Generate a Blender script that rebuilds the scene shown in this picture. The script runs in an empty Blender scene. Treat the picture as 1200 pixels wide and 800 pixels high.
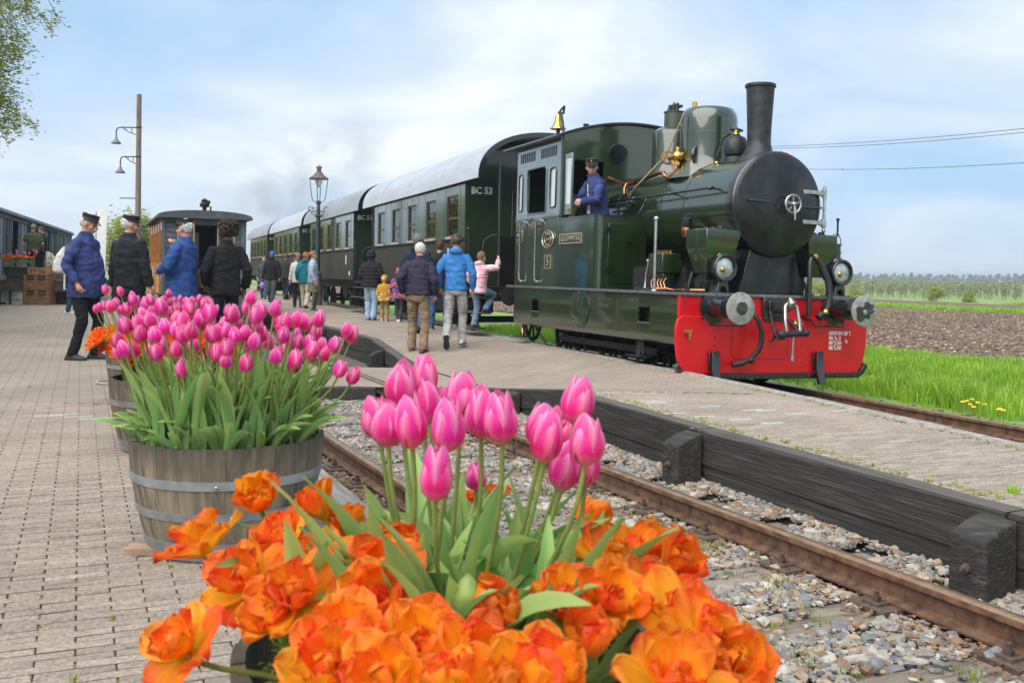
import bpy, bmesh, math, random
import numpy as np
from mathutils import Vector, Matrix, noise as mnoise

random.seed(7)
RNG = np.random.default_rng(7)
sc = bpy.context.scene
COL = sc.collection
PI = math.pi
R = math.radians

# ------------------------------------------------------------------ camera
CAM_H = 1.10
FPX = 1150.0                      # focal length in pixels of a 1200 px wide frame
ROLL = math.atan(.015)
cam = bpy.data.cameras.new('camera')
cam.sensor_width = 36
cam.lens = 36 * FPX / 1200
cam.shift_y = -78 / 1200
cam.clip_start = .05
cam.clip_end = 9000
cam.dof.use_dof = True
cam.dof.focus_distance = 9.5
cam.dof.aperture_fstop = 8
camo = bpy.data.objects.new('camera', cam)
COL.objects.link(camo)
camo.matrix_world = Matrix.Translation((0, 0, CAM_H)) @ Matrix.Rotation(R(90), 4, 'X') @ Matrix.Rotation(ROLL, 4, 'Z')
sc.camera = camo

# ------------------------------------------------------------------ exposure, sky, sun
sc.view_settings.view_transform = 'Standard'
sc.view_settings.look = 'None'
sc.view_settings.exposure = .42
sc.view_settings.gamma = 1
try:
    sc.cycles.max_bounces = 8
    sc.cycles.transparent_max_bounces = 16
    sc.cycles.volume_bounces = 0
    sc.cycles.use_denoising = True
    sc.cycles.caustics_reflective = False
    sc.cycles.caustics_refractive = False
except Exception:
    pass

SUN_EL, SUN_AZ = R(52), R(-140)   # azimuth from +Y towards +X: behind the camera, to the left
wd = bpy.data.worlds.new('World')
sc.world = wd
wd.use_nodes = True
nt = wd.node_tree
nt.nodes.clear()
def N(t, **k):
    n = nt.nodes.new(t)
    for a, b in k.items():
        setattr(n, a, b)
    return n
sky = N('ShaderNodeTexSky', sky_type='NISHITA', sun_disc=False)
sky.sun_elevation = SUN_EL
sky.sun_rotation = SUN_AZ
sky.air_density = 1.0
sky.dust_density = 1.2
tc = N('ShaderNodeTexCoord')
sep = N('ShaderNodeSeparateXYZ')
nt.links.new(tc.outputs['Generated'], sep.inputs[0])
den = N('ShaderNodeMath', operation='ADD'); den.inputs[1].default_value = .30
nt.links.new(sep.outputs['Z'], den.inputs[0])
dmx = N('ShaderNodeMath', operation='MAXIMUM'); dmx.inputs[1].default_value = .08
nt.links.new(den.outputs[0], dmx.inputs[0])
dx = N('ShaderNodeMath', operation='DIVIDE'); dy = N('ShaderNodeMath', operation='DIVIDE')
nt.links.new(sep.outputs['X'], dx.inputs[0]); nt.links.new(dmx.outputs[0], dx.inputs[1])
nt.links.new(sep.outputs['Y'], dy.inputs[0]); nt.links.new(dmx.outputs[0], dy.inputs[1])
cmb = N('ShaderNodeCombineXYZ')
nt.links.new(dx.outputs[0], cmb.inputs[0]); nt.links.new(dy.outputs[0], cmb.inputs[1])
cl = N('ShaderNodeTexNoise'); cl.inputs['Scale'].default_value = 1.15; cl.inputs['Detail'].default_value = 5.5
cl.inputs['Roughness'].default_value = .52; cl.inputs['Distortion'].default_value = .5
off = N('ShaderNodeVectorMath', operation='ADD'); off.inputs[1].default_value = (3.1, 1.7, 0)
nt.links.new(cmb.outputs[0], off.inputs[0]); nt.links.new(off.outputs[0], cl.inputs['Vector'])
rp = N('ShaderNodeMapRange'); rp.inputs['From Min'].default_value = .36; rp.inputs['From Max'].default_value = .66
rp.inputs['To Min'].default_value = .70; rp.inputs['To Max'].default_value = 1.0
nt.links.new(cl.outputs['Fac'], rp.inputs['Value'])
cr = N('ShaderNodeValToRGB')
cr.color_ramp.elements[0].position = .36; cr.color_ramp.elements[0].color = (.46, .70, .99, 1)
cr.color_ramp.elements[1].position = .66; cr.color_ramp.elements[1].color = (.91, .955, 1, 1)
nt.links.new(cl.outputs['Fac'], cr.inputs['Fac'])
scl = N('ShaderNodeVectorMath', operation='SCALE'); scl.inputs['Scale'].default_value = 10.0
nt.links.new(cr.outputs['Color'], scl.inputs[0])
mx = N('ShaderNodeMix', data_type='RGBA')
nt.links.new(rp.outputs['Result'], mx.inputs['Factor'])
nt.links.new(sky.outputs['Color'], mx.inputs['A']); nt.links.new(scl.outputs['Vector'], mx.inputs['B'])
bg = N('ShaderNodeBackground'); bg.inputs['Strength'].default_value = .083
wo = N('ShaderNodeOutputWorld')
nt.links.new(mx.outputs['Result'], bg.inputs['Color']); nt.links.new(bg.outputs[0], wo.inputs['Surface'])

sl = bpy.data.lights.new('sun', 'SUN')
sl.energy = 3.4
sl.angle = R(80)
sl.color = (1, .95, .88)
so = bpy.data.objects.new('sun', sl)
COL.objects.link(so)
sdir = Vector((math.sin(SUN_AZ) * math.cos(SUN_EL), math.cos(SUN_AZ) * math.cos(SUN_EL), math.sin(SUN_EL)))
so.rotation_euler = sdir.to_track_quat('Z', 'Y').to_euler()

# ------------------------------------------------------------------ helpers
def at(u, v, z=0.0):
    """the point at height z seen at photograph pixel (u, v)"""
    a, b = u - 600, v - 322
    c, s = math.cos(ROLL), math.sin(ROLL)
    x, w = (a * c + b * s) / FPX, -(-a * s + b * c) / FPX
    t = (z - CAM_H) / w
    return Vector((x * t, t, z))
def atD(u, v, D):
    a, b = u - 600, v - 322
    c, s = math.cos(ROLL), math.sin(ROLL)
    return Vector(((a * c + b * s) / FPX * D, D, CAM_H - (-a * s + b * c) / FPX * D))

MATS = {}
def mat(name, col, rough=.6, metal=0., var=.12, scale=6., bump=0., bscale=40., coat=0., col2=None, rnd=0.,
        spec=.5, stretch=None, thr=None, detail=4., dist=.01, trans=0., streak=False, rotz=0., blotch=0.):
    """principled material: colour broken up by noise, optional second colour in patches, bump, and per-object change"""
    if name in MATS:
        return MATS[name]
    m = bpy.data.materials.new(name)
    m.use_nodes = True
    t = m.node_tree
    L = t.links.new
    b = t.nodes['Principled BSDF']
    b.inputs['Roughness'].default_value = rough
    b.inputs['Metallic'].default_value = metal
    b.inputs['Specular IOR Level'].default_value = spec
    b.inputs['Coat Weight'].default_value = coat
    b.inputs['Coat Roughness'].default_value = .03
    co = t.nodes.new('ShaderNodeTexCoord')
    src = co.outputs['Object']
    oi = t.nodes.new('ShaderNodeObjectInfo')
    ad = t.nodes.new('ShaderNodeVectorMath'); ad.operation = 'ADD'
    sx = t.nodes.new('ShaderNodeMath'); sx.operation = 'MULTIPLY'; sx.inputs[1].default_value = 37.0 if rnd else 0.0
    L(oi.outputs['Random'], sx.inputs[0]); L(src, ad.inputs[0]); L(sx.outputs[0], ad.inputs[1])
    src = ad.outputs[0]
    if stretch:
        mp = t.nodes.new('ShaderNodeMapping'); mp.inputs['Scale'].default_value = stretch; mp.vector_type = 'TEXTURE' if False else 'POINT'
        if rotz:
            mr_ = t.nodes.new('ShaderNodeMapping'); mr_.inputs['Rotation'].default_value = (0, 0, rotz); L(src, mr_.inputs['Vector']); src = mr_.outputs['Vector']
        L(src, mp.inputs['Vector']); src = mp.outputs['Vector']
    nz = t.nodes.new('ShaderNodeTexNoise'); nz.inputs['Scale'].default_value = scale; nz.inputs['Detail'].default_value = detail
    nz.inputs['Roughness'].default_value = .6
    L(src, nz.inputs['Vector'])
    base = (*col, 1)
    mixc = t.nodes.new('ShaderNodeMix'); mixc.data_type = 'RGBA'
    c2 = col2 if col2 else tuple(max(0, c * (1 - 2.2 * var)) for c in col)
    c1 = col if col2 else tuple(c * (1 + var) for c in col)
    mixc.inputs['A'].default_value = (*c1, 1)
    mixc.inputs['B'].default_value = (*c2, 1)
    mr = t.nodes.new('ShaderNodeMapRange')
    lo, hi = thr if thr else (.3, .75)
    mr.inputs['From Min'].default_value = lo; mr.inputs['From Max'].default_value = hi
    L(nz.outputs['Fac'], mr.inputs['Value']); L(mr.outputs['Result'], mixc.inputs['Factor'])
    out = mixc.outputs['Result']
    if blotch:
        nb = t.nodes.new('ShaderNodeTexNoise'); nb.inputs['Scale'].default_value = 1.3; nb.inputs['Detail'].default_value = 5; nb.inputs['Roughness'].default_value = .65
        L(src, nb.inputs['Vector'])
        rb = t.nodes.new('ShaderNodeMapRange'); rb.inputs['From Min'].default_value = .3; rb.inputs['From Max'].default_value = .7; rb.inputs['To Min'].default_value = 1 - blotch; rb.inputs['To Max'].default_value = 1 + blotch * .8
        L(nb.outputs['Fac'], rb.inputs['Value'])
        hb_ = t.nodes.new('ShaderNodeHueSaturation'); L(out, hb_.inputs['Color']); L(rb.outputs['Result'], hb_.inputs['Value']); out = hb_.outputs['Color']
    if rnd:
        hs = t.nodes.new('ShaderNodeHueSaturation')
        r2 = t.nodes.new('ShaderNodeMapRange'); r2.inputs['To Min'].default_value = 1 - rnd; r2.inputs['To Max'].default_value = 1 + rnd
        L(oi.outputs['Random'], r2.inputs['Value']); L(r2.outputs['Result'], hs.inputs['Value']); L(out, hs.inputs['Color'])
        out = hs.outputs['Color']
    L(out, b.inputs['Base Color'])
    if bump:
        n2 = t.nodes.new('ShaderNodeTexNoise'); n2.inputs['Scale'].default_value = bscale; n2.inputs['Detail'].default_value = 5
        L(src, n2.inputs['Vector'])
        bp = t.nodes.new('ShaderNodeBump'); bp.inputs['Strength'].default_value = bump; bp.inputs['Distance'].default_value = dist
        L(n2.outputs['Fac'], bp.inputs['Height']); L(bp.outputs['Normal'], b.inputs['Normal'])
    if trans:
        tr = t.nodes.new('ShaderNodeBsdfTranslucent'); L(out, tr.inputs['Color'])
        ms = t.nodes.new('ShaderNodeMixShader'); ms.inputs['Fac'].default_value = trans
        L(b.outputs[0], ms.inputs[1]); L(tr.outputs[0], ms.inputs[2])
        L(ms.outputs[0], t.nodes['Material Output'].inputs['Surface'])
    MATS[name] = m
    return m

def rot_to(d, up=Vector((0, 0, 1))):
    d = Vector(d).normalized()
    x = up.cross(d)
    if x.length < 1e-4:
        x = Vector((1, 0, 0))
    x.normalize()
    y = d.cross(x)
    return Matrix((x, y, d)).transposed()

STUFFY = {'rivets', 'cover_bolts', 'ventilation_slots', 'beading'}
class MB:
    """collects shapes and links them as one mesh object"""
    def __init__(s):
        s.v = []; s.f = []; s.mi = []; s.cur = 0; s.uv = None
    def add(s, vs, fs):
        o = len(s.v)
        s.v += [tuple(p) for p in vs]
        for f in fs:
            s.f.append(tuple(i + o for i in f)); s.mi.append(s.cur)
        return s
    def box(s, x0, x1, y0, y1, z0, z1):
        vs = [(x, y, z) for x in (x0, x1) for y in (y0, y1) for z in (z0, z1)]
        return s.add(vs, [(0, 1, 3, 2), (4, 6, 7, 5), (0, 4, 5, 1), (2, 3, 7, 6), (0, 2, 6, 4), (1, 5, 7, 3)])
    def obox(s, c, size, M=None):
        c = Vector(c); hx, hy, hz = (k / 2 for k in size)
        vs = [Vector((x, y, z)) for x in (-hx, hx) for y in (-hy, hy) for z in (-hz, hz)]
        if M is not None:
            vs = [M @ p for p in vs]
        return s.add([c + p for p in vs], [(0, 1, 3, 2), (4, 6, 7, 5), (0, 4, 5, 1), (2, 3, 7, 6), (0, 2, 6, 4), (1, 5, 7, 3)])
    def bar(s, a, b, w, h):
        """a straight bar of section w x h from a to b"""
        a, b = Vector(a), Vector(b)
        M = rot_to(b - a)
        return s.obox((a + b) / 2, (w, h, (b - a).length), M)
    def tube(s, pts, r, n=8, caps=True, flat=None):
        pts = [Vector(p) for p in pts]
        rs = r if isinstance(r, (list, tuple)) else [r] * len(pts)
        vs = []; ref = None
        for i, p in enumerate(pts):
            d = (pts[min(i + 1, len(pts) - 1)] - pts[max(i - 1, 0)])
            d = d.normalized() if d.length > 1e-9 else Vector((0, 0, 1))
            if ref is None:
                ref = Vector((0, 1, 0)) if abs(d.y) < .9 else Vector((1, 0, 0))
            x = ref - d * ref.dot(d)
            if x.length < 1e-5:
                x = d.orthogonal()
            x.normalize(); ref = x
            y = d.cross(x)
            for k in range(n):
                a = 2 * PI * k / n
                fx = flat if flat else 1
                vs.append(p + x * (math.cos(a) * rs[i] * fx) + y * (math.sin(a) * rs[i]))
        fs = []
        for i in range(len(pts) - 1):
            for k in range(n):
                k2 = (k + 1) % n
                fs.append((i * n + k, i * n + k2, (i + 1) * n + k2, (i + 1) * n + k))
        if caps:
            fs.append(tuple(reversed(range(n)))); fs.append(tuple((len(pts) - 1) * n + k for k in range(n)))
        return s.add(vs, fs)
    def lathe(s, prof, o=(0, 0, 0), axis=(0, 0, 1), n=24, sx=1., sy=1.):
        """prof: (radius, height) pairs along the axis"""
        M = rot_to(axis); o = Vector(o)
        vs = []; fs = []; rings = []
        for r, h in prof:
            if r < 1e-6:
                rings.append([len(vs)]); vs.append(o + M @ Vector((0, 0, h)))
            else:
                rings.append(list(range(len(vs), len(vs) + n)))
                vs += [o + M @ Vector((r * sx * math.cos(2 * PI * k / n), r * sy * math.sin(2 * PI * k / n), h)) for k in range(n)]
        for a, b in zip(rings, rings[1:]):
            for k in range(n):
                k2 = (k + 1) % n
                if len(a) == 1 and len(b) > 1:
                    fs.append((a[0], b[k2], b[k]))
                elif len(b) == 1 and len(a) > 1:
                    fs.append((a[k], a[k2], b[0]))
                elif len(a) > 1:
                    fs.append((a[k], a[k2], b[k2], b[k]))
        if len(rings[0]) > 1:
            fs.append(tuple(reversed(rings[0])))
        if len(rings[-1]) > 1:
            fs.append(tuple(rings[-1]))
        return s.add(vs, fs)
    def cyl(s, a, b, r, n=16, r2=None):
        a, b = Vector(a), Vector(b)
        return s.lathe([(r, 0), (r if r2 is None else r2, (b - a).length)], a, b - a, n)
    def prism(s, poly, axis, a, b):
        """polygon extruded along an axis; poly pairs are the two other axes in order"""
        n = len(poly)
        def P(p, t):
            if axis == 0: return (t, p[0], p[1])
            if axis == 1: return (p[0], t, p[1])
            return (p[0], p[1], t)
        vs = [P(p, a) for p in poly] + [P(p, b) for p in poly]
        fs = [tuple(range(n)), tuple(reversed(range(n, 2 * n)))]
        fs += [(i, i + n, (i + 1) % n + n, (i + 1) % n) for i in range(n)]
        return s.add(vs, fs)
    def torus(s, o, axis, R_, r, n=28, m=8, a0=0, a1=2 * PI):
        M = rot_to(axis); o = Vector(o)
        full = abs(a1 - a0 - 2 * PI) < 1e-6
        k_ = n if full else n + 1
        vs = []
        for i in range(k_):
            a = a0 + (a1 - a0) * i / n
            for j in range(m):
                b = 2 * PI * j / m
                rr = R_ + r * math.cos(b)
                vs.append(o + M @ Vector((rr * math.cos(a), rr * math.sin(a), r * math.sin(b))))
        fs = []
        for i in range(n):
            i2 = (i + 1) % k_
            for j in range(m):
                j2 = (j + 1) % m
                fs.append((i * m + j, i2 * m + j, i2 * m + j2, i * m + j2))
        return s.add(vs, fs)
    def ball(s, o, rx, ry=None, rz=None, n=14, m=9, M=None):
        ry = rx if ry is None else ry; rz = rx if rz is None else rz
        o = Vector(o)
        vs = [Vector((0, 0, -rz))]
        for i in range(1, m):
            a = -PI / 2 + PI * i / m
            vs += [Vector((rx * math.cos(a) * math.cos(2 * PI * k / n), ry * math.cos(a) * math.sin(2 * PI * k / n), rz * math.sin(a))) for k in range(n)]
        vs.append(Vector((0, 0, rz)))
        fs = [(0, 1 + (k + 1) % n, 1 + k) for k in range(n)]
        for i in range(m - 2):
            for k in range(n):
                k2 = (k + 1) % n
                fs.append((1 + i * n + k, 1 + i * n + k2, 1 + (i + 1) * n + k2, 1 + (i + 1) * n + k))
        q = 1 + (m - 2) * n
        fs += [(q + k, q + (k + 1) % n, len(vs) - 1) for k in range(n)]
        if M is not None:
            vs = [M @ p for p in vs]
        return s.add([o + p for p in vs], fs)
    def loft(s, rings):
        """rings: (centre, rx, ry, exponent) stacked roughly along z, or lists of points"""
        vs = []; n = None
        for rg in rings:
            if isinstance(rg, tuple):
                c, rx, ry = Vector(rg[0]), rg[1], rg[2]; e = rg[3] if len(rg) > 3 else 2
                pts = []
                for k in range(20):
                    a = 2 * PI * k / 20
                    ca, sa = math.cos(a), math.sin(a)
                    pts.append(c + Vector((rx * math.copysign(abs(ca) ** (2 / e), ca), ry * math.copysign(abs(sa) ** (2 / e), sa), 0)))
            else:
                pts = [Vector(p) for p in rg]
            n = len(pts); vs += pts
        k_ = len(rings); fs = []
        for i in range(k_ - 1):
            for k in range(n):
                k2 = (k + 1) % n
                fs.append((i * n + k, i * n + k2, (i + 1) * n + k2, (i + 1) * n + k))
        fs.append(tuple(reversed(range(n)))); fs.append(tuple((k_ - 1) * n + k for k in range(n)))
        return s.add(vs, fs)
    def xf(s, M):
        s.v = [tuple(M @ Vector(p)) for p in s.v]
        return s
    def mesh(s, name, mats, smooth=None):
        me = bpy.data.meshes.new(name)
        me.from_pydata(s.v, [], s.f)
        if not isinstance(mats, (list, tuple)):
            mats = [mats]
        for m in mats:
            me.materials.append(m)
        if len(mats) > 1:
            me.polygons.foreach_set('material_index', s.mi)
        if smooth is not None:
            me.polygons.foreach_set('use_smooth', [True] * len(me.polygons))
            if smooth < 180:
                me.set_sharp_from_angle(angle=R(smooth))
        me.update()
        return me
    def obj(s, name, mats, parent=None, smooth=40, bevel=0., seg=2):
        me = s.mesh(name, mats, smooth)
        o = bpy.data.objects.new(name, me)
        COL.objects.link(o)
        if parent: o.parent = parent
        if name in STUFFY: o['kind'] = 'stuff'
        if bevel:
            b = o.modifiers.new('bevel', 'BEVEL'); b.width = bevel; b.segments = seg; b.limit_method = 'ANGLE'; b.angle_limit = R(35)
        return o

def link(name, me, parent=None, loc=(0, 0, 0), rot=(0, 0, 0), scale=None):
    o = bpy.data.objects.new(name, me)
    COL.objects.link(o)
    if parent: o.parent = parent
    o.location = loc; o.rotation_euler = rot
    if scale: o.scale = (scale, scale, scale) if not hasattr(scale, '__len__') else scale
    return o
def tag(o, label=None, cat=None, group=None, kind=None):
    if label: o['label'] = label
    if cat: o['category'] = cat
    if group: o['group'] = group
    if kind: o['kind'] = kind
    return o
def thing(name, label, cat, loc=(0, 0, 0), rotz=0., group=None):
    o = bpy.data.objects.new(name, None)
    o.empty_display_size = .2
    COL.objects.link(o)
    o.location = loc; o.rotation_euler = (0, 0, rotz)
    return tag(o, label, cat, group)
def kids(o):
    return [c for c in o.children]
def dup(o, parent=None, loc=None, rotz=None, label=None, group=None):
    c = o.copy(); COL.objects.link(c)
    if parent is not None: c.parent = parent
    for ch in list(o.children):
        dup(ch, c)
    if loc is not None: c.location = loc
    if rotz is not None: c.rotation_euler = (0, 0, rotz)
    if label: c['label'] = label
    if group: c['group'] = group
    return c
def np_mesh(name, V, F, mats, smooth=False, uv=None, mi=None):
    """mesh from numpy arrays; F is (n, 3) or (n, 4)"""
    me = bpy.data.meshes.new(name)
    k = F.shape[1]
    me.vertices.add(len(V)); me.vertices.foreach_set('co', np.asarray(V, np.float32).ravel())
    me.loops.add(F.size); me.loops.foreach_set('vertex_index', np.asarray(F, np.int32).ravel())
    me.polygons.add(len(F)); me.polygons.foreach_set('loop_start', np.arange(0, F.size, k, dtype=np.int32))
    me.polygons.foreach_set('use_smooth', np.full(len(F), smooth))
    for m in (mats if isinstance(mats, (list, tuple)) else [mats]):
        me.materials.append(m)
    if mi is not None:
        me.polygons.foreach_set('material_index', np.asarray(mi, np.int32))
    if uv is not None:
        l = me.uv_layers.new(name='uv'); l.data.foreach_set('uv', np.asarray(uv, np.float32)[F.ravel()].ravel())
    me.update(calc_edges=True); me.validate()
    return me
def scatter(protos, P, S, yaw, tilt=None, jitter=None):
    """stack copies of small numpy meshes (V, F) at points P with scale S (n or n x 3) and yaw; returns V, F, copy index per face"""
    Vs = []; Fs = []; Is = []; o = 0
    which = RNG.integers(0, len(protos), len(P))
    S = np.asarray(S)
    if S.ndim == 1: S = np.repeat(S[:, None], 3, 1)
    for k, (v, f) in enumerate(protos):
        idx = np.nonzero(which == k)[0]
        if not len(idx): continue
        q = v[None] * S[idx][:, None, :]
        if tilt is not None:
            a = tilt[idx][:, None]
            c, s = np.cos(a), np.sin(a)
            q = np.stack([q[..., 0], q[..., 1] * c - q[..., 2] * s, q[..., 1] * s + q[..., 2] * c], -1)
        a = yaw[idx][:, None]
        c, s = np.cos(a), np.sin(a)
        q = np.stack([q[..., 0] * c - q[..., 1] * s, q[..., 0] * s + q[..., 1] * c, q[..., 2]], -1) + P[idx][:, None, :]
        n = len(idx)
        Vs.append(q.reshape(-1, 3))
        Fs.append((f[None] + (np.arange(n) * len(v))[:, None, None] + o).reshape(-1, f.shape[1]))
        Is.append(np.repeat(idx, len(f)))
        o += n * len(v)
    return np.concatenate(Vs), np.concatenate(Fs), np.concatenate(Is)
TMP = bpy.data.scenes.new('tmp')
def evaluated(o, name):
    """the mesh of a temporary object with its modifiers applied"""
    TMP.collection.objects.link(o)
    with bpy.context.temp_override(scene=TMP, view_layer=TMP.view_layers[0]):
        dg = bpy.context.evaluated_depsgraph_get()
    me = bpy.data.meshes.new_from_object(o.evaluated_get(dg))
    me.name = name
    d = o.data
    bpy.data.objects.remove(o)
    if isinstance(d, bpy.types.Mesh): bpy.data.meshes.remove(d)
    return me
def text(s, size, m, parent, loc, rot, name='lettering', ext=.004, align='CENTER', sx=1.0, bold=0.0):
    cu = bpy.data.curves.new(name, 'FONT')
    cu.body = s; cu.size = size; cu.extrude = ext; cu.align_x = align; cu.align_y = 'CENTER'; cu.resolution_u = 2
    cu.offset = bold
    cu.space_line = .95
    o = bpy.data.objects.new(name, cu)
    me = evaluated(o, name)
    me.materials.clear(); me.materials.append(m)
    return link(name, me, parent, loc, rot, (sx, 1, 1))
SIDE = (R(90), 0, 0)              # lettering that faces -y
FRONT = (R(90), 0, R(90))         # lettering that faces +x

# ------------------------------------------------------------------ lines of the place
RAIL_Z = -.25
def rail_x(D):                    # right rail of the near track
    return .036 + .462 * (8.38 - D) if D < 8.38 else .036 - .432 * (D - 8.38)
EDGE = [(2.0, 3.55), (4.0, 2.68), (5.0, 2.245), (7.0, 1.43), (9.5, .46), (11.0, -.17), (14.0, -1.42), (17.4, -2.78), (25.7, -6.3), (60, -20.6)]
def edge_x(D):                    # platform edge along the near track
    for (a, xa), (b, xb) in zip(EDGE, EDGE[1:]):
        if D <= b: return xa + (xb - xa) * (D - a) / (b - a)
    return EDGE[-1][1]
def left_x(D):                    # edge of the left pavement
    return -1.13 - .45 * (D - 5.69) if D > 5.69 else -1.13 + .44 * (5.69 - D)
def train_x(D):                   # platform edge along the train
    return 2.5 - .364 * (D - 10.2) if D > 10.2 else 2.5 + .29 * (10.2 - D)
def plat_z(D, X=None):
    """height of the middle platform: it dips to the crossing"""
    if D < 9.4 or D > 16.2: base = 0.
    elif D < 11.6: base = -.25 * (D - 9.4) / 2.2
    elif D < 14.0: base = -.25
    else: base = -.25 * (16.2 - D) / 2.2
    if X is None: return base
    k = max(0., min(1., 1 - (X - edge_x(D)) / 2.2))
    return base * k
# ================================================================== SETTING
LO = Vector((3.164, 11.84, RAIL_Z - .035))       # front beam of the engine, top of rail
TH2 = R(22.0)
S2, C2 = math.sin(TH2), math.cos(TH2)
def P2(lx, ly, z=0.):             # the train's own axes: lx along the track, ly to its far side
    return Vector((LO.x + lx * S2 + ly * C2, LO.y - lx * C2 + ly * S2, z))
GZ = [(-4000, -.75), (-400, -.75), (-60, -.75), (-1.9, -.75), (-1.2, -.50), (1.15, -.44), (2.2, -.47), (8.4, -.56), (20, -.70), (60, -1.05), (90, -1.12), (4000, -1.12)]
def gz(ly):
    for (a, za), (b, zb) in zip(GZ, GZ[1:]):
        if ly <= b: return za + (zb - za) * (ly - a) / (b - a)
    return GZ[-1][1]

m_joint = mat('joint_sand', (.13, .115, .075), .95, var=.3, scale=9, col2=(.10, .12, .03), thr=(.5, .66), bump=.5, bscale=160)
m_brick = mat('clay_brick', (.345, .278, .220), .9, var=.26, scale=75, rnd=.13, blotch=.24, bump=.55, bscale=170, dist=.004, detail=8)
m_brick2 = mat('clay_brick_light', (.345, .285, .223), .9, var=.24, scale=75, rnd=.13, blotch=.24, bump=.5, bscale=170, dist=.004, detail=8)
m_grass = mat('grass', (.16, .27, .05), .9, var=.3, scale=.5, col2=(.25, .33, .09), thr=(.35, .7))
m_soil = mat('ploughed_soil', (.185, .122, .080), 1., var=.3, scale=.9, bump=1., bscale=9, dist=.12, detail=9)
m_ballbed = mat('ballast_bed', (.17, .145, .12), 1., var=.45, scale=30, bump=1., bscale=60, dist=.03)
m_cinder = mat('cinder_bed', (.055, .05, .045), 1., var=.4, scale=25, bump=1., bscale=45, dist=.03)

def far_brick():
    m = bpy.data.materials.new('brick_paving_far'); m.use_nodes = True
    t = m.node_tree; L = t.links.new; b = t.nodes['Principled BSDF']; b.inputs['Roughness'].default_value = .9
    co = t.nodes.new('ShaderNodeTexCoord')
    mp = t.nodes.new('ShaderNodeMapping'); mp.inputs['Rotation'].default_value = (0, 0, -R(23.7))
    L(co.outputs['Object'], mp.inputs['Vector'])
    br = t.nodes.new('ShaderNodeTexBrick')
    br.inputs['Scale'].default_value = 1; br.inputs['Brick Width'].default_value = .211; br.inputs['Row Height'].default_value = .0505
    br.inputs['Mortar Size'].default_value = .006
    br.inputs['Color1'].default_value = (.37, .298, .236, 1); br.inputs['Color2'].default_value = (.295, .238, .19, 1)
    br.inputs['Mortar'].default_value = (.16, .135, .09, 1)
    L(mp.outputs['Vector'], br.inputs['Vector'])
    nz = t.nodes.new('ShaderNodeTexNoise'); nz.inputs['Scale'].default_value = 1.1; nz.inputs['Detail'].default_value = 9; nz.inputs['Roughness'].default_value = .7
    L(co.outputs['Object'], nz.inputs['Vector'])
    mr = t.nodes.new('ShaderNodeMapRange'); mr.inputs['From Min'].default_value = .3; mr.inputs['From Max'].default_value = .7
    mr.inputs['To Min'].default_value = .8; mr.inputs['To Max'].default_value = 1.2
    L(nz.outputs['Fac'], mr.inputs['Value'])
    hs = t.nodes.new('ShaderNodeHueSaturation'); L(br.outputs['Color'], hs.inputs['Color']); L(mr.outputs['Result'], hs.inputs['Value'])
    L(hs.outputs['Color'], b.inputs['Base Color'])
    return m
m_farbrick = far_brick()

# ---- the land, one sheet to the horizon
lxs = [-4000, -900, -250, -90, -40, -15, 0, 10, 25, 60, 200, 900, 4000]
lys = [g[0] for g in GZ]
V = [tuple(P2(x, y, gz(y))) for x in lxs for y in lys]
n = len(lys)
F = [(i * n + j, (i + 1) * n + j, (i + 1) * n + j + 1, i * n + j + 1) for i in range(len(lxs) - 1) for j in range(n - 1)]
g = MB().add(V, F).obj('ground', m_grass, smooth=180)
tag(g, kind='structure')
def field_sheet(name, y0, y1, x0, x1, m, dz, step=2., wob=.0, amp=0.):
    ys = list(np.arange(y0, y1, step)) + [y1]
    xs = list(np.linspace(x0, x1, 60))
    V = []
    for x in xs:
        for j, y in enumerate(ys):
            yy = y
            if wob and j in (0, len(ys) - 1):
                yy += wob * (mnoise.noise(Vector((x * .35, y, 3.))) + .5 * mnoise.noise(Vector((x * 1.3, y, 9.))))
            V.append(tuple(P2(x, yy, gz(yy) + dz + amp * mnoise.noise(Vector((x * .8, yy * .8, 0))))))
    n = len(ys)
    F = [(i * n + j, (i + 1) * n + j, (i + 1) * n + j + 1, i * n + j + 1) for i in range(len(xs) - 1) for j in range(n - 1)]
    o = MB().add(V, F).obj(name, m, smooth=180)
    return tag(o, kind='structure')
field_sheet('ploughed_field', 8.3, 46, -120, 45, m_soil, .03, wob=.5, amp=.02)
field_sheet('ploughed_field', 49.5, 72, -120, 45, m_soil, .03, wob=.8, amp=.02)
field_sheet('track_bed', -1.9, 1.75, -90, 14, m_cinder, .012, step=.6)

# ---- clods and stubble on the field (nobody could count them)
def blob(seed, flat=1.0, n=1):
    bm = bmesh.new(); bmesh.ops.create_icosphere(bm, subdivisions=n, radius=1.)
    r = random.Random(seed)
    for v in bm.verts:
        v.co *= 1 + r.uniform(-.42, .36); v.co.z *= flat
    bm.verts.ensure_lookup_table()
    V = np.array([v.co[:] for v in bm.verts]); F = np.array([[q.index for q in f.verts] for f in bm.faces]); bm.free()
    return V, F
def local_pts(lx, ly, z):
    return np.stack([LO.x + lx * S2 + ly * C2, LO.y - lx * C2 + ly * S2, z], 1)
gzv = np.vectorize(gz)
n = 22000
ly = 8.5 + 37 * RNG.random(n) ** 1.7
lx = RNG.uniform(-40, 8, n)
P = local_pts(lx, ly, gzv(ly) + .03)
S = RNG.uniform(.03, .11, n)[:, None] * np.array([1.2, 1, .75])
prot = [blob(k, .8, 1) for k in range(6)]
prot = [(v, f) for v, f in prot]
octs = []
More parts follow.
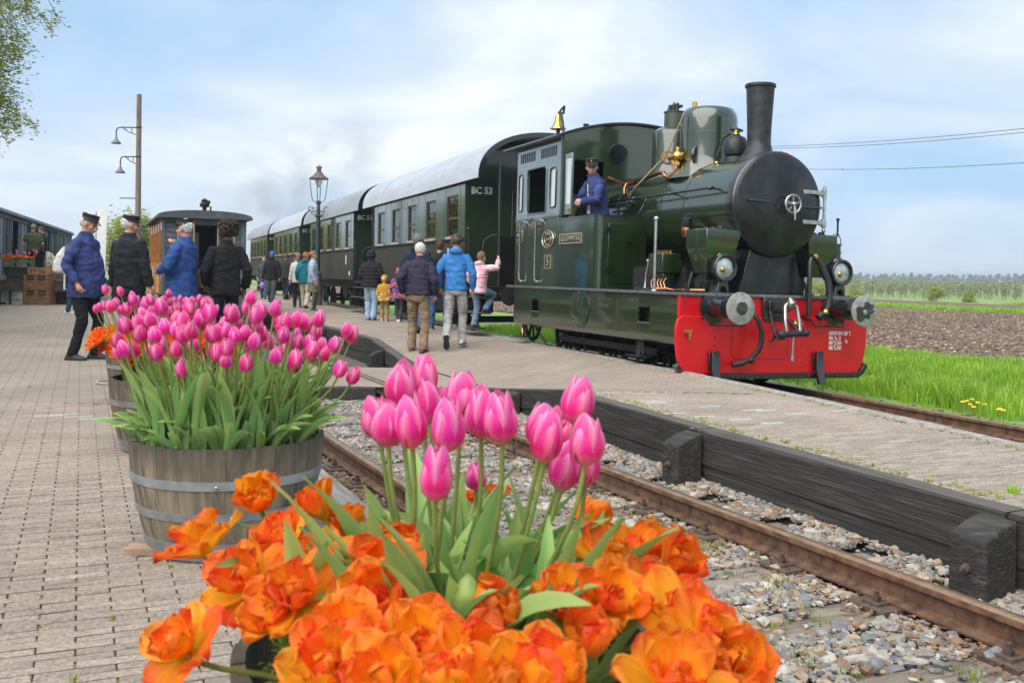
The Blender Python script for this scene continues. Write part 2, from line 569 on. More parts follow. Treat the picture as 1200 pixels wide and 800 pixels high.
for k in range(8):
    r = random.Random(k)
    v = np.array([[1, 0, 0], [-1, 0, 0], [0, 1, 0], [0, -1, 0], [0, 0, 1], [0, 0, -.4]], float) * np.array([[r.uniform(.6, 1.2) for _ in range(3)] for _ in range(6)])
    f = np.array([[0, 2, 4], [2, 1, 4], [1, 3, 4], [3, 0, 4], [2, 0, 5], [1, 2, 5], [3, 1, 5], [0, 3, 5]])
    octs.append((v, f))
Vs, Fs, I = scatter(octs, P, S, RNG.uniform(0, 6.28, n), RNG.uniform(-.4, .4, n))
o = link('soil_clods', np_mesh('soil_clods', Vs, Fs, mat('soil_clod', (.18, .118, .078), 1., var=.4, scale=3))); tag(o, kind='stuff')
n = 17000
ly = 8.6 + 37 * RNG.random(n) ** 1.5
lx = RNG.uniform(-40, 8, n)
P = local_pts(lx, ly, gzv(ly) + .07)
q = np.array([[-.5, -.5, 0], [.5, -.4, .1], [.5, .5, .25], [-.5, .4, .1]]); qf = np.array([[0, 1, 2, 3]])
S = np.stack([RNG.uniform(.03, .13, n), RNG.uniform(.015, .05, n), RNG.uniform(.03, .12, n)], 1)
Vs, Fs, I = scatter([(q, qf)], P, S, RNG.uniform(0, 6.28, n), RNG.uniform(-.5, .5, n))
o = link('maize_stubble', np_mesh('maize_stubble', Vs, Fs, mat('dry_straw', (.46, .36, .25), .9, var=.3, scale=2))); tag(o, kind='stuff')

# ---- paving
TX, TY = -math.sin(R(23.7)), math.cos(R(23.7))      # along the near track
NX, NY = TY, -TX                                    # across it
def brick_mesh(k):
    r = random.Random(k)
    L, W, Hh, c = .1030, .0212, .05, .0035
    v = [(-L, -W, -Hh), (L, -W, -Hh), (L, W, -Hh), (-L, W, -Hh), (-L, -W, -c), (L, -W, -c), (L, W, -c), (-L, W, -c)]
    j = lambda: r.uniform(-.0016, .0016)
    v += [(-L + c + j(), -W + c + j(), j()), (L - c + j(), -W + c + j(), j()), (L - c + j(), W - c + j(), j()), (-L + c + j(), W - c + j(), j())]
    f = [(0, 1, 5, 4), (1, 2, 6, 5), (2, 3, 7, 6), (3, 0, 4, 7), (4, 5, 9, 8), (5, 6, 10, 9), (6, 7, 11, 10), (7, 4, 8, 11), (8, 9, 10, 11)]
    return np.array(v), np.array(f)
BRK = [brick_mesh(k) for k in range(6)]
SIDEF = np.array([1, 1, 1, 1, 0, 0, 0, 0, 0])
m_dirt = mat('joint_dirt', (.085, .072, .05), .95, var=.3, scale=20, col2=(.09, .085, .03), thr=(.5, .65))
def vis(P, um=-160, uM=1500, vM=1050):
    y = max(P[1], .01)
    u = 600 + P[0] / y * FPX; v = 322 - (P[2] - CAM_H) / y * FPX + .015 * (u - 600)
    return P[1] > .5 and um < u < uM and v < vM
def paving(parent, inside, zf, m, keep, dmax, umin, umax, dmin, lim=300, light=None):
    pts = []
    for i in range(int(dmin / .0505) - 60, int(dmax * 1.3 / .0505) + 40):
        s = i * .0505
        for j in range(-70, 80):
            a = j * .211 + (.1055 if i % 2 else 0)
            x, y = TX * s + NX * a, TY * s + NY * a
            if dmin < y < dmax and inside(x, y) and vis((x, y, 0)):
                pts.append((x, y))
    pts.sort(key=lambda p: p[1] ** 2 + p[0] ** 2)
    one = [p for p in pts if vis((p[0], p[1], 0), umin, umax, 815) and keep(p)][:lim]
    st = set(one); rest = np.array([p for p in pts if p not in st])
    rot = math.atan2(NY, NX)
    meshes = []
    for k, (v, f) in enumerate(BRK):
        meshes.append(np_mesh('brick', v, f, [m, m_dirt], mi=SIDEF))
    for p in one:
        link('brick', random.choice(meshes), parent, (p[0], p[1], zf(*p) + random.uniform(-.0012, .0012)), (random.uniform(-.008, .008), random.uniform(-.005, .005), rot + random.uniform(-.01, .01)))
    P = np.array([(p[0], p[1], zf(p[0], p[1]) + random.uniform(-.0012, .0012)) for p in rest])
    Vs, Fs, I = scatter(BRK, P, np.ones(len(P)), rot + RNG.uniform(-.012, .012, len(P)), RNG.uniform(-.008, .008, len(P)))
    lightness = RNG.random(len(P))
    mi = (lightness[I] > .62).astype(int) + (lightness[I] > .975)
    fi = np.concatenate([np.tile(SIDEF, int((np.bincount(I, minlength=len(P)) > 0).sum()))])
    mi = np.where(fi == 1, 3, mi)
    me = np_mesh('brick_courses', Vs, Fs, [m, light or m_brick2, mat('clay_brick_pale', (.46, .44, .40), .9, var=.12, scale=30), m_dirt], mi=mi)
    o = link('brick_courses', me, parent); tag(o, kind='stuff')

Dn, NEAR = 2.2, 8.0
V = []; F = []; mi = []
def strip(D0, D1, steps, xl, xr, z, V, F, mi, k, nx=6):
    o = len(V)
    for i in range(steps + 1):
        D = D0 + (D1 - D0) * i / steps
        a, b = xl(D), xr(D)
        for j in range(nx + 1):
            x = a + (b - a) * j / nx
            V.append((x, D, z(D, x)))
    for i in range(steps):
        for j in range(nx):
            p = o + i * (nx + 1) + j
            F.append((p, p + 1, p + nx + 2, p + nx + 1)); mi.append(k)
strip(-3, NEAR, 12, lambda D: -24, lambda D: left_x(max(D, -3)) - .22, lambda D, x: -.014, V, F, mi, 0)
strip(NEAR, 75, 24, lambda D: -60, lambda D: left_x(D) - .22, lambda D, x: -.001, V, F, mi, 1)
mb = MB(); mb.v = V; mb.f = F; mb.mi = mi
pave = mb.obj('left_pavement', [m_joint, m_farbrick], smooth=180); tag(pave, kind='structure')
paving(pave, lambda x, y: x < left_x(y) - .14, lambda x, y: 0., m_brick, lambda p: True, NEAR, -40, 300, 1.9)

V = []; F = []; mi = []
xl = lambda D: edge_x(D) + .14
xr = lambda D: train_x(D) - .13
strip(3.0, 9.4, 16, xl, xr, lambda D, x: plat_z(D, x) - .014, V, F, mi, 0)
strip(9.4, 16.4, 16, xl, xr, lambda D, x: plat_z(D, x) - .001, V, F, mi, 1, 12)
strip(16.4, 62, 24, xl, xr, lambda D, x: plat_z(D, x) - .001, V, F, mi, 1)
mb = MB(); mb.v = V; mb.f = F; mb.mi = mi
plat = mb.obj('middle_platform', [m_joint, m_farbrick], smooth=180); tag(plat, kind='structure')
paving(plat, lambda x, y: edge_x(y) + .09 < x < train_x(y) - .09, lambda x, y: plat_z(y, x), m_brick2, lambda p: True, 9.4, 700, 1230, 2.4, light=m_brick)

# kerb stones along the train
m_stone = mat('kerb_stone', (.34, .30, .26), .9, var=.25, scale=12, bump=.5, bscale=60)
kerb = thing('platform_kerb', 'low worn concrete kerb edging the platform along the steam train', 'kerb', (train_x(10), 10, 0))
D = 4.6
while D < 40:
    L = .98
    D2 = D + L * .93
    a, b = Vector((train_x(D) - .065, D, -.06)), Vector((train_x(D2 - .012) - .065, D2 - .012, -.06))
    k = MB().bar(a, b, .15, .16) if False else MB().obox((a + b) / 2, ((b - a).length, .125, .14), Matrix.Rotation(math.atan2(b.y - a.y, b.x - a.x), 3, 'Z'))
    k.xf(Matrix.Translation((-train_x(10), -10, .002 * random.uniform(-3, 3))))
    k.obj('kerb_stone', m_stone, kerb, bevel=.012, seg=1)
    D = D2

# ---- moss, weeds and grass
def blade_tuft(n, h, spread, seed, w=.006):
    r = random.Random(seed); V = []; F = []
    for i in range(n):
        a = r.uniform(0, 6.28); d = r.random() ** .5 * spread
        x, y = d * math.cos(a), d * math.sin(a)
        hh = h * r.uniform(.45, 1); b = a + r.uniform(-.8, .8); l = hh * r.uniform(.15, .6)
        px, py = -math.sin(b) * w, math.cos(b) * w
        o = len(V)
        V += [(x - px, y - py, 0), (x + px, y + py, 0), (x + math.cos(b) * l * .4 + px * .7, y + math.sin(b) * l * .4 + py * .7, hh * .6), (x + math.cos(b) * l * .4 - px * .7, y + math.sin(b) * l * .4 - py * .7, hh * .6),
              (x + math.cos(b) * l, y + math.sin(b) * l, hh), (x + math.cos(b) * l, y + math.sin(b) * l, hh)]
        F += [(o, o + 1, o + 2, o + 3), (o + 3, o + 2, o + 4, o + 5)]
    return np.array(V), np.array(F)
m_blade = mat('grass_blade', (.36, .56, .045), .6, var=.35, scale=1.6, col2=(.20, .38, .03), thr=(.4, .65), trans=.4)
m_weed = mat('weed', (.26, .34, .07), .6, var=.3, scale=9, trans=.3)
m_moss = mat('moss', (.17, .17, .035), .95, var=.35, scale=14, col2=(.16, .09, .03), thr=(.45, .7))

n = 36000
ly = 1.9 + 6.5 * RNG.random(n)
lx = RNG.uniform(-16, 7, n)
P = local_pts(lx, ly, gzv(ly))
dens = np.array([mnoise.noise(Vector((a * .5, b * .6, 0.))) for a, b in zip(lx, ly)])
keep = RNG.random(n) < np.clip((ly - 1.7) * .8, .15, 1.) * (.75 + .5 * dens)
P = P[keep]; n = len(P)
S = (RNG.uniform(.6, 1.3, n) * (1 + .6 * dens[keep])).clip(.35, 1.8)
tufts = [blade_tuft(6, .235, .07, k, .009) for k in range(8)]
Vs, Fs, I = scatter(tufts, P, S, RNG.uniform(0, 6.28, n))
o = link('grass_verge', np_mesh('grass_verge', Vs, Fs, m_blade)); tag(o, kind='stuff')
field_sheet('verge_ground', 1.75, 8.35, -60, 25, m_grass, .006, step=1, wob=.15)
# rough grass along the strip in the field and at its far edge
n = 5000
ly = np.concatenate([RNG.uniform(45.6, 49.8, n // 2), RNG.uniform(71.5, 78, n // 2)])
lx = RNG.uniform(-60, 20, n)
P = local_pts(lx, ly, gzv(ly))
Vs, Fs, I = scatter([blade_tuft(7, .35, .3, k, .04) for k in range(5)], P, RNG.uniform(.6, 1.3, n), RNG.uniform(0, 6.28, n))
o = link('field_margin_grass', np_mesh('field_margin_grass', Vs, Fs, m_blade)); tag(o, kind='stuff')
n = 2600
ly = RNG.uniform(76, 82, n); lx = RNG.uniform(-60, 12, n)
P = local_pts(lx, ly, gzv(ly))
Vs, Fs, I = scatter([blade_tuft(8, .9, .4, k + 40, .05) for k in range(5)], P, RNG.uniform(.4, 1.2, n), RNG.uniform(0, 6.28, n))
o = link('dry_reeds', np_mesh('dry_reeds', Vs, Fs, mat('reed', (.48, .40, .27), .9, var=.2, scale=1))); tag(o, kind='stuff')
# dandelions in the verge
m_dand = mat('dandelion_yellow', (.85, .60, .02), .7, var=.15, scale=30)
for (u, v) in [(1133, 470), (1139, 468), (1137, 474), (1146, 472), (1154, 474), (1170, 480), (1172, 479), (1128, 471), (1141, 477), (1176, 481), (965, 445), (1022, 441)]:
    p = at(u, v, -.30)
    f = MB().lathe([(.004, -.2), (.004, 0)], p, n=5); f.cur = 1
    f.lathe([(0, -.012), (.028, 0), (.022, .012), (0, .016)], p, n=9)
    o = f.obj('dandelion', [m_weed, m_dand])
    tag(o, 'yellow dandelion flower in the green grass beside the train track', 'dandelion', 'dandelions in the grass verge')

# moss and seedlings in the joints of the left pavement and along the platform edge
pm = []
for i in range(40, 400):
    s = i * .0505
    for j in range(-40, 20):
        a = j * .211 + (.1055 if i % 2 else 0) + .1055
        x, y = TX * s + NX * a, TY * s + NY * a
        if 2.3 < y < 12 and x < left_x(y) - .25 and vis((x, y, 0)) and random.random() < .42 + .4 * mnoise.noise(Vector((x * 1.5, y * .7, 4))):
            pm.append((x + random.uniform(-.006, .006), y, -.006))
P = np.array(pm); n = len(P)
pad = [blob(k + 20, .35, 1) for k in range(5)]
Vs, Fs, I = scatter(pad, P, np.stack([RNG.uniform(.006, .015, n), RNG.uniform(.012, .028, n), RNG.uniform(.008, .020, n)], 1), math.atan2(NY, NX) + RNG.uniform(-.3, .3, n))
o = link('joint_moss', np_mesh('joint_moss', Vs, Fs, m_moss)); tag(o, kind='stuff')
sel = P[RNG.random(n) < .10]; n = len(sel)
ex = []
for k in range(420):
    D = RNG.uniform(4.2, 10); e = edge_x(D) + .17 + abs(RNG.normal(0, .09)) if k % 3 else train_x(D) - .18 - abs(RNG.normal(0, .05))
    ex.append((e, D, plat_z(D, e)))
sel = np.concatenate([sel, np.array(ex)]); n = len(sel)
Vs, Fs, I = scatter([blade_tuft(6, .022, .014, k + 9, .0035) for k in range(5)], sel, RNG.uniform(.5, 1.2, n), RNG.uniform(0, 6.28, n))
o = link('joint_weeds', np_mesh('joint_weeds', Vs, Fs, mat('joint_weed', (.30, .36, .06), .7, var=.3, scale=8))); tag(o, kind='stuff')
for (u, v, sc_, h) in [(1188, 577, 1.5, .05), (285, 320, 1, .05)]:
    pass

# ================================================================== NEAR TRACK
m_rust = mat('rail_rust', (.16, .085, .048), .75, var=.35, scale=14, bump=.3, bscale=90, metal=.2)
m_railtop = mat('rail_head', (.44, .26, .145), .36, var=.2, scale=12, metal=.75, stretch=(1, 1, 1))
m_sleep = mat('sleeper_wood', (.27, .215, .165), .95, var=.35, scale=4, bump=1., bscale=8, rnd=.15, col2=(.12, .095, .075), thr=(.45, .7), stretch=(.7, 7, 7), dist=.02, detail=7)
m_plate = mat('plate_rust', (.105, .07, .05), .85, var=.3, scale=30, bump=.4)
def rail_mesh(pts, z, prof_scale=1.0):
    """flat-bottomed rail swept along ground points; z is the top of the rail"""
    pr = [(-.0625, -.138), (-.0625, -.128), (-.012, -.112), (-.009, -.045), (-.034, -.036), (-.034, -.008), (-.026, 0), (.026, 0), (.034, -.008), (.034, -.036), (.009, -.045), (.012, -.112), (.0625, -.128), (.0625, -.138)]
    V = []; k = len(pr); mb = MB()
    for i, p in enumerate(pts):
        d = (pts[min(i + 1, len(pts) - 1)] - pts[max(i - 1, 0)]); d.z = 0; d.normalize()
        nx = Vector((d.y, -d.x, 0))
        V += [p + nx * a * prof_scale + Vector((0, 0, z + b)) for a, b in pr]
    F = []; mi = []
    for i in range(len(pts) - 1):
        for j in range(k):
            j2 = (j + 1) % k
            F.append((i * k + j, (i + 1) * k + j, (i + 1) * k + j2, i * k + j2)); mi.append(1 if 5 <= j <= 7 else 0)
    mb.add(V, F); mb.mi = mi
    return mb
def near_pt(D, off):
    """a point of the near track, off metres to the left of its right rail"""
    d = Vector((rail_x(D + .3) - rail_x(D - .3), .6, 0)).normalized()
    return Vector((rail_x(D), D, 0)) + Vector((-d.y, d.x, 0)) * off
track = thing('railway_track', 'rusty near track on weathered sleepers between the pavement and the platform', 'railway track', (rail_x(6), 6, RAIL_Z))
TM = Matrix.Translation((-rail_x(6), -6, -RAIL_Z))
Ds = [2.2 + .45 * i for i in range(95)]
for off in (0, 1.505):
    mb = rail_mesh([near_pt(D, off) for D in Ds], RAIL_Z).xf(TM)
    mb.obj('rail', [m_rust, m_railtop], track, smooth=50)
SLD = [2.75 + .605 * i for i in range(15)]
SLEEP = []
pl = MB().box(-.19, .19, -.11, .11, -.012, .012)
pl.box(-.15, -.065, -.045, .045, .012, .026); pl.box(.065, .15, -.045, .045, .012, .026)
for sx_ in (-.108, .108):
    pl.cyl((sx_, 0, .026), (sx_, 0, .05), .022, 6); pl.cyl((sx_, 0, .05), (sx_, 0, .072), .012, 8)
plate_me = pl.mesh('base_plate', m_plate, 35)
for D in SLD:
    D += random.uniform(-.03, .03)
    c = near_pt(D, .7525); dr = near_pt(D, 1.505) - near_pt(D, 0); ang = math.atan2(dr.y, dr.x) + random.uniform(-.02, .02)
    SLEEP.append((c, ang))
    ns = 14; mb = MB(); rr = random.Random(D)
    rings = []
    for i in range(ns + 1):
        x = -1.28 + 2.56 * i / ns
        j = lambda q: rr.uniform(-q, q)
        rings.append([(x, -.125 + j(.006), -.15), (x, -.125 + j(.008), -.012 + j(.004)), (x, -.11 + j(.006), j(.004)), (x, -.03, j(.004)), (x, .04, j(.005)), (x, .11 + j(.006), j(.004)), (x, .125 + j(.008), -.012 + j(.004)), (x, .125 + j(.006), -.15)])
    mb.loft(rings)
    s = mb.obj('sleeper', m_sleep, track, smooth=30)
    s.location = TM @ Vector((c.x, c.y, RAIL_Z - .160)); s.rotation_euler = (0, 0, ang)
    for off in (0, 1.505):
        q = near_pt(D, off)
        link('base_plate', plate_me, track, TM @ Vector((q.x, q.y, RAIL_Z - .149)), (0, 0, ang))
# bed
V = []; F = []; mi = []
strip(1.5, 11.6, 14, lambda D: left_x(D) - .25, lambda D: edge_x(D) + .1, lambda D, x: -.425, V, F, mi, 0)
strip(11.6, 60, 14, lambda D: left_x(D) - .25, lambda D: edge_x(D) + .1, lambda D, x: -.43, V, F, mi, 0)
mb = MB(); mb.v = V; mb.f = F; mb.mi = mi
o = mb.obj('ballast_bed', m_ballbed, smooth=180); tag(o, kind='structure')
# stones
cols = [(.28, .26, .235), (.37, .285, .195), (.19, .19, .19), (.44, .40, .34), (.25, .155, .10)]
smats = [mat('ballast_%s' % n_, c, .9, var=.2, scale=20, bump=.3, bscale=60) for n_, c in zip(('grey', 'tan', 'slate', 'pale', 'brown'), cols)]
n = 80000
D = 2.6 + 9.2 * RNG.random(n) ** .8
xl_ = np.array([left_x(d) for d in D]); xr_ = np.array([edge_x(d) for d in D])
X = xl_ + (xr_ - xl_) * RNG.random(n)
keep = np.array([vis((a, b, -.42), 250) for a, b in zip(X, D)])
rx = np.array([rail_x(d) for d in D])
dr_ = np.abs(X - rx); dl_ = np.abs(X - rx + 1.505 / .91)
keep &= (dr_ > .085) & (dl_ > .085)
on = np.zeros(n, bool)
for c, ang in SLEEP:
    a = (X - c.x) * math.cos(ang) + (D - c.y) * math.sin(ang); b = -(X - c.x) * math.sin(ang) + (D - c.y) * math.cos(ang)
    on |= (np.abs(a) < 1.3) & (np.abs(b) < .13)
keep &= (~on) | (RNG.random(n) < .07)
X, D, on = X[keep], D[keep], on[keep]; n = len(X)
left_side = (X < np.array([rail_x(d) for d in D]) - 1.7)
size = np.clip(.0155 * np.exp(RNG.normal(0, .45, n)), .006, .045) * np.where(left_side, .6, 1)
Z = np.where(on, RAIL_Z - .157, -.415) + RNG.uniform(0, .016, n)
# banked up a little against the platform timbers
Z += np.clip(1 - (np.array([edge_x(d) for d in D]) - X) / .5, 0, 1) * .05
prot = [blob(k + 60, .72, 1) for k in range(14)]
Vs, Fs, I = scatter(prot, np.stack([X, D, Z], 1), size[:, None] * np.stack([RNG.uniform(.8, 1.5, n), RNG.uniform(.7, 1.1, n), RNG.uniform(.6, 1.1, n)], 1), RNG.uniform(0, 6.28, n), RNG.uniform(-.6, .6, n))
mi = RNG.choice(5, n, p=[.29, .22, .21, .17, .11])
mi = np.where(left_side & (RNG.random(n) < .55), 4, mi)
o = link('ballast_stones', np_mesh('ballast_stones', Vs, Fs, smats, mi=mi[I])); tag(o, kind='stuff')
# dead leaves and bark scraps, weeds between the rails
n = 2600
D = RNG.uniform(2.8, 9, n); rx = np.array([rail_x(d) for d in D])
X = np.where(RNG.random(n) < .5, rx - RNG.uniform(.06, .35, n), rx - 1.65 - RNG.uniform(.05, .5, n))
q = np.array([[-.5, -.25, 0], [.1, -.4, .2], [.5, .1, .05], [-.1, .35, .25]]); qf = np.array([[0, 1, 2, 3]])
Vs, Fs, I = scatter([(q, qf)], np.stack([X, D, np.full(n, -.392)], 1), RNG.uniform(.012, .04, n), RNG.uniform(0, 6.28, n), RNG.uniform(-.5, .5, n))
o = link('leaf_litter', np_mesh('leaf_litter', Vs, Fs, mat('dead_leaf', (.30, .17, .09), .9, var=.35, scale=6))); tag(o, kind='stuff')
wp = []
for k in range(150):
    D = random.uniform(3.1, 8.5)
    c = random.choice([(rail_x(D) - random.uniform(.12, .5)), rail_x(D) - random.uniform(.1, 1.3), rail_x(D) + random.uniform(.15, .55), rail_x(D) - 1.95])
    if mnoise.noise(Vector((c * 1.3, D * 1.3, 7.))) > -.1:
        for q_ in range(3): wp.append((c + random.gauss(0, .06), D + random.gauss(0, .06), -.41))
wp = np.array(wp); n = len(wp)
Vs, Fs, I = scatter([blade_tuft(11, .045, .05, k + 70, .004) for k in range(6)], wp, RNG.uniform(.4, 1.4, n), RNG.uniform(0, 6.28, n))
o = link('ballast_weeds', np_mesh('ballast_weeds', Vs, Fs, m_weed)); tag(o, kind='stuff')
for (u, v, h, nb) in [(1092, 640, .17, 8), (1012, 638, .14, 4), (1040, 648, .12, 5), (1188, 578, .06, 30), (960, 640, .09, 6), (660, 545, .10, 9), (470, 332, .1, 4)]:
    z = 0. if v < 580 and u > 1100 else -.41
    p = at(u, v, z)
    v_, f_ = blade_tuft(nb, h, .025, int(u), .004)
    tag(link('weed_tuft', np_mesh('weed_tuft', v_ + np.array(p), f_, m_blade)), kind='stuff')

# ---- left edge timber of the pavement
m_grey = mat('weathered_timber', (.29, .265, .24), .95, var=.28, scale=4, bump=.7, bscale=16, stretch=(7, .7, 7), rnd=.1, rotz=-R(23.7), dist=.02)
m_black = mat('tarred_timber', (.026, .024, .022), .8, var=.4, scale=4, bump=1., bscale=9, rnd=.25, col2=(.10, .085, .068), thr=(.5, .8), stretch=(9, .35, 9), rotz=-R(23.7), dist=.012, detail=7)
edge = thing('pavement_edging', 'grey weathered timbers edging the left pavement beside the near rail', 'timber edging', (left_x(5), 5, 0))
def plank(parent, A, B, w, h, zA, zB, name, m, bev=.012, seed=0, base=Vector((0, 0, 0)), top_m=None):
    """a timber from A to B (top edges at zA and zB), w wide to the right of its line, h high"""
    A, B = Vector((A[0], A[1], 0)), Vector((B[0], B[1], 0))
    d = (B - A).normalized(); nx = Vector((d.y, -d.x, 0)); r = random.Random(seed)
    rings = []; ns = 8
    for i in range(ns + 1):
        t = i / ns; p = A.lerp(B, t); z = zA + (zB - zA) * t
        j = lambda q=.004: r.uniform(-q, q)
        b_ = bev
        rings.append([p + Vector((0, 0, z - h)) + nx * j(), p + Vector((0, 0, z - b_ + j())) + nx * j(), p + nx * (b_ + j()) + Vector((0, 0, z + j(.003))), p + nx * (w * .5) + Vector((0, 0, z + j(.003))),
                      p + nx * (w - b_) + Vector((0, 0, z + j(.003))), p + nx * w + Vector((0, 0, z - b_)), p + nx * w + Vector((0, 0, z - h))])
    mb = MB().loft([[tuple(q - base) for q in rg] for rg in rings])
    for i in range(ns * 7):
        if i % 7 in (2, 3): mb.mi[i] = 1
    return mb.obj(name, [m, top_m or m], parent, smooth=30)
for i, (a, b) in enumerate([(2.0, 4.3), (4.32, 6.7), (6.72, 9.1), (9.12, 11.55)]):
    plank(edge, (left_x(a) - .22, a), (left_x(b) - .22, b), .22, .43, .004, .004, 'timber', m_grey, .018, i, Vector((left_x(5), 5, 0)))

# ---- tarred timber wall of the platform, its posts and the crossing
wall = thing('timber_retaining_wall', 'tarred black timber wall holding the platform above the near track', 'retaining wall', (edge_x(7), 7, 0))
WB = Vector((edge_x(7), 7, 0))
m_worn = mat('worn_timber_top', (.115, .098, .082), .92, var=.3, scale=4, bump=.8, bscale=9, stretch=(8, .5, 8), rotz=-R(23.7), dist=.012, detail=7, col2=(.045, .040, .036), thr=(.45, .7))
segs = [(2.4, 4.66), (4.68, 7.11), (7.13, 9.38), (9.40, 11.58), (14.02, 15.5), (15.52, 16.2), (16.22, 18.6), (18.62, 22), (22.02, 26), (26.02, 31), (31.02, 38)]
for i, (a, b) in enumerate(segs):
    za, zb = plat_z(a) + .006, plat_z(b) + .006
    A, B = (edge_x(a) - .02, a), (edge_x(b) - .02, b)
    hA = .27
    plank(wall, A, B, .17, .245 if zb == za else .2, za, zb, 'plank', m_black, .014, i + 20, WB, m_worn)
    d = Vector((B[0] - A[0], B[1] - A[1], 0)).normalized(); nn = Vector((d.y, -d.x, 0)) * .012
    lo = .25 if za == zb else .205
    plank(wall, (A[0] + nn.x, A[1]), (B[0] + nn.x, B[1]), .15, .25, za - lo, zb - lo, 'plank', m_black, .010, i + 50, WB)
for D in (4.69, 7.13, 10.35, 15.4, 19.5, 23.6):
    x = edge_x(D) - .035
    d = Vector((edge_x(D + .5) - edge_x(D - .5), 1, 0)).normalized(); ang = math.atan2(d.y, d.x)
    zt = plat_z(D)
    prof = [(.0, -.48), (.0, zt - .015), (.11, zt - .045), (.21, zt - .10), (.215, -.48)]
    p = MB().prism(prof, 1, -.105, .105)
    o = p.obj('post', m_black, wall, smooth=30, bevel=.014, seg=2)
    o.location = Vector((x, D, 0)) - WB; o.rotation_euler = (0, 0, ang + PI / 2)
    bl = MB().lathe([(.022, 0), (.022, .02), (.012, .022), (.012, .04), (0, .042)], (.214, .01, zt - .24), (1, 0, 0), 10)
    bl.obj('bolt', m_plate, o)
m_conc = mat('worn_deck', (.33, .295, .26), .92, var=.22, scale=6, bump=.5, bscale=50, dist=.006)
V = []; F = []; mi = []
strip(11.62, 14.0, 8, lambda D: left_x(D) - .2, lambda D: rail_x(D) - 2.1, lambda D, x: -.25 * (x - left_x(D) + .2) / (rail_x(D) - 2.1 - left_x(D) + .2), V, F, mi, 0)
strip(11.62, 14.0, 8, lambda D: rail_x(D) - 2.1, lambda D: rail_x(D) - 1.505 / .917 - .06, lambda D, x: -.250, V, F, mi, 0)
strip(11.62, 14.0, 8, lambda D: rail_x(D) - 1.505 / .917 + .10, lambda D: rail_x(D) - .10, lambda D, x: -.250, V, F, mi, 0)
strip(11.62, 14.0, 8, lambda D: rail_x(D) + .05, lambda D: edge_x(D) + .15, lambda D, x: -.250, V, F, mi, 0)
mb = MB(); mb.v = V; mb.f = F; mb.mi = mi
o = mb.obj('level_crossing', m_farbrick, smooth=180); tag(o, kind='structure')
cb = thing('crossing_beam', 'low black timber beam along the front of the track crossing', 'timber beam', (-1.9, 11.6, -.25))
for i, (xa, xb) in enumerate([(left_x(11.6) + .3, -3.27), (-3.06, -1.58), (-1.42, edge_x(11.6) - .03)]):
    z0 = -.10 if i == 0 else -.247
    plank(cb, (xa, 11.63), (xb, 11.63), .16, .19, z0, -.247, 'timber', m_black, .012, i + 90, Vector((-1.9, 11.6, -.25)))
m_guard = m_rust

# ================================================================== TRAIN'S TRACK
t2 = thing('railway_track', 'polished brown rails of the far track under the steam engine and its coaches', 'railway track', LO, R(-68))
for ly in (-.7525, .7525):
    mb = rail_mesh([Vector((lx, ly, 0)) for lx in (-80, -40, -20, -10, -5, 0, 2, 4, 6, 9, 13)], 0)
    mb.obj('rail', [m_rust, m_railtop], t2, smooth=50)
for i in range(-14, 13):
    MB().box(-.12, .12, -1.25, 1.25, -.3, -.142).obj('sleeper', m_sleep, t2, bevel=.015, seg=1).location = (i * .62, 0, 0)
n = 5200
lx = RNG.uniform(-9, 9, n); ly = RNG.uniform(-1.3, 1.95, n)
P = local_pts(lx, ly, LO.z - .16 - np.clip(ly - 1.1, 0, 1) * .05 + RNG.uniform(-.02, .03, n))
keep = np.abs(np.abs(ly) - .7525) > .09
P = P[keep]; n = len(P)
Vs, Fs, I = scatter(prot, P, RNG.uniform(.02, .04, n), RNG.uniform(0, 6.28, n), RNG.uniform(-.5, .5, n))
o = link('cinder_ballast', np_mesh('cinder_ballast', Vs, Fs, mat('cinder', (.075, .068, .06), .95, var=.4, scale=14))); tag(o, kind='stuff')
# ================================================================== STEAM LOCOMOTIVE
def paint(name, col, rough=.12, var=.1, bump=.03, ior=1.65, coat=1.):
    m = mat(name, col, rough=.35, var=var, scale=3., bump=bump, bscale=5., coat=coat, dist=.02, detail=6)
    b = m.node_tree.nodes['Principled BSDF']
    b.inputs['Coat IOR'].default_value = ior; b.inputs['Coat Roughness'].default_value = rough * .35
    return m
m_green = paint('engine_green_paint', (.011, .028, .004), .24, ior=1.72, bump=.045)
m_upper = paint('sky_tinted_green_paint', (.085, .135, .140), .14, ior=1.9)  # upper cab: reflected sky put into the base colour, paler and bluer
m_gblack = paint('gloss_black_paint', (.010, .010, .011), .25, ior=1.5)
m_red = paint('signal_red_paint', (.66, .004, .010), .2, ior=1.25, var=.07, coat=.3)
m_iron = mat('cast_iron', (.045, .046, .050), .45, var=.3, scale=9, bump=.15, bscale=60, metal=.45)
m_smoke = mat('smokebox_black', (.032, .033, .036), .30, var=.35, scale=3.5, bump=.06, bscale=14, metal=.55, coat=.25, detail=8)
m_under = mat('running_gear_black', (.014, .013, .012), .7, var=.35, scale=8)
m_steel = mat('bright_steel', (.52, .51, .49), .30, var=.2, scale=16, metal=.9, bump=.05, bscale=60)
m_buffer = mat('buffer_steel', (.42, .41, .39), .42, var=.22, scale=13, metal=.45, bump=.08, bscale=40)
m_grease = mat('black_grease', (.055, .055, .05), .45, var=.45, scale=18, bump=.3, bscale=40)
m_brass = mat('brass', (.72, .42, .11), .22, var=.12, scale=20, metal=1.)
m_pbrass = mat('plate_brass', (.78, .66, .44), .3, var=.1, scale=20, metal=.8)
m_copper = mat('copper_pipe', (.62, .26, .12), .22, var=.15, scale=15, metal=1.)
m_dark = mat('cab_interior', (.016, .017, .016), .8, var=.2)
m_rubber = mat('rubber_hose', (.018, .018, .018), .55, var=.25, scale=30, bump=.2, bscale=120)
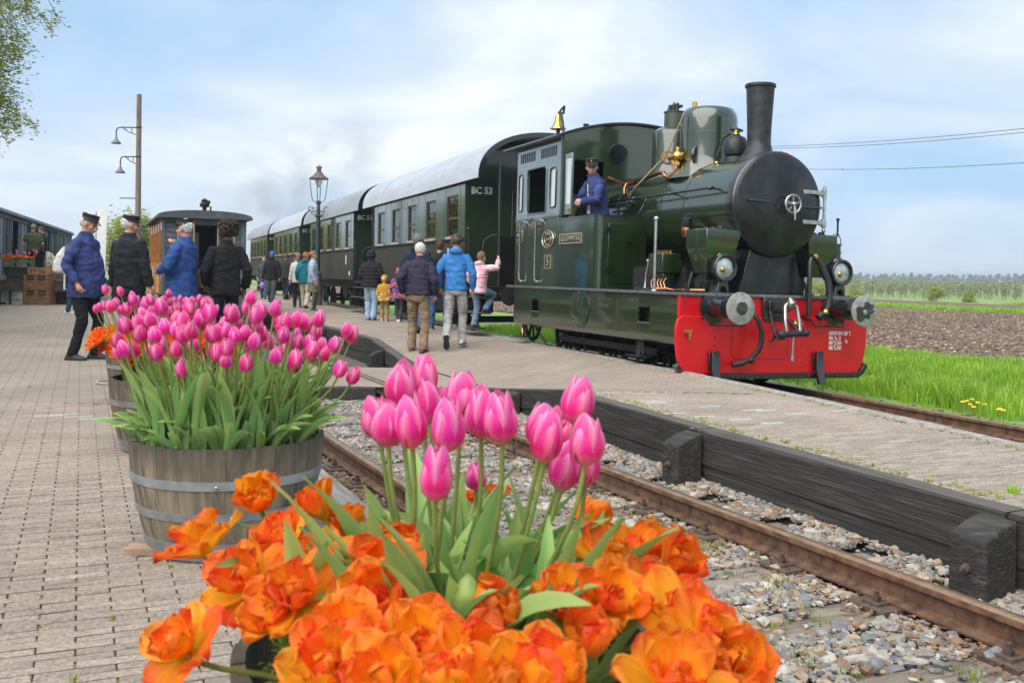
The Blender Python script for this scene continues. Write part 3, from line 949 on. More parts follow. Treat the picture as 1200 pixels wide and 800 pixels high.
m_pane = mat('grey_window_pane', (.55, .60, .62), .15, var=.05, coat=1.)
m_white = mat('white_lettering', (.80, .79, .75), .6, var=.06)
m_plateb = mat('plate_black', (.012, .012, .012), .4, var=.1)
m_rope = mat('cord', (.52, .38, .22), .8, var=.2, scale=60)

loco = thing('steam_locomotive', 'dark green steam tank engine with red front beam, tall black chimney and polished brass', 'steam engine', LO)
loco.rotation_euler = (R(-1.0), 0, R(-68))
def LP(lx, ly, lz):               # a point of the engine in the world
    return Matrix.Translation(LO) @ loco.rotation_euler.to_matrix().to_4x4() @ Vector((lx, ly, lz))
def arc(ly): return 3.69 - .145 * ly * ly

# footplate and skirts
o = MB().box(-5.42, .03, -1.33, 1.33, 1.165, 1.19).obj('footplate', m_gblack, loco, bevel=.006)
e = MB(); e.box(-5.42, .034, -1.342, -1.332, 1.160, 1.194); e.box(.032, .042, -1.33, 1.33, 1.160, 1.194)
e.obj('footplate_edge', mat('worn_edge', (.22, .22, .22), .4, var=.3, scale=30, metal=.5), o)
for s in (-1, 1):
    prof = [(s * 1.30, 1.16), (s * 1.30, .66), (s * 1.288, .60), (s * 1.25, .565), (s * 1.22, .56), (s * 1.22, .585), (s * 1.245, .59), (s * 1.272, .61), (s * 1.28, .66), (s * 1.28, 1.16)]
    if s > 0:
        sk = MB().prism(prof, 0, -5.17, -.07).obj('side_skirt', m_green, loco, smooth=40)
    else:                          # near skirt, with its square holes
        mb = MB()
        for a, b in [(-5.17, -4.42), (-4.16, -1.02), (-.74, -.07)]:
            mb.prism(prof, 0, a, b)
        lo_ = [p for p in prof if p[1] < .82] ; 
        for a, b in [(-4.42, -4.16), (-1.02, -.74)]:
            mb.prism([(-1.30, .80), (-1.30, .66), (-1.288, .60), (-1.25, .565), (-1.22, .56), (-1.22, .585), (-1.245, .59), (-1.272, .61), (-1.28, .66), (-1.28, .80)], 0, a, b)
            mb.box(a, b, -1.30, -1.28, .99, 1.16)
        sk = mb.obj('side_skirt', m_green, loco, smooth=40)
        for a, b in [(-4.42, -4.16), (-1.02, -.74)]:
            MB().box(a - .01, b + .01, -1.312, -1.300, .795, .807).obj('hole_lip', m_steel, sk)
            MB().box(a - .02, b + .02, -1.17, -1.16, .76, 1.03).obj('step_back', m_under, sk)
        cv = MB().lathe([(.285, 0), (.285, .010), (.27, .014), (0, .014)], (-2.68, -1.30, .905), (0, -1, 0), 36).obj('inspection_cover', m_green, sk)
        bm_ = MB()
        for k in range(18):
            a = 2 * PI * k / 18
            bm_.ball((-2.68 + .25 * math.cos(a), -1.316, .905 + .25 * math.sin(a)), .011, n=6, m=4)
        bm_.obj('cover_bolts', m_iron, cv)
        seam = MB()
        for x in (-3.9, -1.6):
            for k in range(12): seam.ball((x, -1.301, .63 + k * .045), .006, n=5, m=4)
        seam.obj('rivets', m_green, sk)
# steps below the skirt
for lx in (-4.95, -1.12):
    st = MB().box(lx - .16, lx + .16, -1.32, -1.12, .36, .375)
    st.bar((lx - .06, -1.2, .38), (lx - .02, -1.18, .62), .012, .07); st.bar((lx + .06, -1.2, .38), (lx + .02, -1.18, .62), .012, .07)
    st.obj('step', m_iron, loco)

# front beam and red apron with rounded corners
bb = MB().box(-.06, .0, -1.33, 1.33, .90, 1.163).obj('front_beam', m_red, loco, bevel=.004)
ap = []
for a in range(0, 91, 15):
    ap.append((-1.31 + .07 * -math.sin(R(a)) , .86 + .05 * math.cos(R(a)) - .0))
pts = [(-1.30, .915), (-1.36, .885), (-1.385, .80), (-1.385, .62), (-1.36, .45), (-1.31, .31), (-1.25, .25), (1.25, .25), (1.31, .31), (1.36, .45), (1.385, .62), (1.385, .80), (1.36, .885), (1.30, .915)]
apron = MB().prism(pts, 0, -.02, .022).obj('red_apron', m_red, loco, bevel=.006)
rv = MB()
for y in (-.86, .30 + .1):
    for k in range(5): rv.ball((.025, y, .38 + k * .105), .014, n=7, m=4)
for k in range(22):
    rv.ball((.025, -1.24 + k * .118, .865), .009, n=6, m=4)
for k in range(9): rv.ball((.025, -.55 + k * .1, .40), .006, n=6, m=4)
rv.obj('rivets', m_red, apron)
seam = MB().tube([(.024, -.62, .80), (.024, -.62, .46), (.024, -.57, .42), (.024, .13, .42), (.024, .18, .46), (.024, .18, .80)], .003, 5).obj('panel_seam', m_gblack, apron)
# black bottom angle
ang_p = [(-1.395, .33), (-1.33, .235), (-1.25, .185), (1.25, .185), (1.33, .235), (1.395, .33), (1.35, .37), (1.29, .28), (1.24, .252), (-1.24, .252), (-1.29, .28), (-1.35, .37)]
ab = MB().prism(ang_p, 0, -.03, .055).obj('bottom_angle', m_gblack, loco, bevel=.005)
bt = MB()
for k in range(18): bt.ball((.057, -1.18 + k * .139, .217), .012, n=6, m=4)
bt.obj('rivets', m_gblack, ab)
for y in (-.88, .62):
    gi = MB().prism([(.06, .52), (.10, .52), (.10, .30), (.16, .12), (.11, .12), (.06, .27)], 1, y - .05, y + .05)
    gi.box(.02, .06, y - .07, y + .07, .30, .50)
    gi.obj('guard_iron', m_gblack, loco, bevel=.006)
# shunter's grips under the beam
for y0, y1 in ((-1.0, -.52), (.50, .92)):
    MB().tube([(.02, y0 - .05, .90), (.10, y0 - .04, .90), (.13, y0, .825), (.13, y1, .825), (.10, y1 + .04, .90), (.02, y1 + .05, .90)], .013, 8).obj('grab_rail', m_gblack, loco)
# lettering
text('DIENSTGEW. 20½ T.', .062, m_white, apron, (.0245, .80, .735), FRONT, align='LEFT', ext=.0015, sx=.60, bold=.003)
text('IND.  ²/₁₁  22', .058, m_white, apron, (.0245, .80, .675), FRONT, align='LEFT', ext=.0015, sx=.60, bold=.003)
text('REV. ⁵/₄ 2021', .058, m_white, apron, (.0245, .80, .615), FRONT, align='LEFT', ext=.0015, sx=.60, bold=.003)
text('GES. ⁵/₄ 2021', .058, m_white, apron, (.0245, .80, .555), FRONT, align='LEFT', ext=.0015, sx=.60, bold=.003)
text('Eg.', .05, m_white, apron, (.0245, 1.05, .64), FRONT, align='LEFT', ext=.0015, sx=.75, bold=.001)

# buffers
for k, y in enumerate((-.875, .875)):
    b_ = MB().lathe([(.19, 0), (.19, .03), (.125, .035), (.12, .30), (.095, .31)], (0, y, 1.03), (1, 0, 0), 28)
    bo = b_.obj('buffer', m_gblack, loco, smooth=35)
    MB().lathe([(.055, .30), (.055, .50), (.10, .52)], (0, y, 1.03), (1, 0, 0), 18).obj('plunger', m_gblack, bo)
    hd = MB().lathe([(.0, .50), (.12, .505), (.182, .525), (.186, .535), (.183, .548), (.12, .562), (.06, .568), (0, .57)], (0, y, 1.03), (1, 0, 0), 40).obj('buffer_head', m_buffer, bo, smooth=35)
    r = random.Random(5 + k); nn = 26; ring = []
    for i in range(nn):
        a = 2 * PI * i / nn
        rad = (.075 + r.uniform(-.006, .006)) if k == 0 else (.115 + .035 * math.sin(2 * a + .6) + .02 * math.sin(5 * a) + r.uniform(-.012, .012))
        ring.append((a, rad))
    gm = MB()
    def hx(rad): return .571 - .33 * rad ** 2 - .25 * max(0, rad - .12)
    V = [(hx(0) + .002, y, 1.03)] + [(hx(rad * .5) + .002, y + rad * .5 * math.cos(a), 1.03 + rad * .5 * math.sin(a)) for a, rad in ring] + [(hx(rad) + .001, y + rad * math.cos(a), 1.03 + rad * math.sin(a)) for a, rad in ring]
    F = [(0, 1 + i, 1 + (i + 1) % nn) for i in range(nn)] + [(1 + i, 1 + nn + i, 1 + nn + (i + 1) % nn, 1 + (i + 1) % nn) for i in range(nn)]
    gm.add(V, F).obj('grease_patch', m_grease, bo, smooth=180)
    if k == 1: MB().lathe([(.03, 0), (.028, .004), (0, .006)], (.572, y - .01, 1.02), (1, 0, 0), 14).obj('bare_spot', m_buffer, bo)
# drawgear
dg = MB().box(.0, .05, -.20, .13, .88, 1.16); dg.box(.05, .07, -.13, .06, .93, 1.12)
do = dg.obj('draw_plate', m_gblack, loco, bevel=.008)
MB().lathe([(.05, 0), (.05, .12)], (.05, -.03, 1.02), (1, 0, 0), 12).obj('hook_socket', m_dark, do)
hk = MB().tube([(.05, .0, 1.02), (.22, .0, 1.02), (.30, .0, 1.05), (.33, .0, 1.10), (.29, .0, 1.135), (.24, .0, 1.10)], [.035, .035, .04, .042, .038, .02], 10)
hk.obj('draw_hook', m_steel, loco)
cp = MB()
for y in (-.055, .055):
    cp.tube([(.28, y * .8, 1.09), (.30, y * 1.5, 1.06), (.33, y * 1.8, .9), (.36, y * 1.8, .76), (.36, y * 1.7, .73)], .021, 8)
cp.tube([(.28, -.06, 1.09), (.275, 0, 1.10), (.28, .06, 1.09)], .021, 8)
cpo = cp.obj('coupling_link', m_steel, loco, smooth=60)
c2_ = MB().cyl((.36, -.15, .735), (.36, .17, .755), .038, 12)
c2_.tube([(.35, -.10, .74), (.24, -.13, .76), (.18, -.16, .66), (.17, -.19, .64)], .022, 8); c2_.tube([(.35, .10, .74), (.24, .09, .85), (.16, .06, .9)], .02, 8)
c2_.ball((.36, -.17, .735), .05); c2_.ball((.36, .18, .755), .048)
c2_.tube([(.20, -.22, 1.0), (.25, -.21, .8), (.34, -.2, .68), (.36, -.12, .69)], .018, 8)
c2_.obj('coupling_screw', m_iron, loco, smooth=60)
MB().tube([(.36, .0, .72), (.355, .0, .60), (.35, .0, .50), (.35, 0, .42), (.35, 0, .41)], [.014, .014, .02, .022, .01], 10).obj('screw_handle', m_steel, loco)
# brake hoses
h1 = MB().tube([(.0, -.50, 1.0), (.10, -.49, 1.0), (.2, -.46, .97), (.23, -.40, .88), (.23, -.355, .76), (.22, -.345, .64), (.2, -.37, .53), (.16, -.45, .43), (.12, -.55, .375)], .030, 10).obj('brake_hose', m_rubber, loco, smooth=60)
x_ = MB().cyl((.02, -.5, 1.0), (.14, -.5, .995), .045, 12); x_.ball((.16, -.44, .42), .045); x_.cyl((.13, -.52, .385), (.10, -.66, .36), .036, 10); x_.box(.02, .12, -.62, -.58, .93, .96)
x_.obj('hose_coupling', m_iron, h1)
sp = MB().tube([(.10, .42, .96), (.10, .42, 1.3), (.10, .42, 1.60), (.10, .44, 1.655)], .030, 10); sp.cyl((.10, .42, 1.19), (.10, .42, 1.22), .055, 12); sp.cyl((.10, .40, .955), (.0, .40, .93), .03, 10)
spo = sp.obj('brake_standpipe', m_gblack, loco, smooth=60)
MB().tube([(.10, .44, 1.655), (.11, .50, 1.66), (.13, .56, 1.57), (.16, .64, 1.40), (.18, .67, 1.22), (.19, .645, 1.08), (.19, .59, .985), (.18, .54, .955)], .040, 12).obj('brake_hose', m_rubber, loco, smooth=60)
x_ = MB().lathe([(.042, -.02), (.046, 0), (.042, .02)], (.105, .485, 1.665), (0, 1, .3), 12); x_.lathe([(.042, -.02), (.046, 0), (.042, .02)], (.19, .60, 1.0), (0, -.8, -1), 12)
x_.obj('hose_clip', m_brass, spo)
MB().cyl((.18, .55, .975), (.18, .50, .93), .05, 12).obj('hose_end', m_iron, spo)
# brass cocks on the apron
for (y, z) in ((-1.24, .705), (.30, .845)):
    t_ = MB().cyl((.02, y, z), (.10, y, z), .022, 10); t_.cyl((.085, y, z - .055), (.085, y, z + .03), .016, 10); t_.bar((.085, y - .09, z + .045), (.085, y + .03, z + .045), .014, .022)
    if z > .8: t_.ball((.07, y - .05, z), .04); t_.cyl((.06, y - .1, z), (.06, y + .06, z), .03, 10)
    t_.obj('brass_cock', m_brass, loco, smooth=60)

# lamps on the footplate
m_lens = mat('lamp_glass', (.50, .55, .54), .06, var=.35, scale=9, metal=.35, coat=1.)
for k, y in enumerate((-.74, .98)):
    lx = -.02
    L_ = MB().lathe([(.10, -.20), (.135, -.19), (.14, -.02), (.160, -.015), (.163, .05), (.150, .06), (.132, .052), (.122, .0)], (lx, y, 1.49), (1, 0, 0), 30)
    lo = L_.obj('lamp', m_gblack, loco, smooth=35)
    MB().lathe([(.128, .02), (.11, .035), (.07, .046), (0, .052)], (lx, y, 1.49), (1, 0, 0), 28).obj('lens', m_lens, lo, smooth=60)
    MB().ball((lx + .035, y - .04, 1.47), .034, .034, .04).obj('reflector', m_brass, lo)
    ch = MB().lathe([(.10, 0), (.085, .06), (.062, .075), (.062, .13), (.070, .135), (.070, .15), (.06, .155), (.06, .22), (.072, .225), (.072, .245), (0, .25)], (lx - .09, y, 1.605), (0, 0, 1), 20)
    ch.obj('lamp_chimney', m_gblack, lo, smooth=35)
    ft = MB().prism([(y - .10, 1.19), (y - .085, 1.22), (y - .06, 1.36), (y + .06, 1.36), (y + .085, 1.22), (y + .10, 1.19), (y + .055, 1.19), (y + .03, 1.27), (y - .03, 1.27), (y - .055, 1.19)], 0, lx - .16, lx + .01)
    ft.box(lx - .17, lx + .02, y - .15, y + .15, 1.191, 1.205)
    ft.obj('lamp_bracket', m_gblack, lo, bevel=.004, seg=1)
    hb = MB().tube([(lx - .09, y - .085, 1.64), (lx - .09, y - .085, 1.90), (lx - .09, y - .06, 1.935), (lx - .09, y + .06, 1.935), (lx - .09, y + .085, 1.90), (lx - .09, y + .085, 1.64)], .006, 6) if k == 0 else MB().tube([(lx - .09, y - .07, 1.76), (lx - .09, y - .075, 1.90), (lx - .09, y - .04, 1.97), (lx - .09, y + .04, 1.97), (lx - .09, y + .075, 1.90), (lx - .09, y + .07, 1.76)], .006, 6)
    hb.obj('wire_handle', m_iron, lo)
    if k == 0:
        MB().box(lx - .2, lx - .1, y - .17, y - .13, 1.32, 1.62).obj('hinge_box', m_gblack, lo)
    else:
        MB().tube([(lx - .09, y + .02, 1.94), (lx - .09, y + .02, 2.13), (lx - .09, y + .02, 2.17)], [.012, .012, .026], 8).obj('marker_post', m_gblack, lo)

# smokebox, boiler, bands
bz = 2.285
MB().lathe([(.618, -3.5), (.618, -.14)], (0, 0, bz), (1, 0, 0), 64).obj('boiler', m_green, loco, smooth=50)
fr = MB().lathe([(.622, -.16), (.646, -.15), (.650, -.09), (.645, -.03), (.632, -.005), (.61, 0)], (0, 0, bz), (1, 0, 0), 64).obj('smokebox_ring', m_gblack, loco, smooth=50)
door = MB().lathe([(.622, -.02), (.622, .008), (.605, .022), (.58, .03), (.50, .058), (.40, .085), (.28, .108), (.14, .122), (0, .127)], (0, 0, bz), (1, 0, 0), 64).obj('smokebox_door', m_smoke, loco, smooth=30)
for lx in (-1.15, -1.72, -3.0):
    MB().lathe([(.620, -.02), (.6235, -.018), (.6235, .018), (.620, .02)], (lx, 0, bz), (1, 0, 0), 64).obj('boiler_band', m_gblack, loco, smooth=50)
wh = MB().torus((.235, .04, bz - .01), (1, .0, 0), .108, .014, 32, 8)
for a in range(5):
    t_ = 2 * PI * a / 5 + .3
    wh.bar((.23, .04, bz - .01), (.23, .04 + .105 * math.cos(t_), bz - .01 + .105 * math.sin(t_)), .016, .016)
who = wh.obj('door_wheel', m_steel, door, smooth=60)
w2 = MB().lathe([(.03, .07), (.03, .255), (.02, .275), (0, .28)], (0, .04, bz - .01), (1, 0, 0), 14); w2.tube([(.26, .04, bz - .02), (.27, .045, bz - .20)], [.016, .011], 8)
w2.obj('door_dart', m_steel, door, smooth=50)
for y0, y1, z in ((-.50, -.20, bz + .02), (.26, .56, bz - .02)):
    MB().box(.05, .125, y0, y1, z - .012, z + .012).obj('door_grip', m_gblack, door, bevel=.004)
for z in (bz + .165, bz - .20):
    hg = MB().box(.075, .098, .30, .50, z - .025, z + .025); hg.box(.045, .085, .49, .62, z - .025, z + .025); hg.cyl((.055, .64, z - .05), (.055, .64, z + .05), .032, 12); hg.box(.03, .08, .58, .66, z - .03, z + .03)
    hg.obj('hinge_strap', m_steel, door, bevel=.004)
hp = MB().cyl((.055, .645, bz - .28), (.055, .645, bz + .25), .018, 10); hp.ball((.055, .645, bz - .29), .026); hp.obj('hinge_pin', m_steel, door, smooth=50)
# saddle
sd = MB()
ring = [(.0, 1.19)]
pts = [(-.62, 1.195), (-.50, 1.62), (-.40, 1.80), (.40, 1.80), (.50, 1.62), (.62, 1.195)]
pts = [(-.47, 1.195), (-.33, 1.74), (.33, 1.74), (.47, 1.195)]
so_ = MB().prism(pts, 0, -.62, -.075).obj('saddle', m_smoke, loco, bevel=.01)
rv = MB()
for k in range(9):
    for s in (-1, 1): rv.ball((-.072, s * (.44 - .0135 * k), 1.23 + k * .052), .010, n=6, m=4)
for k in range(11): rv.ball((-.072, -.40 + k * .08, 1.225), .009, n=6, m=4)
for k in range(13):
    a = PI * k / 12
    rv.ball((-.072, .36 * math.cos(a), 1.23 + .36 * math.sin(a)), .008, n=6, m=4)
rv.obj('rivets', m_iron, so_)
for s in (-1, 1):                  # sloping stays beside the saddle
    MB().bar((-.04, s * .50, 1.2), (-.04, s * .455, 1.36), .02, .03).obj('saddle_stay', m_iron, so_)
# sand boxes
for s in (-1, 1):
    pr = [(s * .56, 1.95), (s * 1.0, 1.95), (s * 1.0, 1.72), (s * .86, 1.44), (s * .66, 1.44), (s * .56, 1.56)]
    if s < 0:
        pr2 = [(-.52, 1.96), (-.52, 1.72), (-.44, 1.42), (-.14, 1.42), (-.02, 1.72), (-.02, 1.96)]
        sb = MB().loft([[(-.36, -.92, 1.42), (-.12, -.92, 1.42), (-.12, -.62, 1.42), (-.36, -.62, 1.42)], [(-.48, -.98, 1.74), (-.02, -.98, 1.74), (-.02, -.55, 1.74), (-.48, -.55, 1.74)], [(-.48, -.98, 1.95), (-.02, -.98, 1.95), (-.02, -.48, 1.95), (-.48, -.48, 1.95)]]).obj('sand_box', m_green, loco, bevel=.012)
    else:
        sb = MB().loft([[(-.36, .62, 1.42), (-.12, .62, 1.42), (-.12, .80, 1.42), (-.36, .80, 1.42)], [(-.48, .5, 1.74), (-.02, .5, 1.74), (-.02, .93, 1.74), (-.48, .93, 1.74)], [(-.48, .48, 1.95), (-.02, .48, 1.95), (-.02, .93, 1.95), (-.48, .93, 1.95)]]).obj('sand_box', m_green, loco, bevel=.012)
    x_ = MB()
    for lx in (-.40, -.25, -.10): x_.cyl((lx, s * .74, 1.95), (lx, s * .74, 1.985), .04, 10)
    x_.box(-.44, -.06, s * .74 - .03, s * .74 + .03, 1.951, 1.966)
    x_.obj('sand_box_lid', m_iron, sb, bevel=.006, seg=1)
# chimney
MB().lathe([(.30, 2.80), (.235, 2.89), (.175, 2.96), (.150, 3.05), (.146, 3.12), (.150, 3.3), (.160, 3.5), (.170, 3.68), (.174, 3.755), (.188, 3.765), (.193, 3.785), (.186, 3.805), (.165, 3.808), (.15, 3.75), (.14, 3.4), (0, 3.3)], (-.42, 0, 0), (0, 0, 1), 40).obj('chimney', m_iron, loco, smooth=40)
MB().tube([(-.22, .10, 2.90), (-.14, .12, 2.945), (-.06, .16, 2.93), (-.02, .22, 2.88)], .008, 6).obj('copper_pipe', m_copper, loco)
# steam dome and the lower dome behind it
d1 = MB().lathe([(.55, 2.70), (.44, 2.83), (.39, 2.92), (.382, 3.0), (.382, 3.30), (.385, 3.302), (.385, 3.312), (.382, 3.315), (.382, 3.50), (.368, 3.59), (.32, 3.655), (.2, 3.685), (0, 3.695)], (-1.55, 0, 0), (0, 0, 1), 48).obj('steam_dome', m_green, loco, smooth=40)
d2 = MB().lathe([(.45, 2.70), (.34, 2.85), (.315, 2.95), (.31, 3.0), (.31, 3.40), (.295, 3.47), (.24, 3.51), (.15, 3.52)], (-2.44, 0, 0), (0, 0, 1), 40).obj('sand_dome', m_green, loco, smooth=40)
MB().lathe([(.152, 3.50), (.150, 3.74), (.16, 3.745), (.16, 3.76), (0, 3.765)], (-2.44, 0, 0), (0, 0, 1), 28).obj('valve_casing', mat('green_grey_paint', (.06, .075, .055), .4, var=.2), loco, smooth=40)
sv = MB()
for q in (-.10, 0, .09): sv.cyl((-2.44 + q, -.02, 3.765), (-2.44 + q, -.02, 3.84), .028, 10); sv.ball((-2.44 + q, -.02, 3.85), .032, n=8, m=6)
sv.cyl((-2.62, 0, 3.82), (-2.26, 0, 3.82), .022, 10); sv.cyl((-2.44, -.02, 3.85), (-2.44, -.02, 3.90), .012, 8)
sv.obj('safety_valve', m_iron, loco, smooth=60)
MB().lathe([(.02, 3.62), (.02, 3.72), (.034, 3.73), (.034, 3.78), (.026, 3.785), (.026, 3.80), (.038, 3.805), (.038, 3.87), (.02, 3.88), (0, 3.885)], (-2.15, .15, 0), (0, 0, 1), 16).obj('whistle', m_brass, loco, smooth=40)
# small lubricator dome by the chimney
x_ = MB().lathe([(.16, 2.86), (.15, 2.93), (.10, 2.95), (.14, 2.96), (.155, 3.0), (.150, 3.10), (.12, 3.18), (.05, 3.215), (.04, 3.24)], (-.82, -.06, 0), (0, 0, 1), 24).obj('blower_dome', m_iron, loco, smooth=50)
w_ = MB().torus((-.82, -.06, 3.285), (.1, .1, 1), .075, .013, 18, 6); w_.bar((-.9, -.06, 3.285), (-.74, -.06, 3.285), .015, .015); w_.bar((-.82, -.14, 3.285), (-.82, .02, 3.285), .015, .015); w_.ball((-.82, -.06, 3.29), .03)
w_.obj('dome_wheel', m_iron, x_, smooth=60)
MB().lathe([(.045, 3.22), (.045, 3.26), (.03, 3.28)], (-.82, -.06, 0), (0, 0, 1), 12).obj('valve_neck', m_brass, x_)
MB().tube([(-.9, -.1, 3.24), (-1.02, -.12, 3.2), (-1.06, -.14, 3.08), (-1.05, -.2, 2.95)], .012, 6).obj('dome_pipe', m_iron, x_, smooth=60)
MB().ball((-.98, -.24, 2.86), .03).obj('oil_cup', m_brass, x_)
# regulator valve, copper pipes, whistle cord
vx, vy, vz = -1.66, -.44, 3.0
v_ = MB().cyl((vx - .1, vy, vz), (vx + .18, vy + .05, vz), .055, 14); v_.cyl((vx + .05, vy, vz - .10), (vx + .05, vy, vz + .09), .034, 12); v_.ball((vx + .05, vy, vz), .075); v_.lathe([(.05, 0), (.05, .04)], (vx + .05, vy, vz - .12), (0, 0, 1), 6); v_.cyl((vx - .2, vy, vz + .01), (vx - .06, vy, vz), .022, 10); v_.ball((vx + .05, vy, vz + .1), .03); v_.cyl((vx - .03, vy, vz - .1), (vx - .03, vy, vz - .05), .05, 8)
vo = v_.obj('steam_valve', m_brass, loco, smooth=50)
w_ = MB().torus((vx - .2, vy, vz + .01), (1, -.25, 0), .085, .013, 22, 6)
for a in range(4):
    t_ = PI * a / 2 + .4; w_.bar((vx - .2, vy, vz + .01), (vx - .2 + .02 * math.cos(t_), vy + .08 * math.cos(t_), vz + .01 + .08 * math.sin(t_)), .012, .012)
w_.obj('valve_wheel', m_brass, vo, smooth=60)
MB().lathe([(.13, 0), (.13, .03), (.12, .04)], (vx + .30, vy + .16, vz), (-1, -.6, 0), 20).obj('valve_flange', m_gblack, vo)
MB().tube([(vx + .04, vy, vz - .13), (vx + .03, vy - .02, vz - .22), (vx - .07, vy - .05, vz - .28), (vx - .16, vy - .06, vz - .25), (vx - .20, vy - .06, vz - .20), (vx - .28, vy - .06, vz - .19), (-2.4, -.5, 2.76), (-2.95, -.48, 2.74), (-3.05, -.48, 2.75), (-3.48, -.5, 2.87)], .030, 10).obj('copper_pipe', m_copper, loco, smooth=60)
MB().tube([(-2.9, -.5, 2.74), (-2.86, -.56, 2.66), (-2.82, -.58, 2.57)], .016, 8).obj('copper_pipe', m_copper, loco, smooth=60)
MB().tube([(-1.6, -.37, 3.57), (-1.95, -.42, 3.05), (-2.5, -.62, 2.60)], .012, 6).obj('whistle_cord', m_rope, loco)
for lx, a in ((-1.5, -.78), (-2.75, -.83)):  # oval washout covers on the boiler shoulder
    nrm = Vector((0, math.sin(a), math.cos(a)))
    c = Vector((lx, .615 * nrm.y, bz + .615 * nrm.z))
    wc = MB().lathe([(.10, 0), (.10, .02), (.06, .03), (0, .032)], c, nrm, 20, sx=1.35, sy=.9)
    for k in range(6):
        t_ = 2 * PI * k / 6; wc.ball(c + rot_to(nrm) @ Vector((.105 * math.cos(t_), .065 * math.sin(t_), .03)), .014, n=6, m=4)
    wc.obj('washout_cover', m_iron, loco, smooth=40)
# handrail with stanchions, reversing rod
hr = MB().tube([(-3.4, -.74, 2.45), (-1.9, -.74, 2.46), (-.32, -.72, 2.47)], .017, 8)
for lx in (-3.0, -2.25, -1.3, -.36):
    hr.tube([(lx, -.74, 2.46), (lx, -.66, 2.46), (lx, -.60, 2.455)], .014, 6); hr.ball((lx, -.74, 2.46), .028, n=8, m=6)
hr.obj('handrail', m_gblack, loco, smooth=60)
x_ = MB().bar((-3.45, -.80, 2.36), (-2.2, -.78, 2.40), .02, .05); x_.bar((-2.42, -.74, 2.46), (-2.46, -.74, 2.62), .02, .03); x_.bar((-2.42, -.74, 2.4), (-2.30, -.70, 2.60), .03, .04); x_.bar((-2.30, -.70, 2.60), (-2.2, -.62, 2.72), .02, .02)
x_.cyl((-2.35, -.76, 2.36), (-2.30, -.70, 2.42), .05, 10); x_.bar((-2.0, -.66, 2.46), (-2.0, -.80, 2.2), .03, .03)
x_.obj('reversing_rod', m_gblack, loco, bevel=.004, seg=1)
x_ = MB()
for lx in (-2.95, -2.6): x_.bar((lx, -.78, 2.42), (lx, -.78, 2.10), .025, .025)
x_.obj('rod_bracket', m_gblack, loco)
# brass and black oil pot beside the boiler
x_ = MB().lathe([(.0, 1.86), (.06, 1.88), (.07, 1.95), (.066, 2.0)], (-.88, -.72, 0), (0, 0, 1), 18); x_.cyl((-.85, -.72, 1.93), (-.68, -.64, 1.95), .035, 10); x_.lathe([(.05, 0), (.05, .03)], (-.72, -.66, 1.945), (1, .5, 0), 8)
op = x_.obj('oil_pot', m_copper, loco, smooth=50)
MB().lathe([(.062, 2.0), (.068, 2.01), (.068, 2.12), (.055, 2.13), (0, 2.13)], (-.88, -.72, 0), (0, 0, 1), 18).obj('oil_pot_cap', m_iron, op, smooth=40)
# mechanical lubricator on the footplate with its crank and pipes
x_ = MB().box(-1.02, -.68, -1.18, -.92, 1.42, 1.66); x_.cyl((-1.08, -1.05, 1.58), (-.98, -1.05, 1.58), .06, 12); x_.box(-.98, -.72, -1.14, -.96, 1.34, 1.42)
lb = x_.obj('lubricator', m_green, loco, bevel=.012)
x_ = MB()
for q in range(4): x_.cyl((-.97 + q * .085, -1.05, 1.66), (-.97 + q * .085, -1.05, 1.70), .03, 10)
x_.bar((-1.06, -1.08, 1.69), (-.68, -1.08, 1.69), .02, .02); x_.obj('lubricator_cap', m_brass, lb, smooth=50)
x_ = MB()
for q in range(5): x_.tube([(-.97 + q * .075, -1.12, 1.36), (-.97 + q * .075, -1.16, 1.30), (-.96 + q * .08, -1.15, 1.23), (-.9 + q * .1, -1.10, 1.21)], .010, 6)
x_.tube([(-.95, -1.0, 1.215), (-.5, -.95, 1.215), (-.3, -.8, 1.22)], .014, 6)
x_.obj('lubricator_pipe', m_copper, lb, smooth=60)
x_ = MB().tube([(-1.14, -1.10, 1.57), (-1.17, -1.12, 1.40), (-1.18, -1.12, 1.26), (-1.18, -1.12, 1.215)], [.016, .013, .016, .03], 8); x_.bar((-1.06, -1.09, 1.60), (-1.16, -1.11, 1.57), .03, .04); x_.ball((-1.15, -1.10, 1.57), .03)
x_.obj('lubricator_crank', m_steel, lb, smooth=50)
MB().lathe([(.20, 1.19), (.20, 1.222), (.18, 1.23), (0, 1.23)], (-1.12, -1.09, 0), (0, 0, 1), 24).obj('filler_lid', m_iron, loco)
MB().tube([(-.70, -1.27, 1.19), (-.70, -1.27, 2.05)], .021, 12).obj('handrail_post', m_steel, loco)
x_ = MB().ball((-.70, -1.27, 2.075), .034); x_.lathe([(.045, 1.19), (.045, 1.205), (.03, 1.215)], (-.70, -1.27, 0), (0, 0, 1), 12); x_.obj('post_knob', m_steel, loco, smooth=60)
x_ = MB().box(-1.9, -.6, -.9, .9, 1.19, 1.5); x_.box(-.62, -.5, -.75, -.55, 1.19, 1.75); x_.obj('frame_casing', m_under, loco)
x_ = MB().box(-.52, -.46, -.96, -.60, 1.19, 1.45); x_.bar((-.48, -.95, 1.2), (-.44, -.9, 1.44), .03, .03); x_.obj('sand_pipe_bracket', m_gblack, loco)

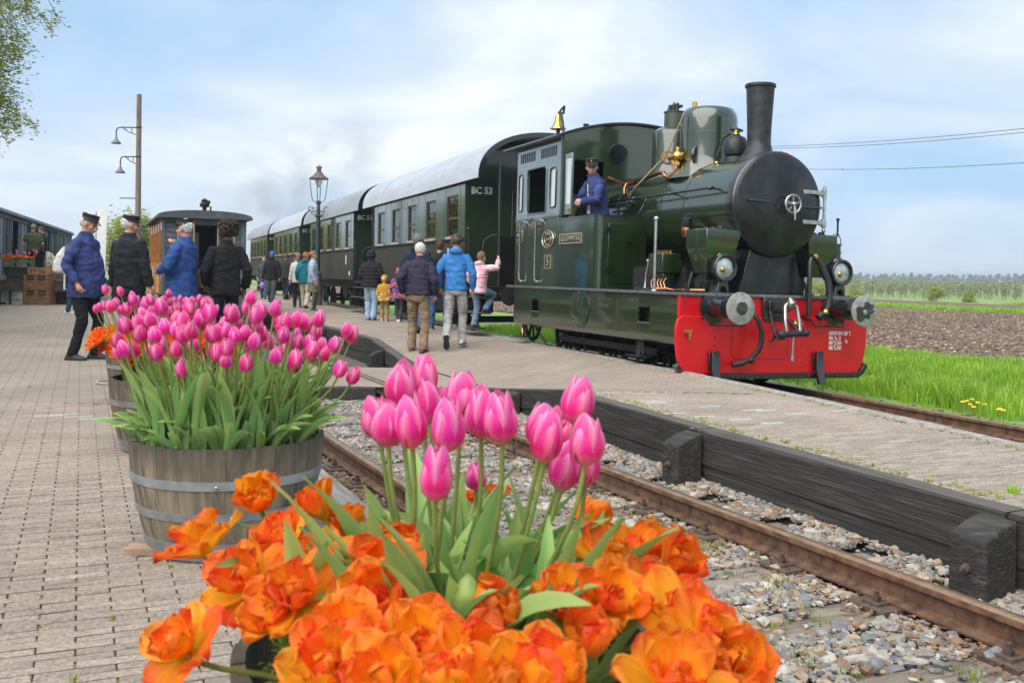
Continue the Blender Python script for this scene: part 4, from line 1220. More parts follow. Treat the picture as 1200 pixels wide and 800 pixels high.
# ---- side tanks with rounded front corner, and the cab
for s in (-1, 1):
    c = [(-5.18, s * 1.30), (-2.34, s * 1.30)]
    c += [(-2.34 + .10 * math.sin(R(a)), s * (1.20 + .10 * math.cos(R(a)))) for a in range(15, 91, 15)]
    c += [(-2.24, s * .52), (-3.42, s * .52), (-3.42, s * 1.27), (-5.18, s * 1.27)]
    c2 = [p for p in c if p[0] > -3.5][:-1] + [(-3.42, s * 1.30)]
    c2 = [(-3.42, s * 1.30)] + c[1:-3] + [(-3.42, s * .52)]
    tk = MB().prism(c2, 2, 1.191, 2.18).obj('side_tank', m_green, loco, smooth=40)
    rim = [(-3.42, s * 1.305)] + [(p[0] + .003, p[1] * 1.003) for p in c[1:-3]] + [(-3.42, s * .515)]
    MB().prism(rim, 2, 2.181, 2.215).obj('tank_rim', m_gblack, tk, smooth=40)
    if s < 0:
        x_ = MB().box(-2.239, -2.230, -1.12, -.70, 1.27, 2.10).obj('locker_door', m_green, tk, bevel=.004)
        h_ = MB()
        for z in (1.45, 2.0): h_.box(-2.232, -2.222, -1.16, -1.06, z - .04, z + .04)
        h_.obj('door_hinge', m_gblack, x_)
        h_ = MB().cyl((-2.235, -.80, 1.86), (-2.20, -.80, 1.86), .014, 8); h_.bar((-2.195, -.86, 1.86), (-2.195, -.74, 1.865), .018, .03); h_.obj('handle', m_brass, x_)
MB().box(-3.416, -2.26, -.515, .515, 1.20, 1.66).obj('ash_pan', m_under, loco)
# cab sides
def cab_side(s):
    y0, y1 = (-1.30, -1.265) if s < 0 else (1.265, 1.30)
    lower = MB().box(-5.18, -3.424, y0, y1, 1.191, 2.24).obj('cab_side', m_green, loco)
    W = [(-5.08, -4.93, 2.39, 2.99), (-4.74, -3.99, 2.33, 3.04), (-3.84, -3.63, 2.39, 2.99)]
    mb = MB(); x = -5.18; top = arc(1.28)
    for a, b, z0, z1 in W:
        mb.box(x, a, y0, y1, 2.243, top); mb.box(a, b, y0, y1, 2.243, z0); mb.box(a, b, y0, y1, z1, top); x = b
    mb.box(x, -3.49, y0, y1, 2.243, top)
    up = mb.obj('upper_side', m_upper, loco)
    for k, (a, b, z0, z1) in enumerate(W):
        rr = .05
        pts = []
        for cx, cz, a0 in ((b - rr, z1 - rr, 0), (a + rr, z1 - rr, 90), (a + rr, z0 + rr, 180), (b - rr, z0 + rr, 270)):
            for q in (0, 30, 60, 90): pts.append((cx + rr * math.cos(R(a0 + q)), cz + rr * math.sin(R(a0 + q))))
        ys = -1.303 if s < 0 else 1.303
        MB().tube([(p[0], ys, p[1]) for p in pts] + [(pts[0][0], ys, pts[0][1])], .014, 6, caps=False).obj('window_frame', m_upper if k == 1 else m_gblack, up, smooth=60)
        if k != 1:
            MB().box(a, b, ys * .99 - .004, ys * .99 + .004, z0, z1).obj('pane', m_pane, up)
    return lower, up
lower, up = cab_side(-1)
cab_side(1)
MB().prism([(-5.18, 2.225), (-4.52, 2.225), (-4.52, 2.26), (-5.18, 2.26)], 1, -1.315, -1.298).obj('waist_strip', m_gblack, up)
MB().box(-4.05, -3.46, -1.315, -1.298, 2.225, 2.26).obj('waist_strip', m_gblack, up)
sl_ = MB()
for a, b in ((-5.06, -4.44), (-4.24, -3.62)):
    for k in range(8):
        x = a + (b - a) * (k + .5) / 8; sl_.box(x - .022, x + .022, -1.3035, -1.30, 3.17, 3.32)
sl_.obj('ventilation_slots', m_dark, up)
x_ = MB()
for k in range(11): x_.ball((-5.1 + k * .15, -1.30, 3.12), .008, n=6, m=4)
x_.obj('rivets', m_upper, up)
# cab front with the opened look-out and the round spectacle
def arcpoly(y0, y1, z0, n=12):
    return [(y0, z0), (y1, z0)] + [(y1 + (y0 - y1) * k / n, arc(y1 + (y0 - y1) * k / n)) for k in range(n + 1)]
cf = MB()
cf.prism(arcpoly(-1.27, -1.16, 2.22, 3), 0, -3.49, -3.455)
cf.prism(arcpoly(-1.16, -.60, 3.10), 0, -3.49, -3.455)
cf.prism(arcpoly(-.60, 1.27, 1.2, 20), 0, -3.49, -3.455)
cfo = cf.obj('cab_front', m_green, loco)
x_ = MB().torus((-3.45, -.36, 3.225), (1, 0, 0), .155, .012, 32, 6).obj('spectacle_ring', m_gblack, cfo)
MB().lathe([(.150, 0), (.150, .008), (0, .009)], (-3.455, -.36, 3.225), (1, 0, 0), 32).obj('spectacle_glass', mat('dark_glass', (.006, .007, .008), .25, coat=.15, var=0), cfo)
MB().lathe([(.150, 0), (.165, .008), (.165, .02), (.148, .024), (0, .009)], (-3.455, .50, 3.225), (1, 0, 0), 32).obj('spectacle_glass', m_dark, cfo)
ow = MB(); x0, x1, z0, z1 = -3.445, -3.20, 2.26, 3.17
ow.box(x0, x0 + .035, -1.25, -1.215, z0, z1); ow.box(x1 - .035, x1, -1.25, -1.215, z0, z1); ow.box(x0 + .035, x1 - .035, -1.25, -1.215, z1 - .07, z1); ow.box(x0 + .035, x1 - .035, -1.25, -1.215, z0, z0 + .16)
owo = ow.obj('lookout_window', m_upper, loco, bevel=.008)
MB().box(x0 + .035, x1 - .035, -1.24, -1.225, z0 + .16, z1 - .07).obj('pane', m_pane, owo)
MB().bar((x1 - .13, -1.262, z0 + .07), (x1 - .03, -1.262, z0 + .07), .02, .02).obj('handle', m_brass, owo)
x_ = MB()
for z in (2.72,): x_.box(-3.47, -3.44, -1.26, -1.22, z - .05, z + .05)
x_.obj('hinge', m_gblack, owo)
# cab back, floor, inside
x_ = MB().prism(arcpoly(-1.26, 1.26, 1.2, 16), 0, -5.18, -5.14).obj('cab_back', m_green, loco)
MB().box(-5.13, -3.50, -1.25, 1.25, 1.2, 1.24).obj('cab_floor', m_dark, loco)
MB().box(-5.12, -3.52, .2, 1.25, 1.25, 2.1).obj('bunker', m_dark, loco)
MB().box(-5.10, -5.09, -.6, .1, 2.35, 2.75).obj('rear_window', mat('yellow_panel', (.75, .55, .10), .6, var=.1), loco)
# roof
rf = []
n_ = 20
for k in range(n_ + 1): y = -1.40 + 2.80 * k / n_; rf.append((y, arc(y) + .045))
for k in range(n_, -1, -1): y = -1.40 + 2.80 * k / n_; rf.append((y, arc(y) + .003))
MB().prism(rf, 0, -5.55, -3.40).obj('cab_roof', mat('roof_black', (.020, .020, .021), .4, var=.3, scale=5), loco, smooth=40, bevel=.01)
x_ = MB()
for s in (-1, 1): x_.tube([(-5.55, s * 1.40, arc(1.4) + .02), (-3.40, s * 1.40, arc(1.4) + .02)], .028, 8)
x_.obj('rain_gutter', m_gblack, loco, smooth=60)
# bell
bx, by, bz0 = -4.45, -.9, arc(.9) + .05
bl = MB().lathe([(.0, .30), (.04, .295), (.055, .25), (.065, .17), (.085, .11), (.125, .07), (.13, .055), (.11, .06)], (bx - .05, by, bz0 + .03), (0, 0, 1), 28).obj('bell', m_brass, loco, smooth=50)
MB().tube([(bx - .05, by, bz0 + .12), (bx - .05, by, bz0 + .06), (bx - .05, by, bz0 + .01), (bx - .05, by, bz0 - .02)], [.012, .035, .03, .02], 8).obj('clapper', m_iron, bl)
x_ = MB().tube([(bx + .16, by, bz0 - .04), (bx + .12, by, bz0 + .16), (bx + .04, by, bz0 + .33), (bx - .05, by, bz0 + .35), (bx - .05, by, bz0 + .32)], .022, 8); x_.tube([(bx - .05, by, bz0 + .34), (bx + .08, by, bz0 + .40), (bx + .16, by, bz0 + .42)], .016, 8); x_.tube([(bx + .16, by, bz0 + .42), (bx + .13, by, bz0 + .30)], .02, 8); x_.box(bx - .02, bx + .22, by - .05, by + .05, bz0 - .06, bz0 - .03)
x_.obj('bell_bracket', m_iron, bl, smooth=50)
x_ = MB().lathe([(.05, 0), (.04, .04), (.05, .06), (0, .07)], (-3.9, -.7, arc(.7) + .045), (0, 0, 1), 12).obj('roof_fitting', m_iron, loco)
# cab handrails and plates
for lx in (-4.85, -4.22):
    MB().tube([(lx + .26, -1.305, 2.15), (lx + .26, -1.34, 2.19), (lx + .13, -1.36, 2.22), (lx, -1.36, 2.18), (lx, -1.36, 1.31), (lx + .02, -1.34, 1.265), (lx + .03, -1.305, 1.26)], .016, 8).obj('cab_handrail', m_steel, loco, smooth=60)
MB().box(-4.48, -4.10, -1.3015, -1.299, 1.26, 2.22).obj('door_panel', m_green, lower)
MB().bar((-4.46, -1.33, 2.13), (-4.18, -1.33, 2.13), .022, .022).obj('door_latch', m_brass, lower)
np_ = MB().box(-3.40, -2.70, -1.316, -1.3, 1.835, 1.965).obj('name_plate', m_plateb, loco, bevel=.004)
bd = MB(); bd.box(-3.42, -2.68, -1.320, -1.304, 1.958, 1.974); bd.box(-3.42, -2.68, -1.320, -1.304, 1.826, 1.842); bd.box(-3.42, -3.40, -1.320, -1.304, 1.843, 1.957); bd.box(-2.70, -2.68, -1.320, -1.304, 1.843, 1.957)
bd.obj('plate_border', m_pbrass, np_)
text('LEEGHWATER', .115, m_pbrass, np_, (-3.05, -1.317, 1.90), SIDE, ext=.004, sx=.86, bold=.0)
ov = MB().lathe([(.20, 0), (.20, .016), (0, .017)], (-3.84, -1.30, 1.91), (0, -1, 0), 40, sx=1.05, sy=.66).obj('works_plate', m_plateb, loco)
x_ = MB().torus((0, 0, 0), (0, -1, 0), .195, .012, 40, 6); x_.torus((0, 0, 0), (0, -1, 0), .115, .006, 32, 6)
x_.v = [(a * 1.06 - 3.84, b - 1.317, c * .67 + 1.91) for a, b, c in x_.v]; x_.obj('plate_border', m_pbrass, ov, smooth=60)
for t_, z_, s_ in (('HENSCHEL', 2.0, .040), ('Nr 18', 1.91, .055), ('CASSEL', 1.82, .040)):
    text(t_, s_, m_pbrass, ov, (-3.84, -1.318, z_), SIDE, ext=.003, bold=.002)
nb = MB().box(-3.93, -3.73, -1.316, -1.3, 1.475, 1.665).obj('number_plate', m_plateb, loco, bevel=.004)
bd = MB(); bd.box(-3.945, -3.715, -1.320, -1.304, 1.658, 1.674); bd.box(-3.945, -3.715, -1.320, -1.304, 1.466, 1.482); bd.box(-3.945, -3.927, -1.320, -1.304, 1.483, 1.657); bd.box(-3.733, -3.715, -1.320, -1.304, 1.483, 1.657)
bd.obj('plate_border', m_pbrass, nb)
text('5', .20, m_pbrass, nb, (-3.83, -1.318, 1.57), SIDE, ext=.004, bold=.004)
shp = [(-5.14, 2.09), (-4.88, 2.09), (-4.88, 1.90), (-5.01, 1.83), (-5.14, 1.90)]
sh = MB().prism(shp, 1, -1.314, -1.3).obj('shield_plate', m_pbrass, loco, bevel=.004)
inn = [(-5.125, 2.078), (-4.895, 2.078), (-4.895, 1.906), (-5.01, 1.845), (-5.125, 1.906)]
si = MB().prism(inn, 1, -1.318, -1.314).obj('shield_face', m_plateb, sh)
text('SHM', .075, m_pbrass, si, (-5.01, -1.319, 2.01), SIDE, ext=.003, bold=.002, sx=.9)
MB().box(-5.09, -4.93, -1.322, -1.318, 1.925, 1.937).obj('shield_bar', m_pbrass, si)
MB().box(-5.06, -4.96, -1.322, -1.318, 1.895, 1.905).obj('shield_bar', m_pbrass, si)

# ---- frames and wheels
x_ = MB()
for s in (-.55, .55): x_.box(-5.1, -.1, s - .015, s + .015, .45, 1.16)
x_.box(-5.15, -4.4, -1.1, 1.1, .55, 1.15); x_.box(-4.9, -.3, -.53, .53, .22, .9); x_.box(-5.0, -.25, .86, .90, .16, .60); x_.obj('main_frame', m_under, loco)
def wheel(name, r, parent, m, spokes=10):
    for s in (-1, 1):
        w = MB().torus((0, 0, 0), (0, 1, 0), r - .035, .035, 36, 8)
        w.lathe([(r + .028, 0), (r + .028, .02), (r - .02, .03)], (0, -.02 * s - (.03 if s > 0 else 0), 0), (0, 1, 0), 36) if False else None
        w.cyl((0, -.05, 0), (0, .05, 0), .09, 16)
        for k in range(spokes):
            a = 2 * PI * k / spokes; w.bar((0, 0, 0), ((r - .03) * math.cos(a), 0, (r - .03) * math.sin(a)), .03, .05)
        yield s, w.obj(name, m, parent, smooth=40)
for lx in (-4.25, -2.75, -1.25):
    for s, w in wheel('wheel', .47, loco, m_under):
        w.location = (lx, s * .72, .47)
    MB().cyl((lx, -.72, .47), (lx, .72, .47), .07, 12).obj('axle', m_under, loco)
for s in (-1, 1):
    MB().bar((-4.25, s * .86, .40), (-1.25, s * .86, .40), .04, .09).obj('coupling_rod', m_iron, loco)
x_ = MB()
for lx in (-3.6, -2.0): x_.bar((lx, -.8, .9), (lx + .12, -.78, .25), .06, .05)
x_.box(-1.9, -1.55, -.85, -.6, .28, .31); x_.tube([(-4.7, -1.1, .55), (-4.2, -1.12, .28), (-3.6, -1.1, .22)], .015, 6)
x_.obj('brake_gear', m_iron, loco)
MB().tube([(-4.95, -1.22, .56), (-4.92, -1.24, .50), (-4.88, -1.25, .44), (-4.88, -1.25, .38)], .018, 8).obj('copper_pipe', m_copper, loco)

# ================================================================== COACHES
m_coach = paint('coach_green_paint', (.030, .052, .017), .16, var=.35, ior=1.7, bump=.14)
m_coach_low = mat('coach_lower_paint', (.030, .030, .019), .5, var=.35, scale=2.2, col2=(.060, .045, .030), thr=(.42, .7), coat=.0, spec=.25, stretch=(2.5, 2.5, .5), bump=.15, bscale=9)
m_end = paint('coach_end_green', (.018, .034, .014), .28, var=.12, ior=1.5)
m_roof = mat('coach_roof_grey', (.48, .50, .525), .38, var=.16, scale=1.5, bump=.1, bscale=7, stretch=(.25, 1, 1), coat=.25)
m_roof2 = mat('coach_roof_dark_grey', (.30, .31, .32), .45, var=.2, scale=1.5, bump=.1, bscale=7, stretch=(.25, 1, 1), coat=.15)
m_redwood = mat('varnished_wood', (.085, .040, .02), .4, var=.25, scale=5)
m_sillw = mat('bare_wood_sill', (.42, .38, .31), .7, var=.2, scale=9)
m_seat = mat('seat_cloth', (.10, .03, .02), .8, var=.2)
def glass_mat(name='window_glass', tint=(.72, .76, .74), f=.0):
    m = bpy.data.materials.new(name); m.use_nodes = True
    t = m.node_tree; t.nodes.remove(t.nodes['Principled BSDF'])
    a = t.nodes.new('ShaderNodeBsdfTransparent'); a.inputs['Color'].default_value = (*tint, 1)
    g = t.nodes.new('ShaderNodeBsdfGlossy'); g.inputs['Roughness'].default_value = .015; g.inputs['Color'].default_value = (.95, .97, .96, 1)
    fr = t.nodes.new('ShaderNodeFresnel'); fr.inputs['IOR'].default_value = 1.75
    nz = t.nodes.new('ShaderNodeTexNoise'); nz.inputs['Scale'].default_value = 2.2
    co = t.nodes.new('ShaderNodeTexCoord'); t.links.new(co.outputs['Object'], nz.inputs['Vector'])
    bp = t.nodes.new('ShaderNodeBump'); bp.inputs['Strength'].default_value = .04; bp.inputs['Distance'].default_value = .05
    t.links.new(nz.outputs['Fac'], bp.inputs['Height']); t.links.new(bp.outputs['Normal'], g.inputs['Normal'])
    mx_ = t.nodes.new('ShaderNodeMixShader')
    t.links.new(fr.outputs[0], mx_.inputs[0]); t.links.new(a.outputs[0], mx_.inputs[1]); t.links.new(g.outputs[0], mx_.inputs[2])
    t.links.new(mx_.outputs[0], t.nodes['Material Output'].inputs['Surface'])
    return m
m_glass = glass_mat()
CO = Vector((.9913, 17.2177, LO.z)); CROT = R(-(90 - 20.7))
def CP(lx, ly, lz):
    s, c = math.sin(R(20.7)), math.cos(R(20.7))
    return Vector((CO.x + lx * s + ly * c, CO.y - lx * c + ly * s, CO.z + lz))
HALF = 3.86                        # half length of the body
def coach(label, number, roofm, cx):
    t = thing('passenger_coach', label, 'railway coach', CP(cx, 0, 0), CROT, 'coaches behind the steam engine')
    for s in (-1, 1):
        ya, yb = (-1.30, -1.26) if s < 0 else (1.26, 1.30)
        MB().box(-HALF, HALF, ya, yb, 1.17, 2.04).obj('lower_side', m_coach_low, t)
        ws = [-3.05 + 1.525 * k for k in range(5)]
        mb = MB(); x = -HALF
        for c in ws:
            a, b = c - .37, c + .37
            mb.box(x, a, ya, yb, 2.043, 3.14); mb.box(a, b, ya, yb, 2.043, 2.10); mb.box(a, b, ya, yb, 2.92, 3.14); x = b
        mb.box(x, HALF, ya, yb, 2.043, 3.14)
        side = mb.obj('upper_side', m_coach, t)
        ys = -1.304 if s < 0 else 1.304
        st = MB()
        for q in [-HALF + .03] + [c + d for c in ws for d in (-.48, .48)] + [HALF - .03]: st.box(q - .022, q + .022, min(ys, ys * .997), max(ys, ys * .997), 2.09, 3.12)
        st.obj('beading', m_coach, side)
        MB().box(-HALF, HALF, min(ys, ys * .994), max(ys * 1.006, ys), 2.0, 2.075).obj('waist_rail', m_coach_low, side)
        for c in ws:
            a, b, z0, z1 = c - .37, c + .37, 2.10, 2.92
            yi, yo = (-1.275, -1.245) if s < 0 else (1.245, 1.275)
            f = MB(); f.box(a, a + .045, yi, yo, z0, z1); f.box(b - .045, b, yi, yo, z0, z1); f.box(a + .045, b - .045, yi, yo, z1 - .045, z1); f.box(a + .045, b - .045, yi, yo, z0, z0 + .06); f.box(a + .045, b - .045, yi, yo, 2.46, 2.50)
            w = f.obj('window', m_redwood, side)
            MB().box(a + .04, b - .04, (yi + yo) / 2 - .003, (yi + yo) / 2 + .003, z0 + .05, z1 - .04).obj('pane', m_glass, w)
            if s < 0: MB().box(a + .01, b - .01, -1.335, -1.30, z0 - .03, z0 + .02).obj('sill', m_sillw, w)
    for e in (-1, 1):
        x0, x1 = sorted((e * HALF, e * (HALF - .04)))
        prof = [(-1.26, 1.17), (1.26, 1.17), (1.26, 3.13)] + [(1.26 * math.cos(PI * k / 18) if 0 < k < 18 else 1.26 * math.copysign(1, 9 - k), 3.13 + .80 * math.sin(PI * k / 18)) for k in range(1, 18)] + [(-1.26, 3.13)]
        end = MB().prism(prof, 0, x0, x1).obj('end_wall', m_end, t)
        if e > 0:
            text(number, .185, m_white, end, (HALF + .003, -.97, 2.97), FRONT, ext=.002, bold=.008, sx=.92)
            dr_ = MB().box(HALF + .001, HALF + .02, -.36, .36, 1.2, 3.0).obj('end_door', m_end, end, bevel=.01)
        # open platform with gate, posts, steps and rails
        px = e * (HALF + .92)
        a, b = sorted((e * HALF, px))
        pf = MB().box(a, b, -1.25, 1.25, 1.08, 1.16).obj('end_platform', m_under, t)
        gt = MB()
        gt.tube([(px, -.95, 1.16), (px, -.95, 3.5)], .022, 8)
        gt.tube([(px, .95, 1.16), (px, .95, 3.5)], .022, 8)
        gt.obj('roof_post', m_gblack, pf)
        x_ = MB(); x0, x1 = sorted((px - e * .015, px + e * .015))
        for s in (-1, 1): x_.box(x0, x1, min(s * .40, s * .94), max(s * .40, s * .94), 1.17, 2.08)
        x_.obj('end_panel', m_gblack, pf)
        for s in (-1, 1):
            x_ = MB().tube([(px - e * .10, s * 1.22, 1.18), (px - e * .10, s * 1.22, 1.75), (px - e * .10, s * 1.20, 2.0), (px - e * .06, s * 1.06, 2.10), (px, s * .95, 2.10)], .014, 8); x_.obj('handrail', m_iron, pf, smooth=60)
            x_ = MB().tube([(e * (HALF + .10), s * 1.26, 1.25), (e * (HALF + .10), s * 1.26, 2.2)], .016, 8); x_.ball((e * (HALF + .10), s * 1.26, 2.24), .03); x_.obj('handrail', m_gblack, pf, smooth=60)
            for k, (zz, yy) in enumerate(((.98, 1.30), (.71, 1.40), (.44, 1.50))):
                sx0, sx1 = sorted((e * (HALF + .14), e * (HALF + 1.16)))
                MB().box(sx0, sx1, min(s * (yy - .24), s * yy), max(s * (yy - .24), s * yy), zz - .035, zz).obj('step', mat('step_wood', (.07, .06, .05), .85, var=.3, scale=8), pf, bevel=.006, seg=1)
            sb = MB()
            for q in (.16, .82): sb.bar((e * (HALF + q), s * 1.16, 1.08), (e * (HALF + q), s * 1.36, .40), .02, .10)
            sb.obj('step_bracket', m_under, pf)
        bf = MB()
        for s in (-1, 1): bf.lathe([(.10, 0), (.10, .22), (.05, .23), (.05, .30), (.16, .31), (.17, .33), (0, .35)], (px, s * .85, 1.0), (e, 0, 0), 16)
        bf.box(min(px - e * .06, px), max(px - e * .06, px), -1.2, 1.2, .90, 1.08)
        bf.obj('buffer_beam', m_under, pf)
    # roof
    rp = []
    n_ = 24
    for k in range(n_ + 1):
        a = PI * k / n_
        rp.append((-1.40 * math.copysign(abs(math.cos(a)) ** .9, math.cos(a)), 3.12 + .88 * math.sin(a) ** .85))
    inner = [(p[0] * .968, 3.12 + (p[1] - 3.12) * .962) for p in rp[::-1]]
    rl = HALF + 1.02
    r_ = MB().prism(rp + inner, 0, -rl, rl)
    ro = r_.obj('roof', roofm, t, smooth=50)
    for e in (-1, 1):
        hoop = [(e * rl, p[0] * 1.004, p[1] + .004) for p in rp]
        h = MB()
        for a, b in zip(rp, rp[1:]):
            pass
        rim = rp + [(p[0] * .93, 3.12 + (p[1] - 3.12) * .90) for p in rp[::-1]]
        h.prism(rim, 0, min(e * (rl + .001), e * (rl + .03)), max(e * (rl + .001), e * (rl + .03)))
        h.obj('roof_end', m_gblack, ro, smooth=40)
    sm = MB()
    for q in (-2.6, 0, 2.6): sm.prism([(p[0] * 1.004, p[1] + .004) for p in rp] + [(p[0] * .99, 3.12 + (p[1] - 3.12) * .99) for p in rp[::-1]], 0, q - .02, q + .02)
    sm.obj('roof_seam', roofm, ro, smooth=50)
    # inside: floor, seats, partitions
    MB().box(-HALF + .05, HALF - .05, -1.25, 1.25, 1.18, 1.22).obj('floor', m_dark, t)
    x_ = MB()
    for c in (-2.3, -.77, .77, 2.3): x_.box(c - .03, c + .03, -1.2, 1.2, 1.22, 2.45)
    x_.obj('seat_back', m_redwood, t)
    # underframe
    x_ = MB()
    for s in (-1, 1): x_.box(-HALF - .9, HALF + .9, s * 1.0 - .04, s * 1.0 + .04, .92, 1.08)
    x_.box(-HALF, HALF, -1.2, 1.2, 1.09, 1.165); x_.box(-1.0, .2, -.6, .6, .5, 1.0); x_.box(.9, 1.5, -1.0, -.5, .62, .95)
    x_.obj('underframe', m_under, t)
    for lx in (-2.35, 2.35):
        for s, w in wheel('wheel', .46, t, m_under, 9): w.location = (lx, s * .72, .46)
        x_ = MB()
        for s in (-1, 1):
            x_.prism([(lx - .30, .92), (lx - .12, .35), (lx + .12, .35), (lx + .30, .92)], 1, s * .92 - .02, s * .92 + .02); x_.box(lx - .1, lx + .1, s * 1.0 - .07, s * 1.0 + .07, .36, .58); x_.tube([(lx - .55, s * 1.0, .84), (lx, s * 1.0, .68), (lx + .55, s * 1.0, .84)], .045, 8)
        x_.cyl((lx, -.7, .46), (lx, .7, .46), .07, 10)
        x_.obj('axle_box', m_under, t)
    MB().box(-2.2, 2.2, -1.16, -1.0, .34, .38).obj('foot_board', mat('step_wood', (.07, .06, .05), .85), t)
    text('N.T.M', .13, m_white, t, (0, -1.3065, 3.02), SIDE, name='side_lettering', ext=.001)
    lb = MB().box(3.25, 3.42, -1.3045, -1.3, 1.30, 1.42); lb.box(2.75, 2.85, -1.3045, -1.3, 1.62, 1.9)
    lb.obj('white_notice', m_white, t)
    return t
c0 = -1.92 - HALF
PITCH = 10.42
coach('green coach with silver roof lettered BC 53, coupled right behind the steam engine', 'BC 53', m_roof, c0)
coach('green coach with a dull grey roof lettered BC 51, second behind the steam engine', 'BC 51', m_roof2, c0 - PITCH)
coach('green coach with pale roof lettered BC 52, third behind the engine beyond the lamp post', 'BC 52', m_roof, c0 - 2 * PITCH)
coach('farthest green coach at the tail of the train behind the grey end of the tram', 'BC 54', m_roof2, c0 - 3 * PITCH)
# ================================================================== TREES AND THE FAR LAND
m_leafY = mat('spring_leaf_yellow', (.40, .43, .07), .6, var=.3, scale=.7, col2=(.26, .33, .055), thr=(.4, .7), trans=.4)
m_leafG = mat('spring_leaf_green', (.13, .22, .04), .6, var=.3, scale=.7, col2=(.07, .13, .03), thr=(.4, .7), trans=.35)
m_bark = mat('bark', (.12, .10, .08), .95, var=.3, scale=8, bump=.6, bscale=18)
def leaf_cloud(n, pos, size, seed, elong=1.6):
    """small leaf faces at given points"""
    r = np.random.default_rng(seed)
    q = np.array([[-.5, 0, 0], [0, -.28, .06], [.5, 0, 0], [0, .28, .06]]); f = np.array([[0, 1, 2, 3]])
    P = pos; k = len(P)
    S = r.uniform(.6, 1.3, k) * size
    return scatter([(q, f)], P, np.stack([S * elong, S, S], 1), r.uniform(0, 6.28, k), r.uniform(-1.4, 1.4, k))
def tree_mesh(h, rad, n, size, seed, trunk=.12, clumps=26, low=.25, droop=0.):
    r = random.Random(seed); rg = np.random.default_rng(seed)
    t = MB(); pts = [Vector((0, 0, 0))]
    for i in range(1, 7):
        pts.append(Vector((r.uniform(-.06, .06) * h * i / 6, r.uniform(-.06, .06) * h * i / 6, h * .85 * i / 6)))
    t.tube(pts, [trunk * (1 - .14 * i) for i in range(7)], 8)
    P = []
    for c in range(clumps):
        a = r.uniform(0, 6.28); zz = low + (1 - low) * r.random() ** .8
        prof = math.sin(PI * min(1, (zz - low) / (1 - low) * .86 + .12)) ** .6
        d = rad * prof * r.uniform(.35, 1.0)
        e = Vector((math.cos(a) * d, math.sin(a) * d, h * zz))
        i0 = max(1, min(5, int(zz * 5)))
        m0 = pts[i0 - 1].lerp(pts[i0], .5)
        mid = m0.lerp(e, .55) + Vector((0, 0, h * .04))
        t.tube([m0, mid, e], [trunk * .34, trunk * .2, trunk * .06], 5)
        k = int(n / clumps * r.uniform(.6, 1.4)); cs = rad * r.uniform(.20, .42)
        g = rg.normal(0, 1, (k, 3)) * cs * np.array([.62, .62, .5])
        if droop: g[:, 2] -= np.abs(rg.normal(0, droop, k))
        P.append(np.array(e) + g)
    P = np.concatenate(P)
    Vs, Fs, I = leaf_cloud(len(P), P, size, seed)
    return t, (Vs, Fs)
def tree(name, label, cat, loc, h, rad, n, size, seed, m, trunk=.12, group=None, **k):
    t, (Vs, Fs) = tree_mesh(h, rad, n, size, seed, trunk, **k)
    o = thing(name, label, cat, loc, 0, group)
    t.obj('trunk', m_bark, o, smooth=60)
    link('crown', np_mesh('crown', Vs, Fs, m), o)
    return o
# willows beyond the staff on the left
tree('willow_tree', 'yellow green willow beyond the pavement, seen between the two men in caps on the left', 'tree', (-26.2, 68, -.1), 4.75, 2.5, 9000, .20, 1, m_leafY, .2, low=.18)
tree('willow_tree', 'yellow green young tree behind the man in the black coat, near the tram', 'tree', (-25.6, 74, -.1), 4.0, 2.3, 8000, .19, 2, m_leafY, .2, low=.15)
tree('willow_tree', 'pale green low tree at the far end of the pavement behind the tram', 'tree', (-30.0, 80, -.1), 3.6, 2.4, 7000, .20, 3, m_leafG, .2, low=.12)
for k, (x, y, h) in enumerate([(-41.5, 66, 7.4), (-47, 60, 6.6), (-45, 74, 8.0), (-53, 54, 7.0), (-49, 82, 7.6), (-58, 46, 6.8)]):
    tree('willow_tree', ['yellow green tree', 'lower yellow green tree', 'tallest tree', 'broad tree', 'second tallest tree', 'nearest tree'][k] + ' in the row beyond the goods wagons, outside the left edge', 'tree', (x, y, -.6), h, 3.4, 5000, .34, 60 + k, m_leafY if k % 2 == 0 else m_leafG, .25, low=.12)
# birch whose hanging twigs reach into the picture on the left
bt = thing('birch_tree', 'birch with hanging twigs and small fresh leaves at the top left edge', 'tree', (-10.05, 16.0, 0))
r = random.Random(11)
t = MB(); t.tube([(0, 0, 0), (.05, 0, 2), (.0, .1, 4), (.1, 0, 6), (.1, .05, 8.5)], [.16, .14, .12, .09, .03], 9)
to = t.obj('trunk', mat('birch_bark', (.55, .53, .50), .8, var=.3, scale=9, col2=(.06, .055, .05), thr=(.55, .62)), bt, smooth=60)
tw = MB(); P = []
for b in range(64):
    z0 = r.uniform(3.6, 7.6); a = r.uniform(-.95, .95) if b % 4 else r.uniform(0, 6.28)
    L = r.uniform(1.2, 2.9) * (1.0 - .16 * abs(z0 - 5))
    p = Vector((.05, 0, z0)); pts = [p]
    for i in range(1, 8):
        s = i / 7
        p = Vector((.05 + math.cos(a) * L * s ** .85, math.sin(a) * L * s, z0 + .9 * s - 1.3 * s * s * r.uniform(.8, 1.2)))
        pts.append(p)
        if i > 1:
            for q in range(3):
                tip = p + Vector((r.gauss(0, .18), r.gauss(0, .18), -r.uniform(.15, .55)))
                tw.tube([p, p.lerp(tip, .5) + Vector((r.gauss(0, .05), 0, .02)), tip], [.006, .004, .002], 4)
                for l in range(34):
                    f_ = r.random()
                    P.append(tuple(p.lerp(tip, f_) + Vector((r.gauss(0, .055), r.gauss(0, .055), r.gauss(0, .05)))))
    tw.tube(pts, [.022 * (1 - .11 * i) for i in range(8)], 5)
tw.obj('twigs', m_bark, bt, smooth=60)
rb = np.random.default_rng(8)
